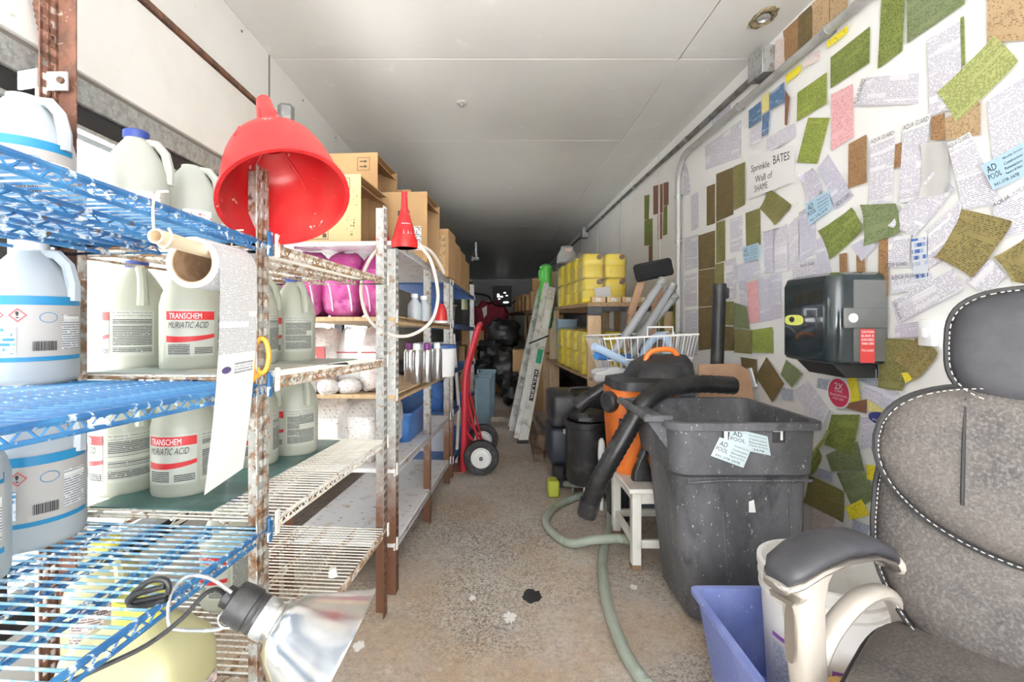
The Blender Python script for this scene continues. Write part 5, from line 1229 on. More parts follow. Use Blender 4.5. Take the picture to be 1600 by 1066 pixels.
# white wall switch
t = thing('light_switch', 'white plastic light switch half hidden beside the chair headrest', 'switch', W(1455, 545))
q = MB(); c0 = W(1456, 520); q.box((XR - 0.012, c0.y, c0.z), (0.022, 0.052, 0.085), None, 0.006, 2); obj('plate', q, m_capwhite, t); q = MB(); q.box((XR - 0.026, c0.y, c0.z), (0.010, 0.018, 0.032), None, 0.003, 2); obj('rocker', q, m_capwhite, t)

# ================================================================ labels and sheets pasted on the right wall
STY = {
 'white':  print_mat('white sheet type', (0.82, 0.81, 0.85), (0.46, 0.44, 0.54), 0.0056, 0.0060, 0.55),
 'lav':    print_mat('lavender sheet type', (0.76, 0.75, 0.83), (0.44, 0.42, 0.54), 0.0056, 0.0060, 0.58),
 'green':  print_mat('green label type', (0.27, 0.32, 0.08), (0.09, 0.12, 0.03), 0.0058, 0.0070, 0.50, ((0.21, 0.26, 0.06), 6)),
 'lime':   print_mat('lime label type', (0.37, 0.44, 0.09), (0.14, 0.18, 0.03), 0.0058, 0.0070, 0.50, ((0.31, 0.36, 0.09), 6)),
 'sage':   print_mat('sage label type', (0.25, 0.30, 0.15), (0.11, 0.14, 0.06), 0.0058, 0.0070, 0.48, ((0.21, 0.27, 0.12), 6)),
 'pale':   print_mat('pale green label type', (0.48, 0.51, 0.20), (0.22, 0.25, 0.08), 0.0058, 0.0070, 0.52, ((0.48, 0.54, 0.2), 6)),
 'olive':  print_mat('olive label type', (0.30, 0.28, 0.10), (0.13, 0.12, 0.04), 0.0058, 0.0070, 0.50, ((0.22, 0.20, 0.07), 6)),
 'brown':  print_mat('dark brown label type', (0.22, 0.16, 0.065), (0.10, 0.075, 0.03), 0.0058, 0.0070, 0.48, ((0.16, 0.12, 0.05), 6)),
 'gold':   print_mat('old gold label type', (0.34, 0.28, 0.11), (0.14, 0.11, 0.04), 0.0058, 0.0070, 0.50, ((0.27, 0.21, 0.08), 7)),
 'kraft':  print_mat('kraft label type', (0.40, 0.23, 0.11), (0.20, 0.10, 0.05), 0.0062, 0.0080, 0.45, ((0.33, 0.19, 0.09), 9)),
 'tan':    print_mat('tan label type', (0.56, 0.40, 0.23), (0.28, 0.18, 0.10), 0.0062, 0.0080, 0.45, ((0.48, 0.33, 0.18), 9)),
 'maroon': print_mat('red brown label type', (0.27, 0.13, 0.08), (0.14, 0.07, 0.05), 0.0062, 0.0080, 0.40),
 'pink':   print_mat('pink label type', (0.86, 0.50, 0.52), (0.62, 0.25, 0.27), 0.0058, 0.0070, 0.48),
 'blush':  print_mat('blush sheet type', (0.80, 0.69, 0.66), (0.55, 0.38, 0.36), 0.0058, 0.0070, 0.45),
 'yellow': print_mat('yellow label type', (0.88, 0.76, 0.05), (0.42, 0.32, 0.02), 0.0062, 0.0080, 0.42),
 'cream':  print_mat('pale yellow type', (0.80, 0.72, 0.30), (0.5, 0.42, 0.12), 0.0062, 0.0080, 0.40),
 'blue':   print_mat('blue striped type', (0.11, 0.20, 0.36), (0.40, 0.50, 0.62), 0.014, 0.05, 0.45),
 'steel':  print_mat('blue grey label type', (0.46, 0.50, 0.60), (0.16, 0.19, 0.30), 0.009, 0.008, 0.42),
 'bluetx': print_mat('bold blue type', (0.66, 0.71, 0.78), (0.06, 0.14, 0.45), 0.020, 0.02, 0.52),
 'grey':   mat('blank grey paper', (0.56, 0.56, 0.55), 0.6),
 'blank':  mat('blank white paper', (0.84, 0.84, 0.83), 0.6),
 'cardb':  m_cardplain,
}
m_cardsky = mat('sky blue card', (0.46, 0.66, 0.82), 0.5)
m_heading = mat('slate heading ink', (0.05, 0.05, 0.10), 0.6)
nx = Vector((-1, 0, 0))
LAYER = [0]
def sheet(style, pts, label, words=None, wbox=None, curl=0.0, group=None, name=None):
    """pts: corners TL, TR, BR, BL of the sheet as it reads, measured on the wall"""
    LAYER[0] += 1
    off = 0.0010 + 0.00011 * LAYER[0]
    p = [W(x, y) for x, y in pts]
    for v in p: v.x = XR
    w_ = ((p[1] - p[0]).length + (p[2] - p[3]).length) / 2; h_ = ((p[3] - p[0]).length + (p[2] - p[1]).length) / 2
    f0 = bilin(p); seed = LAYER[0] * 1.7
    def fn(u, v):
        q_ = f0(u, v)
        n_ = mnoise.noise(Vector((u * 2.2 + seed, v * 2.2, seed)))
        e_ = max(0.0, abs(u - 0.5) * 2 - 0.6) * max(0.0, abs(v - 0.5) * 2 - 0.6)
        return Vector((XR - off - 0.00035 * (0.5 + 0.5 * n_) - 0.05 * e_ * curl - 0.004 * curl * (0.5 + 0.5 * n_), q_.y, q_.z))
    q = MB(); q.grid(fn, 8, 8, lambda u, v: (u * w_ + LAYER[0] * 0.37, v * h_))
    o = obj(name or ('paper_sheet' if style in ('white', 'lav', 'grey', 'blank', 'blush') else 'paper_label'), q, STY[style])
    tag(o, label, 'paper' if style in ('white', 'lav', 'grey', 'blank', 'blush') else 'label', group)
    if words:
        u0, v0, uw, vh = wbox or (0.03, 0.915, 0.92, 0.07)
        if wbox is None:
            q = MB(); q.grid(lambda u, v: fn(u, 0.895 + 0.105 * v) + nx * 0.0004, 4, 1); obj('heading_margin', q, STY['blank'], o)
        q = MB(); lettering(q, words, lambda u, v: fn(u, v) + nx * 0.0008, uw, vh, u0, v0)
        obj('lettering', q, m_heading, o)
    return o
AG = 'AQUA GUARD'
# far patch beyond the conduit
FP = 'labels on the far wall patch'
sheet('green', [(1007, 306), (1015, 304), (1014, 343), (1007, 344)], 'narrow green label at the top of the far wall patch')
sheet('green', [(1007, 345), (1020, 341), (1020, 383), (1007, 384)], 'wider green label below the narrow one on the far wall patch')
sheet('maroon', [(1021, 291), (1036, 287), (1036, 332), (1021, 336)], 'broad red brown label at the top of the far wall patch')
sheet('maroon', [(1037, 286), (1045, 284), (1045, 320), (1037, 322)], 'slim red brown label beside the broad one on the far wall patch')
sheet('green', [(1037, 323), (1043, 321), (1043, 366), (1036, 369)], 'slim green label beneath the slim red brown one')
sheet('maroon', [(1028, 335), (1035, 333), (1035, 373), (1028, 376)], 'thin red brown label hanging beside the slim green one')
sheet('maroon', [(1014, 384), (1020, 383), (1020, 425), (1014, 425)], 'red brown strip just above the black cloth pad')
sheet('lime', [(1047, 460), (1058, 455), (1058, 520), (1046, 522)], 'lime green strip behind the grey pipes next to the conduit')
sheet('brown', [(1036, 480), (1046, 478), (1046, 525), (1036, 527)], 'brown strip behind the grey pipes')
sheet('lime', [(1027, 490), (1036, 488), (1036, 530), (1027, 532)], 'lime green strip behind the wire basket')
# just right of the conduit
sheet('white', [(1102, 229), (1159, 187), (1159, 246), (1103, 266)], 'four-column white sheet directly under the sloping conduit')
sheet('white', [(1114, 180), (1142, 156), (1142, 180), (1112, 203)], 'white sheet peeping out between the two conduits')
sheet('white', [(1068, 257), (1075, 256), (1081, 303), (1070, 306)], 'curled white strip inside the conduit elbow', curl=1.0)
sheet('white', [(1080, 305), (1092, 300), (1092, 356), (1081, 362)], 'single-column white sheet below the conduit elbow')
sheet('white', [(1070, 372), (1091, 366), (1091, 418), (1071, 424)], 'two-column white sheet, topmost of three down the conduit')
sheet('white', [(1070, 430), (1090, 426), (1090, 478), (1071, 480)], 'two-column white sheet, middle of three down the conduit')
sheet('white', [(1071, 485), (1091, 484), (1091, 555), (1071, 558)], 'two-column white sheet, lowest of three down the conduit')
sheet('brown', [(1092, 368), (1118, 360), (1118, 418), (1092, 422)], 'dark brown double label beside the two-column sheets, topmost of three')
sheet('brown', [(1092, 423), (1118, 419), (1117, 478), (1092, 480)], 'dark brown double label behind the black tube, middle of three')
sheet('brown', [(1092, 481), (1117, 479), (1115, 545), (1092, 548)], 'dark brown double label behind the black tube, lowest of three')
sheet('brown', [(1105, 292), (1118, 287), (1118, 349), (1105, 353)], 'narrow dark brown label beside the large brown one')
sheet('brown', [(1120, 272), (1147, 261), (1147, 335), (1120, 347)], 'large dark brown label below the four-column sheet')
sheet('olive', [(1148, 260), (1165, 253), (1165, 320), (1148, 329)], 'olive label joined to the large dark brown one')
sheet('olive', [(1120, 348), (1134, 344), (1134, 407), (1120, 412)], 'yellowish olive label under the large dark brown one')
sheet('olive', [(1119, 413), (1132, 410), (1132, 445), (1118, 446)], 'small olive label just above the black tube')
sheet('white', [(1142, 343), (1161, 336), (1161, 391), (1142, 396)], 'white sheet between the olive labels and the torn olive one')
sheet('olive', [(1166, 333), (1189, 325), (1190, 382), (1167, 387)], 'torn olive label above the small blue card')
sheet('white', [(1135, 407), (1151, 402), (1152, 466), (1136, 470)], 'white form with pictograms right of the black tube')
sheet('lav', [(1152, 415), (1188, 405), (1190, 430), (1156, 442)], 'crumpled lavender sheet under the small blue card', curl=0.8)
sheet('lav', [(1155, 442), (1167, 440), (1170, 480), (1158, 476)], 'lower tail of the crumpled lavender sheet')
sheet('lav', [(1186, 434), (1203, 430), (1205, 501), (1188, 504)], 'lavender column between the pink label and the dispenser')
sheet('lav', [(1204, 430), (1222, 427), (1222, 497), (1205, 501)], 'lavender column touching the dispenser')
sheet('pink', [(1168, 442), (1185, 437), (1189, 503), (1171, 506)], 'tall pink label left of the dispenser')
sheet('lav', [(1194, 363), (1210, 359), (1210, 426), (1196, 428)], 'lavender column with heading below the crooked olive label', AG, (0.0, 0.97, 1.6, 0.05))
sheet('white', [(1211, 358), (1231, 350), (1233, 424), (1211, 428)], 'greenish white column right of the headed lavender one')
sheet('white', [(1234, 352), (1249, 338), (1250, 400), (1234, 425)], 'slanted white column left of the blue card sheet')
sheet('lav', [(1250, 332), (1276, 318), (1277, 395), (1251, 410)], 'broad lavender sheet hanging under the middle blue card')
sheet('white', [(1240, 411), (1277, 402), (1278, 430), (1240, 433)], 'white sheet with upside-down heading just above the dispenser', AG, (0.35, 0.55, 0.6, 0.22))
sheet('lav', [(1277, 375), (1289, 370), (1301, 425), (1278, 428)], 'pointed lavender sheet right above the dispenser lid')
sheet('lav', [(1253, 274), (1276, 262), (1291, 300), (1268, 317)], 'lavender sheet with a folded white corner by the handwriting', curl=1.6)
sheet('lav', [(1280, 263), (1296, 241), (1337, 306), (1308, 327)], 'large slanting lavender sheet beside the middle blue card', AG, (0.1, 0.02, 0.8, 0.09))
sheet('green', [(1283, 361), (1336, 324), (1353, 359), (1301, 406)], 'wrinkled green label tilted above the dispenser', curl=0.8)
sheet('olive', [(1190, 326), (1204, 295), (1241, 321), (1214, 352)], 'crooked olive label with torn corners under the handwriting', curl=0.6)
sheet('lime', [(1265, 184), (1299, 184), (1279, 256), (1247, 254)], 'slanting green label left of the pink one')
sheet('lime', [(1248, 145), (1294, 113), (1294, 162), (1247, 190)], 'bright lime label beside the blue striped stickers')
sheet('green', [(1300, 90), (1362, 41), (1361, 98), (1300, 138)], 'wide green label under the yellow strip at the conduit')
sheet('pink', [(1301, 148), (1335, 131), (1336, 214), (1301, 236)], 'large pink label hanging below the wide green one')
sheet('green', [(1380, -2), (1417, -10), (1413, 79), (1374, 108)], 'torn tall green label right of the conduit')
sheet('sage', [(1420, -12), (1512, -70), (1511, 6), (1420, 68)], 'faded green label beside the torn tall one')
sheet('white', [(1356, 121), (1439, 114), (1438, 162), (1339, 166)], 'sideways white sheet with heading on its left edge', None)
sheet('white', [(1452, 63), (1503, 31), (1507, 166), (1456, 180)], 'tall white sheet with barcode beside the dark green sliver')
sheet('green', [(1504, 28), (1510, 25), (1512, 101), (1507, 104)], 'dark green sliver along the tall white sheet')
sheet('tan', [(1546, -30), (1625, -85), (1625, 62), (1546, 66)], 'tan label with a white scratch high by the pale green one')
sheet('white', [(1546, 158), (1612, 116), (1612, 224), (1555, 248)], 'white sheet above the large blue card')
sheet('pale', [(1470, 144), (1560, 56), (1598, 96), (1500, 191)], 'pale green label tilted diagonally across the white sheets', curl=0.6)
sheet('white', [(1363, 218), (1403, 201), (1397, 316), (1361, 322)], 'headed white sheet right of the torn kraft label', AG)
sheet('white', [(1414, 195), (1458, 178), (1442, 312), (1408, 318)], 'headed white sheet left of the blank grey paper', AG)
sheet('kraft', [(1329, 225), (1357, 210), (1357, 285), (1328, 295)], 'torn kraft label with a white chip below the pink one')
sheet('kraft', [(1402, 226), (1413, 222), (1411, 260), (1400, 264)], 'kraft sliver between the two headed white sheets')
sheet('kraft', [(1459, 183), (1480, 176), (1480, 219), (1458, 219)], 'dark kraft piece under the diagonal pale green label')
sheet('tan', [(1480, 186), (1536, 158), (1536, 211), (1481, 219)], 'orange tan piece under the diagonal pale green label')
sheet('grey', [(1446, 225), (1486, 219), (1489, 300), (1443, 310)], 'blank grey paper curling between headed sheets', curl=1.0)
sheet('white', [(1484, 226), (1520, 206), (1568, 316), (1510, 328)], 'slanting headed white sheet left of the large blue card', AG)
sheet('white', [(1455, 357), (1508, 310), (1502, 392), (1453, 420)], 'white sheet half under the gold wrinkled label')
sheet('white', [(1463, 268), (1498, 295), (1435, 369), (1393, 353)], 'diagonal white sheet with a round emblem over the green one', curl=0.5)
sheet('sage', [(1351, 320), (1407, 318), (1412, 364), (1356, 385)], 'dark green label with folded edge under the headed sheets', curl=0.9)
sheet('white', [(1556, 318), (1612, 285), (1612, 362), (1560, 372)], 'headed white sheet under the large blue card', 'AQUA', (0.0, 0.86, 0.5, 0.12))
sheet('gold', [(1512, 327), (1593, 346), (1528, 434), (1470, 402)], 'large wrinkled gold label above the headrest', curl=1.0)
sheet('gold', [(1562, 402), (1612, 371), (1612, 445), (1590, 440)], 'second gold label right of the large wrinkled one', curl=0.8)
sheet('white', [(1393, 371), (1427, 365), (1424, 416), (1387, 419)], 'white sheet with upside-down heading above the dispenser end', AG, (0.02, 0.01, 0.9, 0.14))
sheet('white', [(1397, 430), (1460, 424), (1465, 446), (1398, 460)], 'white sheet with upside-down heading below the blue printed strip', AG, (0.0, 0.72, 0.75, 0.22))
sheet('bluetx', [(1428, 374), (1452, 370), (1455, 436), (1432, 440)], 'strip of bold blue print between upside-down sheets')
sheet('white', [(1396, 472), (1494, 419), (1511, 452), (1407, 506)], 'long slanting white sheet above the light switch')
sheet('white', [(1513, 440), (1553, 404), (1577, 430), (1545, 461)], 'white sheet below the large wrinkled gold label')
sheet('kraft', [(1377, 375), (1392, 372), (1392, 462), (1376, 463)], 'torn kraft strip beside the dispenser')
sheet('kraft', [(1342, 398), (1355, 403), (1356, 432), (1343, 432)], 'kraft scrap poking up behind the dispenser')
sheet('kraft', [(1315, 397), (1327, 395), (1328, 432), (1316, 434)], 'second kraft scrap behind the dispenser, mostly scraped off')
sheet('lav', [(1334, 384), (1356, 372), (1373, 385), (1350, 408)], 'small lavender sheet beneath the dark green label')
sheet('lav', [(1403, 508), (1443, 501), (1443, 526), (1403, 528)], 'faint lilac sheet left of the light switch')
sheet('olive', [(1381, 528), (1433, 531), (1415, 611), (1376, 606)], 'double olive label below the dispenser end')
sheet('gold', [(1406, 562), (1440, 528), (1475, 552), (1436, 596)], 'crumpled gold label behind the chair shoulder', curl=1.0)
sheet('yellow', [(1413, 583), (1425, 582), (1431, 592), (1420, 599)], 'tiny yellow sticker on the crumpled gold label')
sheet('olive', [(1132, 472), (1149, 471), (1149, 508), (1132, 508)], 'dark olive square right of the black tube, upper')
sheet('brown', [(1132, 510), (1149, 511), (1149, 548), (1132, 548)], 'dark brown square right of the black tube, lower')
sheet('sage', [(1150, 473), (1170, 480), (1174, 514), (1150, 512)], 'grey green label left of the tall pink one')
sheet('olive', [(1150, 514), (1179, 516), (1178, 553), (1150, 551)], 'olive label below the grey green one')
sheet('lime', [(1179, 516), (1210, 511), (1211, 552), (1179, 551)], 'bright green label left of the dispenser foot')
sheet('brown', [(1160, 558), (1186, 562), (1186, 600), (1166, 602)], 'dark brown label behind the cardboard offcut')
sheet('brown', [(1184, 588), (1201, 558), (1229, 600), (1210, 629)], 'dark brown diamond-set label below the bright green one')
sheet('sage', [(1223, 585), (1232, 562), (1258, 584), (1241, 606)], 'grey green label under the dispenser chute')
sheet('white', [(1244, 611), (1267, 594), (1301, 641), (1286, 676)], 'white warning sheet slanting towards the red disc')
sheet('steel', [(1225, 606), (1244, 609), (1243, 626), (1225, 624)], 'small blue grey label beside the slanting warning sheet')
sheet('steel', [(1282, 591), (1303, 594), (1300, 611), (1280, 606)], 'small blue grey label left of the red disc')
sheet('steel', [(1344, 574), (1375, 577), (1374, 602), (1345, 595)], 'blue grey label right of the yellow strip')
sheet('white', [(1309, 574), (1335, 574), (1330, 592), (1309, 592)], 'little white notice right above the red disc')
sheet('yellow', [(1328, 583), (1343, 584), (1349, 630), (1332, 630)], 'tall yellow label touching the red disc')
sheet('maroon', [(1330, 630), (1360, 624), (1359, 646), (1327, 638)], 'torn red brown scrap beneath the tall yellow label')
sheet('cream', [(1360, 624), (1388, 640), (1378, 646), (1361, 642)], 'pale yellow scrap beside the red brown one')
sheet('lav', [(1357, 599), (1409, 615), (1396, 646), (1349, 615)], 'tilted lavender sheet at the chair shoulder')
sheet('lav', [(1351, 652), (1368, 652), (1386, 690), (1350, 702)], 'lavender sheet below the dark blue oval')
sheet('steel', [(1366, 700), (1380, 681), (1392, 706), (1375, 720)], 'tilted blue grey label against the chair back')
sheet('sage', [(1295, 711), (1345, 690), (1356, 736), (1304, 737)], 'broad sage label in the stack below the red disc')
sheet('green', [(1304, 648), (1349, 648), (1337, 712), (1293, 695)], 'long green label directly under the red disc')
sheet('green', [(1262, 733), (1284, 700), (1291, 716), (1276, 743)], 'green label peeling beside the bin', curl=0.8)
sheet('pale', [(1265, 718), (1300, 672), (1304, 676), (1270, 724)], 'rolled pale green edge beside the bin rim', curl=1.0)
sheet('sage', [(1312, 739), (1357, 737), (1378, 776), (1340, 800)], 'sage label under the broad one')
sheet('olive', [(1270, 743), (1325, 768), (1324, 817), (1261, 785)], 'dusty olive label low beside the bin', curl=0.4)
sheet('yellow', [(1359, 726), (1396, 730), (1392, 755), (1360, 749)], 'bright yellow label against the chair back')
sheet('yellow', [(1326, 793), (1352, 780), (1365, 805), (1334, 813)], 'tilted yellow label on the low sage one')
sheet('steel', [(1282, 731), (1306, 739), (1306, 754), (1283, 745)], 'blue grey label above the dusty olive one')
sheet('steel', [(1338, 811), (1366, 822), (1360, 840), (1337, 827)], 'blue grey label near the armrest')
sheet('blush', [(1273, 793), (1310, 811), (1310, 836), (1273, 838)], 'pale sheet with a red mark behind the armrest')
# along the ceiling
sheet('kraft', [(1228, 49), (1252, 27), (1252, 92), (1231, 106)], 'kraft label at the ceiling beside the junction box')
sheet('brown', [(1252, 26), (1273, 7), (1273, 69), (1251, 88)], 'dark brown label at the ceiling between kraft and tan ones')
sheet('tan', [(1274, 5), (1301, -16), (1301, 47), (1274, 69)], 'tan label at the ceiling beside the dark brown one')
sheet('tan', [(1302, -16), (1330, -30), (1330, 22), (1302, 46)], 'second tan label at the ceiling above the conduit strap')
sheet('blush', [(1217, 63), (1230, 58), (1230, 108), (1200, 134)], 'blush sheet beside the junction box')
sheet('blush', [(1260, 95), (1286, 77), (1286, 93), (1260, 106)], 'blush scrap below the conduit strap')
sheet('yellow', [(1232, 118), (1256, 100), (1256, 112), (1233, 131)], 'yellow strip below the conduit above the lime label')
sheet('yellow', [(1297, 65), (1331, 39), (1330, 51), (1298, 76)], 'yellow strip right under the conduit above the wide green label')
sheet('blue', [(1174, 173), (1193, 158), (1194, 187), (1174, 201)], 'blue striped sticker above the small white columns')
sheet('blue', [(1208, 146), (1230, 128), (1231, 158), (1207, 173)], 'blue striped sticker beside the brown torn sliver')
sheet('blue', [(1196, 181), (1207, 173), (1205, 208), (1195, 213)], 'narrow blue striped sticker between the other two')
sheet('cream', [(1195, 152), (1206, 142), (1206, 171), (1195, 178)], 'pale yellow sticker between the blue striped ones')
sheet('white', [(1177, 202), (1195, 196), (1194, 221), (1177, 229)], 'small white sheet below the first blue striped sticker')
sheet('white', [(1203, 213), (1247, 192), (1247, 213), (1203, 241)], 'white sheet with a grid of type above the handwriting')
sheet('maroon', [(1232, 140), (1239, 152), (1235, 196), (1231, 195)], 'torn brown sliver left of the lime label')
hand = sheet('blank', [(1172, 246), (1246, 226), (1246, 284), (1172, 312)], 'glossy white sheet with handwritten capitals', name='handwritten_sheet')
hp_ = [W(x, y) for x, y in ((1172, 246), (1246, 226), (1246, 284), (1172, 312))]
fh = bilin(hp_)
for (s_, u0, v0, uw, vh) in (('Sprinkle', 0.10, 0.56, 0.42, 0.22), ('Bates', 0.60, 0.64, 0.32, 0.22), ('Wall of', 0.20, 0.32, 0.38, 0.17), ('Shame', 0.18, 0.10, 0.30, 0.16)):
    q = MB(); lettering(q, s_.upper() if s_ in ('Bates', 'Shame') else s_, lambda u, v: Vector((XR - 0.016, fh(u, v).y, fh(u, v).z)), uw, vh, u0, v0, 0.0); obj('handwriting', q, m_ink, hand)
# headings that read upwards along a sheet's left edge
for (own, lo_, hi_, wdt) in (('sideways white sheet with heading on its left edge', (1346, 163), (1361, 124), 7), ('long slanting white sheet above the light switch', (1412, 500), (1402, 474), -6)):
    o = [x for x in COL.objects if x.get('label') == own][0]
    a_, b_ = W(*lo_), W(*hi_); c_ = W(lo_[0] - wdt, lo_[1] - 2) - a_
    q = MB(); lettering(q, AG, lambda u, v: Vector((XR - 0.0165, (a_.lerp(b_, u) + c_ * v).y, (a_.lerp(b_, u) + c_ * v).z)), 1.0, 1.0); obj('lettering', q, m_heading, o)
# blue cards
for (pts, label) in (([(1165, 387), (1191, 379), (1192, 403), (1168, 411)], 'small sky blue card under the torn olive label'), ([(1265, 318), (1302, 297), (1306, 326), (1270, 353)], 'sky blue card between the large slanting lavender sheets'), ([(1543, 259), (1612, 221), (1612, 275), (1562, 297)], 'large sky blue card right of the slanting headed sheet')):
    LAYER[0] += 1
    p = [W(x, y) for x, y in pts]
    for v in p: v.x = XR
    t = thing('business_card', label, 'card', ((p[0] + p[2]) / 2))
    t.location.z = min(v.z for v in p)
    ad_card(t, p, 0.018, nx, m_cardsky)
# red disc and blue oval
def disc(name, label, c, rx, ry, m, words, rim=None):
    cc = W(*c); ex = W(c[0] + rx, c[1]); ry_ = ry / F * cc.y; rx_ = abs(cc.y - ex.y)
    t = thing(name, label, 'sticker', (XR - 0.015, cc.y, cc.z - ry_))
    q = MB(); q.add([Vector((XR - 0.0145, cc.y + rx_ * 1.12 * math.cos(2 * PI * k / 36), cc.z + ry_ * 1.12 * math.sin(2 * PI * k / 36))) for k in range(36)], [tuple(range(36))]); obj('backing', q, rim or m_inkw, t)
    q = MB(); q.add([Vector((XR - 0.0152, cc.y + rx_ * math.cos(2 * PI * k / 36), cc.z + ry_ * math.sin(2 * PI * k / 36))) for k in range(36)], [tuple(range(36))]); o = obj('face', q, m, t)
    for (s_, u, v, uw, vh) in words:
        q = MB(); lettering(q, s_, lambda a, b_: Vector((XR - 0.016, cc.y - a * rx_, cc.z + b_ * ry_)), uw, vh, u, v); obj('lettering', q, m_inkw, o)
disc('round_sticker', 'round red sticker with white lettering among the low labels', (1316, 614), 17, 22, mat('crimson sticker', (0.66, 0.05, 0.12), 0.5), (('2X', -0.35, 0.25, 0.8, 0.45), ('POWER', -0.3, 0.05, 0.7, 0.14), ('Shock & Swim', -0.8, -0.25, 1.6, 0.18), ('POOL CARE', -0.5, -0.5, 1.0, 0.14)))
disc('oval_sticker', 'dark blue oval sticker beside the chair shoulder', (1383, 655), 19, 9, mat('navy sticker', (0.05, 0.06, 0.25), 0.5), (('BIOGUARD', -0.7, -0.55, 1.3, 0.35),), mat('navy sticker', (0.05, 0.06, 0.25), 0.5))

# ================================================================ middle and far right
m_ply = mat('plywood shelf', (0.40, 0.26, 0.14), 0.7, layers=[((0.30, 0.19, 0.10), 6, 0.45, 0.65)], stretch=(6, 1, 6))
m_stud = mat('pale pine stud', (0.66, 0.48, 0.29), 0.7, layers=[((0.55, 0.37, 0.20), 8, 0.5, 0.66)], stretch=(5, 5, 1))
t = thing('timber_shelves', 'timber shelves holding the yellow containers along the right wall', 'shelving', (1.0, 4.4, 0))
def plank(name, z, ya, xa, yb, xb, th, m=m_ply):
    q = MB(); q.prism([(xa, ya, z - th), (XR - 0.012, ya, z - th), (XR - 0.012, yb, z - th), (xb, yb, z - th)], (0, 0, th)); return obj(name, q, m, t)
plank('shelf', 1.215, 3.60, 0.700, 5.30, 0.61, 0.028); plank('shelf', 0.655, 3.60, 0.710, 5.30, 0.56, 0.024)
for (x, y) in ((0.700, 3.605), (0.60, 5.2), (1.30, 3.66), (1.30, 5.2)):
    q = MB(); q.span((x, y, 0), (x + 0.10, y + 0.04, 1.187), 0.003); obj('upright', q, m_stud, t)
q = MB(); q.span((0.692, 3.592, 1.12), (0.81, 3.604, 1.187), 0.004); q.span((0.81, 3.61, 1.15), (XR - 0.02, 3.63, 1.187), 0.003); obj('black_bracket', q, m_black, t)
t2 = t
t = thing('rear_shelf', 'long high shelf of cartons beyond the ladder on the right wall', 'shelving', (1.0, 7.5, 0))
plank('shelf', 1.21, 5.6, 0.53, 11.0, 0.31, 0.05); plank('shelf', 0.70, 5.6, 0.60, 11.0, 0.40, 0.03)
for (x, y) in ((0.58, 5.7), (0.50, 8.0), (0.36, 10.8), (1.28, 5.7), (1.28, 10.8)):
    q = MB(); q.span((x, y, 0), (x + 0.09, y + 0.05, 1.16), 0.003); obj('upright', q, m_stud, t)

m_yel = mat('yellow polythene can', (0.80, 0.62, 0.02), 0.4, layers=[((0.68, 0.50, 0.01), 5, 0.45, 0.65)])
m_film = clear_mat('crinkled clear film', (0.75, 0.74, 0.62), 0.87, 0.10, 0.9)
def can(label, c, s, group, rz=0.0):
    t = thing('yellow_can', label, 'container', c, rz, group)
    q = MB(); a, b_, h = s[0] / 2, s[1] / 2, s[2]
    q.loft([rr4(-a * .92, a * .92, -b_ * .92, b_ * .92, 0, 0.03), rr4(-a, a, -b_, b_, 0.012, 0.035), rr4(-a, a, -b_, b_, h * 0.45, 0.035), rr4(-a * .95, a * .95, -b_ * .96, b_ * .96, h * 0.50, 0.035), rr4(-a, a, -b_, b_, h * 0.55, 0.035), rr4(-a, a, -b_, b_, h - 0.03, 0.035), rr4(-a * .8, a * .8, -b_ * .85, b_ * .85, h, 0.03)])
    obj('body', q, m_yel, t, w=False)
    q = MB(); q.lathe([(0.0, 0), (0.020, 0), (0.020, 0.012), (0.014, 0.016)], 16, (a * 0.55, -b_ - 0.001, h * 0.86), (0, -1, 0)); obj('cap', q, m_rust, t, w=False)
    return t
def film(label, a, b_, seed):
    a, b_ = Vector(a), Vector(b_); c_ = (a + b_) / 2; s_ = (b_ - a) / 2
    q = MB(); q.blob(c_, (s_.x, s_.y, s_.z), 7.0, 0.045, seed, 44, 26, nsc=6.0)
    for p in q.v: p.z = max(p.z, a.z)
    return tag(obj('plastic_wrap', q, m_film, angle=12), label, 'plastic wrap')
for (nm, z0, xx, hh) in (('upper', 1.217, 0.672, 0.19), ('lower', 0.657, 0.668, 0.165)):
    for i in range(2):
        for j in range(2):
            for k in range(4):
                can('yellow can in the %s wrapped bundle, %s layer, %s side, %s from the pine upright' % (nm, ('bottom', 'top')[j], ('aisle', 'wall')[i], ('first', 'second', 'third', 'fourth')[k]), (xx + 0.095 + i * 0.175 - 0.016 * k, 3.865 + k * 0.285, z0 + j * (hh + 0.004)), (0.165, 0.27, hh), 'yellow cans in the %s bundle' % nm)
    film('clear film wrapped round the %s bundle of yellow cans' % nm, (xx - 0.055, 3.695, z0 + 0.001), (xx + 0.375, 4.92, z0 + 2 * hh + 0.03), 3 if nm == 'upper' else 5)
    q = MB(); p0 = Vector((xx + 0.16, 3.69, z0 + 0.07)); q.box(p0, (0.12, 0.002, 0.10), Matrix.Rotation(R(-8), 3, 'Y')); tag(obj('paper_tag', q, m_labelw), 'white paper tag inside the %s film wrapped bundle' % nm, 'paper')
for k in range(4):
    carton('tiny printed carton on the near edge of the timber shelf, %s' % ('first from the upright', 'second from the upright', 'third from the upright', 'fourth from the upright')[k], (0.78 + k * 0.115, 3.63, 1.217), (0.10, 0.05, 0.042), 0, None, m_cardpale, (('label', -0.02, 0.008, 0.04, 0.026),), 'tiny cartons on the timber shelf')

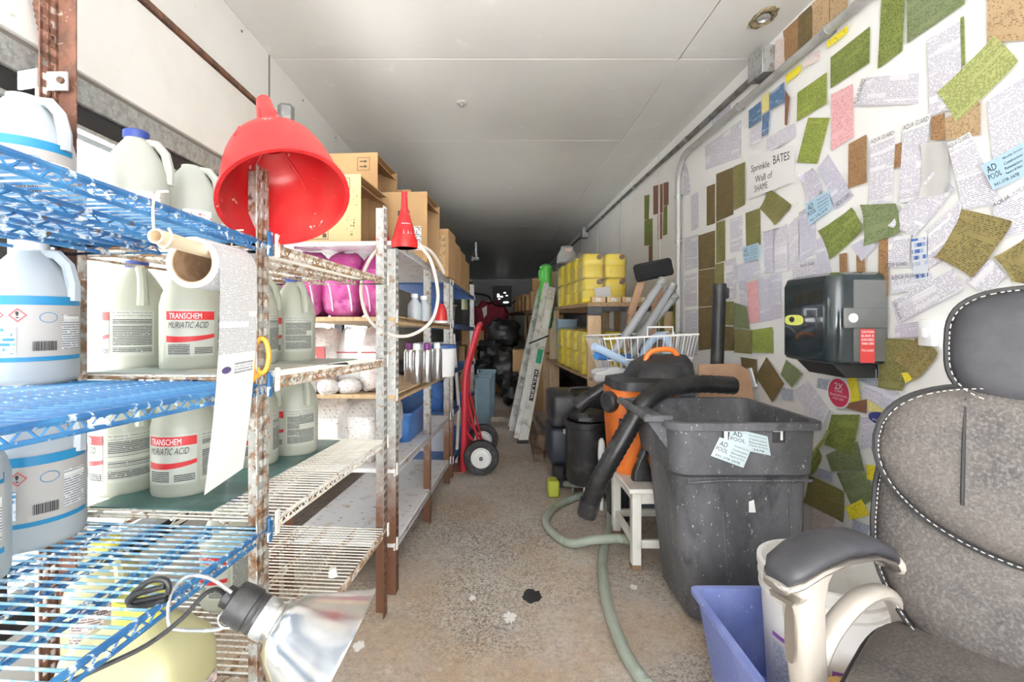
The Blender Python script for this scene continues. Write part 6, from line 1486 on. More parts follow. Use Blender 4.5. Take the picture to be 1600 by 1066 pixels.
# green sprayer, drum with clear bottle on top
def at(px, d, z): return Vector(((px - CX) / F * d, d, z))
c = at(853, 5.22, 1.217); m_gr = mat('bright green plastic', (0.10, 0.52, 0.08), 0.4); m_dgr = mat('dark green fabric', (0.02, 0.16, 0.08), 0.7, bump=0.4, bscale=30)
t = thing('green_sprayer', 'bright green plastic sprayer tank on the timber shelf', 'sprayer', c)
q = MB(); q.lathe([(0.07, 0), (0.078, 0.03), (0.078, 0.20), (0.06, 0.26), (0.06, 0.40), (0.07, 0.42), (0.07, 0.44), (0.03, 0.47)], 24, c); obj('tank', q, m_gr, t)
q = MB(); q.tube([c + Vector((-0.03, -0.06, 0.43)), c + Vector((-0.08, -0.09, 0.38)), c + Vector((-0.07, -0.09, 0.27))], 0.012, 8); obj('handle', q, m_gr, t)
q = MB(); q.blob(c + Vector((-0.0, -0.14, -0.02)), (0.07, 0.04, 0.22), 2.4, 0.25, 4); tag(obj('green_cloth', q, m_dgr), 'dark green cloth hanging below the green sprayer', 'cloth')
c = at(886, 5.12, 1.217)
t = thing('black_drum', 'black ringed drum behind the yellow bundle with a clear bottle on it', 'drum', c)
q = MB(); q.lathe([(0.125, 0), (0.13, 0.02), (0.135, 0.38), (0.15, 0.385), (0.15, 0.44), (0.13, 0.445), (0.10, 0.45)], 30, c); obj('body', q, mat('grey drum', (0.20, 0.20, 0.20), 0.5), t)
q = MB(); q.lathe([(0.142, 0.375), (0.156, 0.38), (0.156, 0.445), (0.145, 0.452)], 30, c); obj('ring', q, m_black, t)
t = thing('clear_bottle', 'clear wide bottle with a red and white sticker standing on the black drum', 'bottle', c + Vector((0, 0, 0.453)))
q = MB(); b0 = c + Vector((0, 0, 0.453)); q.lathe([(0.10, 0), (0.115, 0.02), (0.105, 0.10), (0.07, 0.16), (0.065, 0.19)], 24, b0); obj('body', q, clear_mat('dusty clear plastic', (0.55, 0.55, 0.53), 0.45, 0.2), t)
q = MB(); q.box(b0 + Vector((0.0, -0.088, 0.13)), (0.07, 0.004, 0.06), Matrix.Rotation(R(28), 3, 'X')); obj('sticker', q, mat('sticker white', (0.72, 0.52, 0.46), 0.6), t)
# cartons on the rear shelf
k_ = 0
for (d, x, s, zz) in ((5.9, 0.66, (0.20, 0.26, 0.24), 0), (6.3, 0.64, (0.22, 0.26, 0.20), 0), (6.8, 0.60, (0.2, 0.3, 0.26), 0), (7.4, 0.58, (0.22, 0.3, 0.22), 0), (8.0, 0.55, (0.2, 0.3, 0.28), 0), (8.7, 0.52, (0.2, 0.3, 0.2), 0), (5.95, 0.72, (0.2, 0.25, 0.22), 0.245), (6.85, 0.63, (0.2, 0.26, 0.18), 0.265), (5.75, 0.92, (0.22, 0.4, 0.52), 0), (6.5, 0.95, (0.24, 0.4, 0.48), 0), (7.6, 0.9, (0.24, 0.4, 0.45), 0), (9.5, 0.5, (0.24, 0.4, 0.3), 0)):
    where = ('first at the shelf end', 'second along the edge', 'third along the edge', 'fourth along the edge', 'fifth along the edge', 'sixth along the edge', 'stacked on the first', 'stacked on the third', 'tall one against the wall end', 'tall one against the wall middle', 'tall one against the wall rear', 'last in the dark')[k_]; k_ += 1
    carton('carton on the high rear shelf, ' + where, (x, d, 1.212 + zz), s, 0, None, m_card, (), 'cartons on the rear shelf')
k_ = 0
for (d, x, s, z) in ((5.75, 0.72, (0.20, 0.05, 0.44), 0.70), (6.1, 0.72, (0.18, 0.3, 0.40), 0.70), (6.8, 0.68, (0.2, 0.3, 0.36), 0.70), (7.6, 0.62, (0.2, 0.3, 0.42), 0.70), (5.35, 0.70, (0.24, 0.20, 0.30), 0.0), (5.9, 0.62, (0.3, 0.36, 0.55), 0.0), (6.7, 0.50, (0.3, 0.4, 0.62), 0.0), (7.6, 0.42, (0.3, 0.4, 0.55), 0.0)):
    where = ('flat upright board-like one by the ladder', 'first behind the flat one', 'second behind the flat one', 'third behind the flat one', 'on the floor below the yellow bundle', 'on the floor first under the rear shelf', 'on the floor second under the rear shelf', 'on the floor third under the rear shelf')[k_]; k_ += 1
    carton('carton under the high rear shelf, ' + where, (x, d, z + 0.001), s, 0, None, m_card, (), 'cartons under the rear shelf')
q = MB(); c = at(905, 4.75, 0.0); q.lathe([(0.10, 0), (0.11, 0.02), (0.11, 0.46), (0.09, 0.5)], 20, (1.12, 4.8, 0)); tag(obj('grey_cylinder', q, mat('grey blue cylinder', (0.22, 0.28, 0.34), 0.5)), 'grey blue cylinder on the floor under the lower yellow bundle', 'cylinder')
open_tub('pale_blue_tub', 'pale blue tub between the shelves behind the lower yellow bundle', 'tub', (0.76, 5.12, 0.657), (0.2, 0.26, 0.43), 0.004, mat('pale blue tub', (0.34, 0.48, 0.60), 0.5), 0.92)
q = MB(); q.beam((0.70, 4.55, 0.0), (0.85, 4.55, 0.42), 0.006, 0.26, up=Vector((0, 1, 0))); tag(obj('grey_board', q, mat('grey sheet', (0.42, 0.45, 0.49), 0.5)), 'grey sheet leaning on the floor behind the ladder foot', 'board')

# ladder
m_al = mat('ladder aluminium', (0.64, 0.64, 0.62), 0.4, 0.4, layers=[((0.38, 0.38, 0.36), 12, 0.5, 0.66)])
t = thing('aluminium_ladder', 'aluminium extension ladder leaning against the timber shelf', 'ladder', (0.3, 4.4, 0))
def rail(p0, p1, w_, h_):
    q = MB(); p0, p1 = Vector(p0), Vector(p1); fr = frame_to(p1 - p0, Vector((0, 1, 0)))
    ctr = (p0 + p1) / 2; L_ = (p1 - p0).length
    for (off, s_) in (((0, 0), (w_, 0.006)), ((-w_ / 2, h_ / 2), (0.006, h_)), ((w_ / 2, h_ / 2), (0.006, h_))):
        q.box(ctr + fr @ Vector((off[0], off[1], 0)), (s_[0], s_[1], L_), fr)
    return q
fa, ft = Vector((0.248, 4.22, 0.0)), Vector((0.600, 5.0, 1.42)); fb_, fbt = Vector((0.168, 4.66, 0.0)), Vector((0.52, 5.36, 1.38))
ga, gt = Vector((0.196, 4.27, 0.03)), Vector((0.545, 5.05, 1.47)); gb_, gbt = Vector((0.150, 4.70, 0.03)), Vector((0.50, 5.40, 1.42))
r1 = obj('rail', rail(fa, ft, 0.075, 0.028), m_al, t); obj('rail', rail(fb_, fbt, 0.05, 0.028), m_al, t)
obj('rail', rail(ga, gt, 0.048, 0.028), m_al, t); obj('rail', rail(gb_, gbt, 0.03, 0.028), m_al, t)
for k in range(5):
    u = 0.1 + 0.2 * k
    q = MB(); q.tube([fa.lerp(ft, u), fb_.lerp(fbt, u)], 0.016, 8); obj('rung', q, m_al, t)
    q = MB(); q.tube([ga.lerp(gt, u + 0.04), gb_.lerp(gbt, u + 0.04)], 0.014, 8); obj('rung', q, m_al, t)
dv = (ft - fa).normalized(); nrm = Vector((dv.z, 0, -dv.x))
def on_rail(u, v): return fa + (ft - fa) * u + frame_to(ft - fa, Vector((0, 1, 0))).col[0] * v + Vector((0, -0.006, 0))
def rail_patch(name, u0, u1, m, wd=0.026):
    q = MB(); q.add([on_rail(u0, -wd), on_rail(u0, wd), on_rail(u1, wd), on_rail(u1, -wd)], [(0, 1, 2, 3)]); return obj(name, q, m, r1)
rail_patch('green_sticker', 0.47, 0.56, mat('green sticker', (0.02, 0.30, 0.17), 0.5)); rail_patch('print_sticker', 0.70, 0.83, print_mat('ladder sticker type', (0.70, 0.70, 0.68), (0.3, 0.3, 0.3), 0.012, 0.02, 0.5)); bs = rail_patch('black_sticker', 0.24, 0.43, m_black, 0.019)
q = MB(); lettering(q, 'KELLER', lambda u, v: on_rail(0.42 - u, v) + Vector((0, -0.002, 0)), 0.17, 0.022, 0, -0.011); obj('lettering', q, m_inkw, bs)
q = MB(); q.tube([on_rail(0.66, 0.05), on_rail(0.58, -0.12)], 0.008, 6); obj('rope_hook', q, m_black, t)
q = MB(); q.box(fa + Vector((0, 0, 0.012)), (0.10, 0.05, 0.024), None, 0.004); obj('foot', q, m_black, t)

# planks on the floor beside the ladder foot
m_oldwood = mat('dirty old wood', (0.22, 0.15, 0.10), 0.9, layers=[((0.13, 0.09, 0.06), 9, 0.45, 0.6)])
for i, (a, b_, lb) in enumerate(((G(842, 722) + Vector((0, 0, 0.03)), G(828, 668) + Vector((0, 0, 0.03)), 'dirty timber plank lying at the ladder foot'), (G(868, 705) + Vector((0, 0, 0.02)), G(838, 655) + Vector((0, 0, 0.02)), 'dark metal angle lying beside the dirty plank'))):
    q = MB(); q.beam(a, b_, 0.07 if i == 0 else 0.03, 0.06 if i == 0 else 0.03); tag(obj('floor_plank' if i == 0 else 'metal_angle', q, m_oldwood if i == 0 else m_darkmetal), lb, 'plank' if i == 0 else 'metal bar')
q = MB(); q.blob(G(850, 706) + Vector((0, 0, 0.07)), (0.07, 0.10, 0.07), 3.0, 0.3, 8); tag(obj('wood_scrap', q, m_oldwood), 'broken scrap of wood between plank and black case', 'wood scrap')

# black toolbox and drum
c = at(905, 3.25, 0)
t = thing('tool_case', 'bulky black plastic case standing behind the ribbed black drum', 'case', (c.x, 3.25, 0))
q = MB(); q.span((c.x - 0.20, 3.13, 0.38), (c.x + 0.20, 3.50, 0.60), 0.035, 3); obj('lid', q, m_blackdusty, t)
q = MB(); q.span((c.x - 0.21, 3.13, 0.14), (c.x + 0.19, 3.50, 0.375), 0.03, 3); obj('base', q, mat('navy black plastic', (0.025, 0.03, 0.045), 0.5), t)
q = MB(); q.tube(smooth_pts([(c.x - 0.07, 3.2, 0.59), (c.x - 0.06, 3.2, 0.63), (c.x + 0.06, 3.2, 0.63), (c.x + 0.07, 3.2, 0.59)]), 0.012, 8); obj('handle', q, m_black, t)
q = MB(); q.box((c.x - 0.10, 3.128, 0.36), (0.05, 0.006, 0.03)); obj('sticker', q, m_labelw, t)
for x in (-0.15, 0.13):
    q = MB(); q.box((c.x + x, 3.2, 0.07), (0.06, 0.2, 0.14), None, 0.01); obj('foot', q, m_black, t)
q = MB(); q.box((c.x - 0.21, 2.98, 0.05), (0.07, 0.10, 0.10), None, 0.01); tag(obj('lime_bottle_box', q, mat('lime plastic', (0.42, 0.46, 0.05), 0.5)), 'small lime coloured box on the floor by the black drum', 'box')
c = G(917, 752, 0.10)
t = thing('black_barrel', 'short black plastic barrel on metal feet beside the hanging hose', 'barrel', (c.x, c.y, 0))
q = MB(); q.lathe([(0.115, 0.10), (0.125, 0.12), (0.130, 0.44), (0.138, 0.445), (0.138, 0.475), (0.126, 0.478), (0.12, 0.30), (0.10, 0.14)], 32, (c.x, c.y, 0)); obj('body', q, m_blackdusty, t)
q = MB(); q.blob((c.x + 0.02, c.y, 0.50), (0.11, 0.09, 0.035), 3, 0.35, 2, 22, 10); obj('crumpled_liner', q, m_black, t)
for k in range(3):
    a = 2 * PI * k / 3 - 1.9; q = MB(); q.tube([(c.x + 0.10 * math.cos(a), c.y + 0.10 * math.sin(a), 0.12), (c.x + 0.11 * math.cos(a), c.y + 0.11 * math.sin(a), 0)], 0.009, 8); obj('foot', q, m_galv, t)
q = MB(); q.blob(at(940, 2.75, 0.32), (0.022, 0.02, 0.09), 2.4, 0.1, 2); q.tube([at(940, 2.75, 0.0), at(940, 2.75, 0.26)], 0.01, 6); tag(obj('white_bottle_brush', q, m_capwhite), 'white plastic paddle standing between barrel and vacuum', 'paddle')
q = MB(); q.blob(at(965, 2.62, 0.31), (0.06, 0.07, 0.05), 3, 0.2, 5); q.span(at(965, 2.62, 0) - Vector((0.05, 0.05, 0)), at(965, 2.62, 0.27) + Vector((0.05, 0.05, 0)), 0.01); tag(obj('black_pump', q, m_blackdusty), 'black pump unit on the floor behind the orange vacuum', 'pump')
q = MB(); q.span((0.52, 2.78, 0), (0.98, 3.10, 0.735), 0.004); t = thing('support_box', 'grey carton under the wire basket behind the vacuum', 'box', (0.85, 2.9, 0)); q = MB(); q.span((0.72, 2.72, 0.0), (1.14, 3.06, 0.735), 0.004); obj('carton', q, mat('grey blue carton', (0.20, 0.24, 0.30), 0.7), t)
q = MB(); q.span((0.715, 2.715, 0.66), (1.145, 3.065, 0.738), 0.003); obj('carton_lid', q, mat('grey carton lid', (0.42, 0.44, 0.47), 0.7), t)

# wire basket with pipes
m_wirew = mat('white coated wire', (0.80, 0.80, 0.78), 0.4)
t = thing('wire_basket', 'white wire basket full of pipes and hoses beside the conduit', 'basket', (0.9, 2.9, 0.74))
B0 = [Vector((0.66, 2.70, 0.745)), Vector((1.08, 2.70, 0.745)), Vector((1.08, 3.02, 0.745)), Vector((0.66, 3.02, 0.745))]
B1 = [Vector((0.60, 2.64, 0.985)), Vector((1.12, 2.64, 1.01)), Vector((1.12, 3.08, 1.01)), Vector((0.58, 3.08, 0.985))]
q = MB(); q.tube(B1, 0.006, 6, closed=True); q.tube(B0, 0.005, 6, closed=True); q.tube([a.lerp(b_, 0.5) for a, b_ in zip(B0, B1)], 0.004, 6, closed=True); obj('rim', q, m_wirew, t)
q = MB()
for i in range(4):
    a0, a1, b0_, b1_ = B0[i], B0[(i + 1) % 4], B1[i], B1[(i + 1) % 4]; n = 14 if i % 2 == 0 else 10
    for k in range(n + 1): q.tube([a0.lerp(a1, k / n), b0_.lerp(b1_, k / n)], 0.0025, 5)
for k in range(13): q.tube([B0[0].lerp(B0[1], k / 12), B0[3].lerp(B0[2], k / 12)], 0.0025, 5)
obj('wire_grid', q, m_wirew, t)
q = MB(); q.tube([Vector((0.84, 2.64, 1.0)), Vector((0.84, 2.64, 1.05)), Vector((0.98, 2.64, 1.05)), Vector((0.98, 2.64, 1.0))], 0.005, 6); obj('handle', q, m_wirew, t)
m_pvc = mat('grey plastic pipe', (0.36, 0.37, 0.38), 0.35, 0.2); m_lb = mat('pale blue hose', (0.46, 0.60, 0.78), 0.45); m_db = mat('blue hose', (0.05, 0.20, 0.50), 0.45)
for (a, b_, r, lb, m_) in ((P(958, 553, 2.76), P(1036, 437, 2.92), 0.024, 'long grey pipe leaning out of the basket, foremost', m_pvc), (P(985, 556, 2.84), P(1052, 445, 3.0), 0.024, 'grey pipe leaning out of the basket in the middle', m_pvc), (P(992, 535, 2.90), P(1054, 462, 3.02), 0.028, 'short thick grey pipe behind the other two in the basket', m_pvc)):
    t = thing('grey_pipe', lb, 'pipe', a); q = MB(); q.tube([a, b_], r, 14); obj('pipe', q, m_, t)
    dv = (b_ - a).normalized(); q = MB(); q.lathe([(r * 1.15, -0.05), (r * 1.15, 0.0), (r * 0.9, 0.0), (r * 0.85, -0.03)], 14, b_, dv); obj('coupling', q, m_galv, t)
q = MB(); q.tube([P(928, 541, 2.60), P(1003, 578, 2.75)], 0.022, 12); tag(obj('pale_blue_tube', q, m_lb), 'pale blue tube lying through the front of the basket', 'tube')
q = MB(); q.tube([P(932, 556, 2.63), P(985, 560, 2.85)], 0.022, 12); tag(obj('dark_blue_tube', q, m_db), 'darker blue tube below the pale one in the basket', 'tube')
q = MB(); q.tube(smooth_pts([P(1003, 562, 2.85), P(1012, 540, 2.88), P(1028, 525, 2.9), P(1042, 530, 2.9), P(1045, 548, 2.88), P(1035, 565, 2.85)]), 0.024, 10); tag(obj('coiled_blue_hose', q, m_lb), 'coiled pale blue hose at the wall end of the basket', 'hose')
q = MB(); q.blob(P(955, 588, 2.62), (0.10, 0.05, 0.05), 2.4, 0.35, 3); tag(obj('plastic_bag', q, clear_mat('grey film bag', (0.6, 0.6, 0.6), 0.3, 0.2)), 'crumpled clear bag under the front of the basket', 'bag')
# trestle legs with black pad
t = thing('wooden_trestle', 'pair of wooden legs joined by a black cloth pad leaning in the basket', 'trestle', P(1000, 560, 3.1))
for (a, b_) in ((P(985, 492, 3.12), P(1003, 434, 3.12)), (P(1012, 545, 2.95), P(1034, 434, 3.10))):
    q = MB(); q.beam(a, b_, 0.045, 0.02, up=Vector((0, 1, 0))); obj('leg', q, mat('reddish wood', (0.40, 0.24, 0.14), 0.7, layers=[((0.5, 0.32, 0.2), 6, 0.5, 0.65)], stretch=(5, 5, 1)), t)
q = MB(); q.beam(P(993, 428, 3.08), P(1049, 416, 3.13), 0.115, 0.06, up=Vector((0, 1, 0)), bev=0.015); obj('pad', q, mat('black cloth', (0.015, 0.015, 0.016), 0.95, bump=0.5, bscale=60), t)
q = MB(); q.tube([P(985, 492, 3.12), P(978, 560, 3.12), P(972, 610, 3.12)], 0.018, 8); obj('lower_leg', q, MATS['reddish wood'], t)
# cardboard offcut behind the bin
q = MB(); pl = [P(x, y, 2.45) for x, y in ((1090, 640), (1092, 570), (1150, 568), (1170, 578), (1182, 640))]; q.prism(pl, (0, 0.006, 0)); tag(obj('cardboard_offcut', q, mat('reddish cardboard', (0.46, 0.29, 0.18), 0.8, layers=[((0.38, 0.22, 0.13), 5, 0.45, 0.65)])), 'torn sheet of cardboard standing behind the bin', 'cardboard')
q = MB(); q.prism([W(x, y, 0.02) for x, y in ((1166, 576), (1172, 575), (1180, 604), (1174, 606))], (0.012, 0, 0)); tag(obj('white_bracket', q, m_capwhite), 'small white plastic bracket beside the cardboard offcut', 'bracket')

# ================================================================ left of the aisle further back
m_redp = mat('red painted steel', (0.58, 0.03, 0.05), 0.35)
m_tyre = mat('black rubber tyre', (0.03, 0.03, 0.03), 0.7, layers=[((0.07, 0.07, 0.07), 20, 0.5, 0.65)])
t = thing('hand_truck', 'red hand truck with black wheels standing at the end of the racks', 'hand truck', (-0.2, 3.6, 0))
for y in (3.42, 3.80):
    q = MB(); q.tube(smooth_pts([(-0.225, y, 0.012), (-0.215, y, 0.55), (-0.205, y, 0.72), (-0.16, y, 0.90), (-0.125, y, 1.02)]), 0.021, 10); obj('rail', q, m_redp, t)
for z in (0.06, 0.35, 0.66):
    q = MB(); q.tube([(-0.222 + z * 0.012, 3.42, z), (-0.222 + z * 0.012, 3.80, z)], 0.013, 8); obj('crossbar', q, m_redp, t)
q = MB(); q.tube(smooth_pts([(-0.125, 3.42, 1.02), (-0.11, 3.46, 1.05), (-0.11, 3.76, 1.05), (-0.125, 3.80, 1.02)]), 0.018, 8); obj('grip', q, m_redp, t)
q = MB(); q.span((-0.43, 3.40, 0.0), (-0.22, 3.82, 0.008)); obj('toe_plate', q, mat('rusty red plate', (0.34, 0.12, 0.08), 0.6), t)
for y in (3.45, 3.77):
    q = MB(); q.tube([(-0.20, y, 0.52), (-0.10, y, 0.14)], 0.008, 6); q.tube([(-0.215, y, 0.30), (-0.10, y, 0.14)], 0.008, 6); obj('brace', q, m_redp, t)
q = MB(); q.tube([(-0.095, 3.33, 0.125), (-0.095, 3.89, 0.125)], 0.01, 8); obj('axle', q, m_galv, t)
for (y, s_) in ((3.36, -1), (3.86, 1)):
    ax_ = Vector((0.30, -0.95, 0)) if s_ < 0 else Vector((0.30, -0.95, 0))
    q = MB(); q.lathe([(0.072, -0.030), (0.10, -0.036), (0.118, -0.028), (0.125, 0), (0.118, 0.028), (0.10, 0.036), (0.072, 0.030)], 32, (-0.095, y, 0.125), (0, -1, 0), caps=False); wh = obj('wheel', q, m_tyre, t)
    q = MB(); q.lathe([(0.0, -0.02), (0.074, -0.028), (0.074, 0.028), (0.066, 0.030), (0.055, 0.016), (0.03, 0.022), (0.028, 0.035), (0.0, 0.036)], 28, (-0.095, y, 0.125), (0, -1, 0)); hb = obj('rim', q, mat('white steel rim', (0.68, 0.68, 0.66), 0.4), wh)
    q = MB(); q.lathe([(0.0, 0.035), (0.014, 0.035), (0.014, 0.045), (0.0, 0.046)], 14, (-0.095, y, 0.125), (0, -1, 0)); obj('hub', q, m_darkmetal, wh)
q = MB(); q.tube([(-0.29, 3.62, 0.01), (-0.27, 3.62, 0.40), (-0.31, 3.62, 0.98)], 0.012, 8); tag(obj('white_pole', q, m_clip), 'thin white pole leaning behind the hand truck', 'pole')
m_gbin = mat('grey blue bin', (0.20, 0.30, 0.36), 0.45, layers=[((0.15, 0.23, 0.28), 5, 0.45, 0.65)])
open_tub('slim_bin', 'grey blue slim bin in the aisle behind the hand truck, the nearer of two', 'bin', (-0.115, 4.95, 0.001), (0.17, 0.30, 0.50), 0.004, m_gbin, 0.86, 0.010)
open_tub('slim_bin', 'grey blue slim bin standing behind the nearer slim bin', 'bin', (-0.09, 5.45, 0.001), (0.20, 0.30, 0.50), 0.004, m_gbin, 0.86, 0.010)
# sprayer gun and cable
t = thing('spray_gun', 'dark spray gun hanging at the top end of the far rack', 'spray gun', P(725, 500, 4.7))
q = MB(); q.box(P(722, 455, 4.7), (0.14, 0.08, 0.09), None, 0.02); q.box(P(731, 446, 4.7), (0.06, 0.06, 0.10), None, 0.015); q.tube([P(730, 460, 4.7), P(738, 468, 4.7), P(742, 474, 4.7)], 0.02, 8); obj('body', q, m_blackdusty, t)
q = MB(); q.tube([P(726, 460, 4.7), P(726, 484, 4.7)], 0.03, 8); obj('bottle', q, mat('amber bottle', (0.30, 0.30, 0.16), 0.4), t)
q = MB(); q.tube([P(716, 457, 4.68), P(705, 452, 4.60)], 0.014, 8); obj('hook', q, m_darkmetal, t)
q = MB(); q.tube(smooth_pts([P(735, 458, 4.75), P(752, 460, 5.2), P(764, 464, 5.8), P(770, 474, 6.2), P(782, 479, 6.6), P(796, 476, 7.0), P(805, 470, 7.2)]), 0.012, 8); tag(obj('black_cable', q, m_black), 'black cable strung across the aisle in front of the end wall', 'cable')
# end wall fan
t = thing('window_fan', 'square black fan set in the far end wall', 'fan', (0.24, YB - 0.03, 1.5))
fx0, fx1, fz0, fz1 = -0.07, 0.60, 1.50, 2.24
q = MB(); q.span((fx0, YB - 0.05, fz0), (fx1, YB - 0.001, fz1), 0.01); obj('housing', q, m_black, t)
m_day = bpy.data.materials.new('daylight gap'); m_day.use_nodes = True
e_ = m_day.node_tree.nodes['Principled BSDF']; e_.inputs['Emission Color'].default_value = (1, 1, 1, 1); e_.inputs['Emission Strength'].default_value = 1.2
for (x, z, sx_, sz_) in ((0.13, 1.90, 0.10, 0.14), (0.24, 1.86, 0.12, 0.06), (0.36, 2.0, 0.10, 0.05), (0.40, 1.66, 0.20, 0.07), (0.16, 1.78, 0.08, 0.05), (0.43, 1.90, 0.08, 0.05)):
    q = MB(); q.blob((x, YB - 0.052, z), (sx_ / 2, 0.004, sz_ / 2), 2.6, 0.3, x * 9, 12, 8); obj('daylight_gap', q, m_day, t)
# heap at the end of the aisle
m_coat = mat('dark red cloth', (0.20, 0.015, 0.03), 0.8, bump=0.4, bscale=9)
q = MB(); q.blob(P(766, 502, 8.0), (0.30, 0.16, 0.32), 2.6, 0.30, 6, 26, 18); q.span(P(762, 560, 8.0) - Vector((0.03, 0.03, 1)), P(768, 520, 8.0) + Vector((0.03, 0.03, 0)))
for p in q.v: p.z = max(p.z, 0.0)
t = thing('red_coat', 'dark red coat with pale patches hung up at the end of the aisle', 'coat', P(766, 533, 8.0)); t.location.z = 0.0; obj('cloth', q, m_coat, t)
for (px, py) in ((756, 488), (762, 516)):
    q = MB(); c = P(px, py, 7.78); q.prism([c + Vector((-0.03, 0, 0.06)), c + Vector((0.05, 0, 0.11)), c + Vector((0.05, 0, -0.03)), c + Vector((0.0, 0, -0.10))], (0, -0.004, 0)); obj('reflective_patch', q, mat('pale patch', (0.7, 0.7, 0.7), 0.5), t)
m_bsack = mat('black sack', (0.015, 0.015, 0.016), 0.35, bump=0.4, bscale=12)
rh = random.Random(5)
for i, (px, py, d, s, lb) in enumerate(((786, 522, 7.1, (0.24, 0.20, 0.22), 'black sack piled highest at the end of the aisle'), (766, 548, 6.9, (0.18, 0.2, 0.16), 'black sack piled against the red coat'), (755, 582, 6.7, (0.18, 0.2, 0.18), 'black sack at the left of the dark pile'), (791, 572, 6.6, (0.18, 0.2, 0.26), 'black sack at the foot of the dark pile'), (800, 605, 6.0, (0.14, 0.2, 0.2), 'black sack on the floor near the ladder'))):
    q = MB(); c = P(px, py, d); q.blob(c, s, 2.6, 0.35, i + 2, 22, 16); z0 = min(p.z for p in q.v)
    q2 = MB()
    tag(obj('black_sack', q, m_bsack), lb, 'sack', 'dark pile')
for i, (x, d, s, rz, z, lb, m_) in enumerate(((0.06, 7.4, (0.30, 0.3, 0.40), 0.3, 0.40, 'brown carton tilted among the black sacks', m_card), (0.10, 7.3, (0.5, 0.4, 0.40), 0.1, 0, 'carton buried under the dark pile', m_card), (-0.35, 7.5, (0.4, 0.4, 0.55), 0.0, 0, 'carton with printed side left of the dark pile', m_card2), (-0.36, 7.5, (0.34, 0.36, 0.35), 0.15, 0.555, 'smaller carton on the printed one', m_card), (0.36, 6.1, (0.26, 0.3, 0.36), 0.0, 0.34, 'brown carton near the ladder under the rear shelf', m_card), (0.36, 6.1, (0.28, 0.34, 0.335), 0.0, 0, 'brown carton on the floor near the ladder', m_card), (-0.62, 7.0, (0.4, 0.5, 0.7), 0, 0, 'tall carton against the left wall in the dark', m_card2))):
    carton(lb, (x, d, z + 0.001), s, rz, None, m_, (('print', -0.1, 0.1, 0.2, 0.15),) if i == 2 else (), 'cartons at the end of the aisle')
for i, (x, d, h) in enumerate(((0.10, 9.0, 1.25), (-0.15, 9.3, 1.1), (0.22, 8.7, 0.9))):
    t = thing('upright_pole_stand', ['dark pole stand with round head before the end wall', 'dark pole stand behind the red coat', 'short dark pole stand beside the rear shelf'][i], 'stand', (x, d, 0))
    q = MB(); q.tube([(x, d, 0.0), (x + 0.03, d, h)], 0.018, 8); obj('pole', q, m_darkmetal, t); q = MB(); q.lathe([(0.02, -0.03), (0.09, 0.0), (0.09, 0.03), (0.02, 0.05)], 16, (x + 0.03, d, h), (0.3, -0.9, 0.3)); obj('head', q, m_black, t); q = MB(); q.lathe([(0.16, 0), (0.16, 0.02), (0.03, 0.05)], 18, (x, d, 0)); obj('base', q, m_black, t)

# ================================================================ floor: hose, stain, debris
m_ghose = mat('grey green hose', (0.33, 0.37, 0.31), 0.5, layers=[((0.25, 0.29, 0.20), 5, 0.45, 0.62), ((0.45, 0.50, 0.50), 12, 0.58, 0.70)])
hz = 0.022
pts = [G(x, y, hz) for x, y in ((1012, 1072), (985, 1035), (962, 985), (946, 930), (941, 880), (946, 845), (954, 815), (950, 790), (930, 778))]
q = MB(); q.tube(smooth_pts(pts, 6), 0.021, 12); tag(obj('floor_hose', q, m_ghose), 'grey green hose snaking along the floor towards the open end', 'hose')
pts = [G(x, y, hz) + Vector((0, 0, 0.0)) for x, y in ((1000, 858), (975, 857), (930, 858), (890, 849), (863, 832), (853, 815), (862, 797), (885, 783), (915, 772), (955, 767), (990, 768))]
pts2 = [G(x, y, hz) for x, y in ((990, 774), (950, 768), (910, 768), (880, 755), (866, 745), (876, 734), (900, 730), (940, 732))]
for k in (2,): pts[k].z = hz + 0.0
q = MB(); q.tube(smooth_pts([p + Vector((0, 0, 0.043)) if i in (1, 2) else p for i, p in enumerate(pts)], 6), 0.021, 12); tag(obj('floor_hose', q, m_ghose), 'loop of grey green hose in front of the white stool', 'hose')
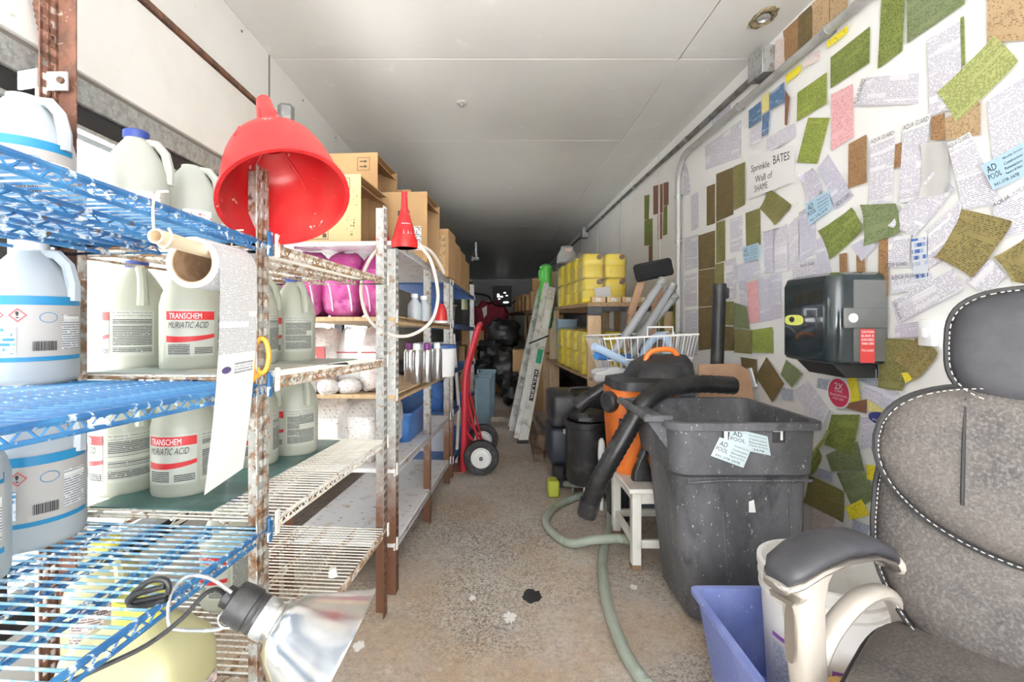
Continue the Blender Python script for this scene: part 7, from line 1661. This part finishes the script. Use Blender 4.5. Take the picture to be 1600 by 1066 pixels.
q = MB(); q.tube(smooth_pts([p + Vector((0, 0, 0.043)) for p in pts2[:3]] + pts2[3:], 6), 0.021, 12); tag(obj('floor_hose', q, m_ghose), 'grey green hose curling behind the black barrel feet', 'hose')
def splat(name, label, cat, c, r, m, seed, n=40, z=0.0012, jag=0.5):
    q = MB(); q.add([Vector((c.x + r * (1 + jag * mnoise.noise(Vector((math.cos(2 * PI * k / n) * 3 + seed, math.sin(2 * PI * k / n) * 3, seed)))) * math.cos(2 * PI * k / n), c.y + r * 1.3 * (1 + jag * mnoise.noise(Vector((math.cos(2 * PI * k / n) * 3, math.sin(2 * PI * k / n) * 3 + seed, 2)))) * math.sin(2 * PI * k / n), z)) for k in range(n)], [tuple(range(n))])
    return tag(obj(name, q, m), label, cat)
splat('oil_stain', 'black oily stain in the middle of the aisle floor', 'stain', G(831, 932), 0.036, mat('black stain', (0.02, 0.02, 0.02), 0.6), 4)
for i, (x, y, r, lb) in enumerate(((797, 965, 0.022, 'white paint splash in front of the oily stain'), (738, 935, 0.012, 'small white paint splash left of the oily stain'), (990, 918, 0.014, 'white paint fleck beside the stool foot'), (560, 1010, 0.02, 'white paint splash beside the lamp reflector'))):
    splat('paint_splash', lb, 'stain', G(x, y), r, mat('white paint fleck', (0.75, 0.74, 0.72), 0.6), i * 3 + 1, jag=0.9)

# pale cabinet standing under the porch, seen between the jugs through the window
t = thing('porch_cabinet', 'pale two-door cabinet standing outside the window', 'cabinet', (-2.35, 3.0, -0.12))
q = MB(); q.span((-2.6, 1.9, -0.12), (-2.2, 4.1, 1.52), 0.006); obj('body', q, m_porch, t)
for (y0, y1) in ((1.92, 2.99), (3.01, 4.08)):
    q = MB(); q.span((-2.2, y0, 0.0), (-2.182, y1, 1.50), 0.004); dr = obj('door', q, mat('blue grey door', (0.60, 0.66, 0.70), 0.45), t)
    q = MB(); q.span((-2.182, 2.90 if y0 < 2 else 3.07, 0.75), (-2.165, 2.93 if y0 < 2 else 3.10, 0.95), 0.004); obj('handle', q, m_galv, dr)
q = MB(); q.span((-2.62, 1.88, 1.52), (-2.17, 4.12, 1.56), 0.004); obj('top_board', q, mat('beige rail', (0.62, 0.48, 0.33), 0.6), t)
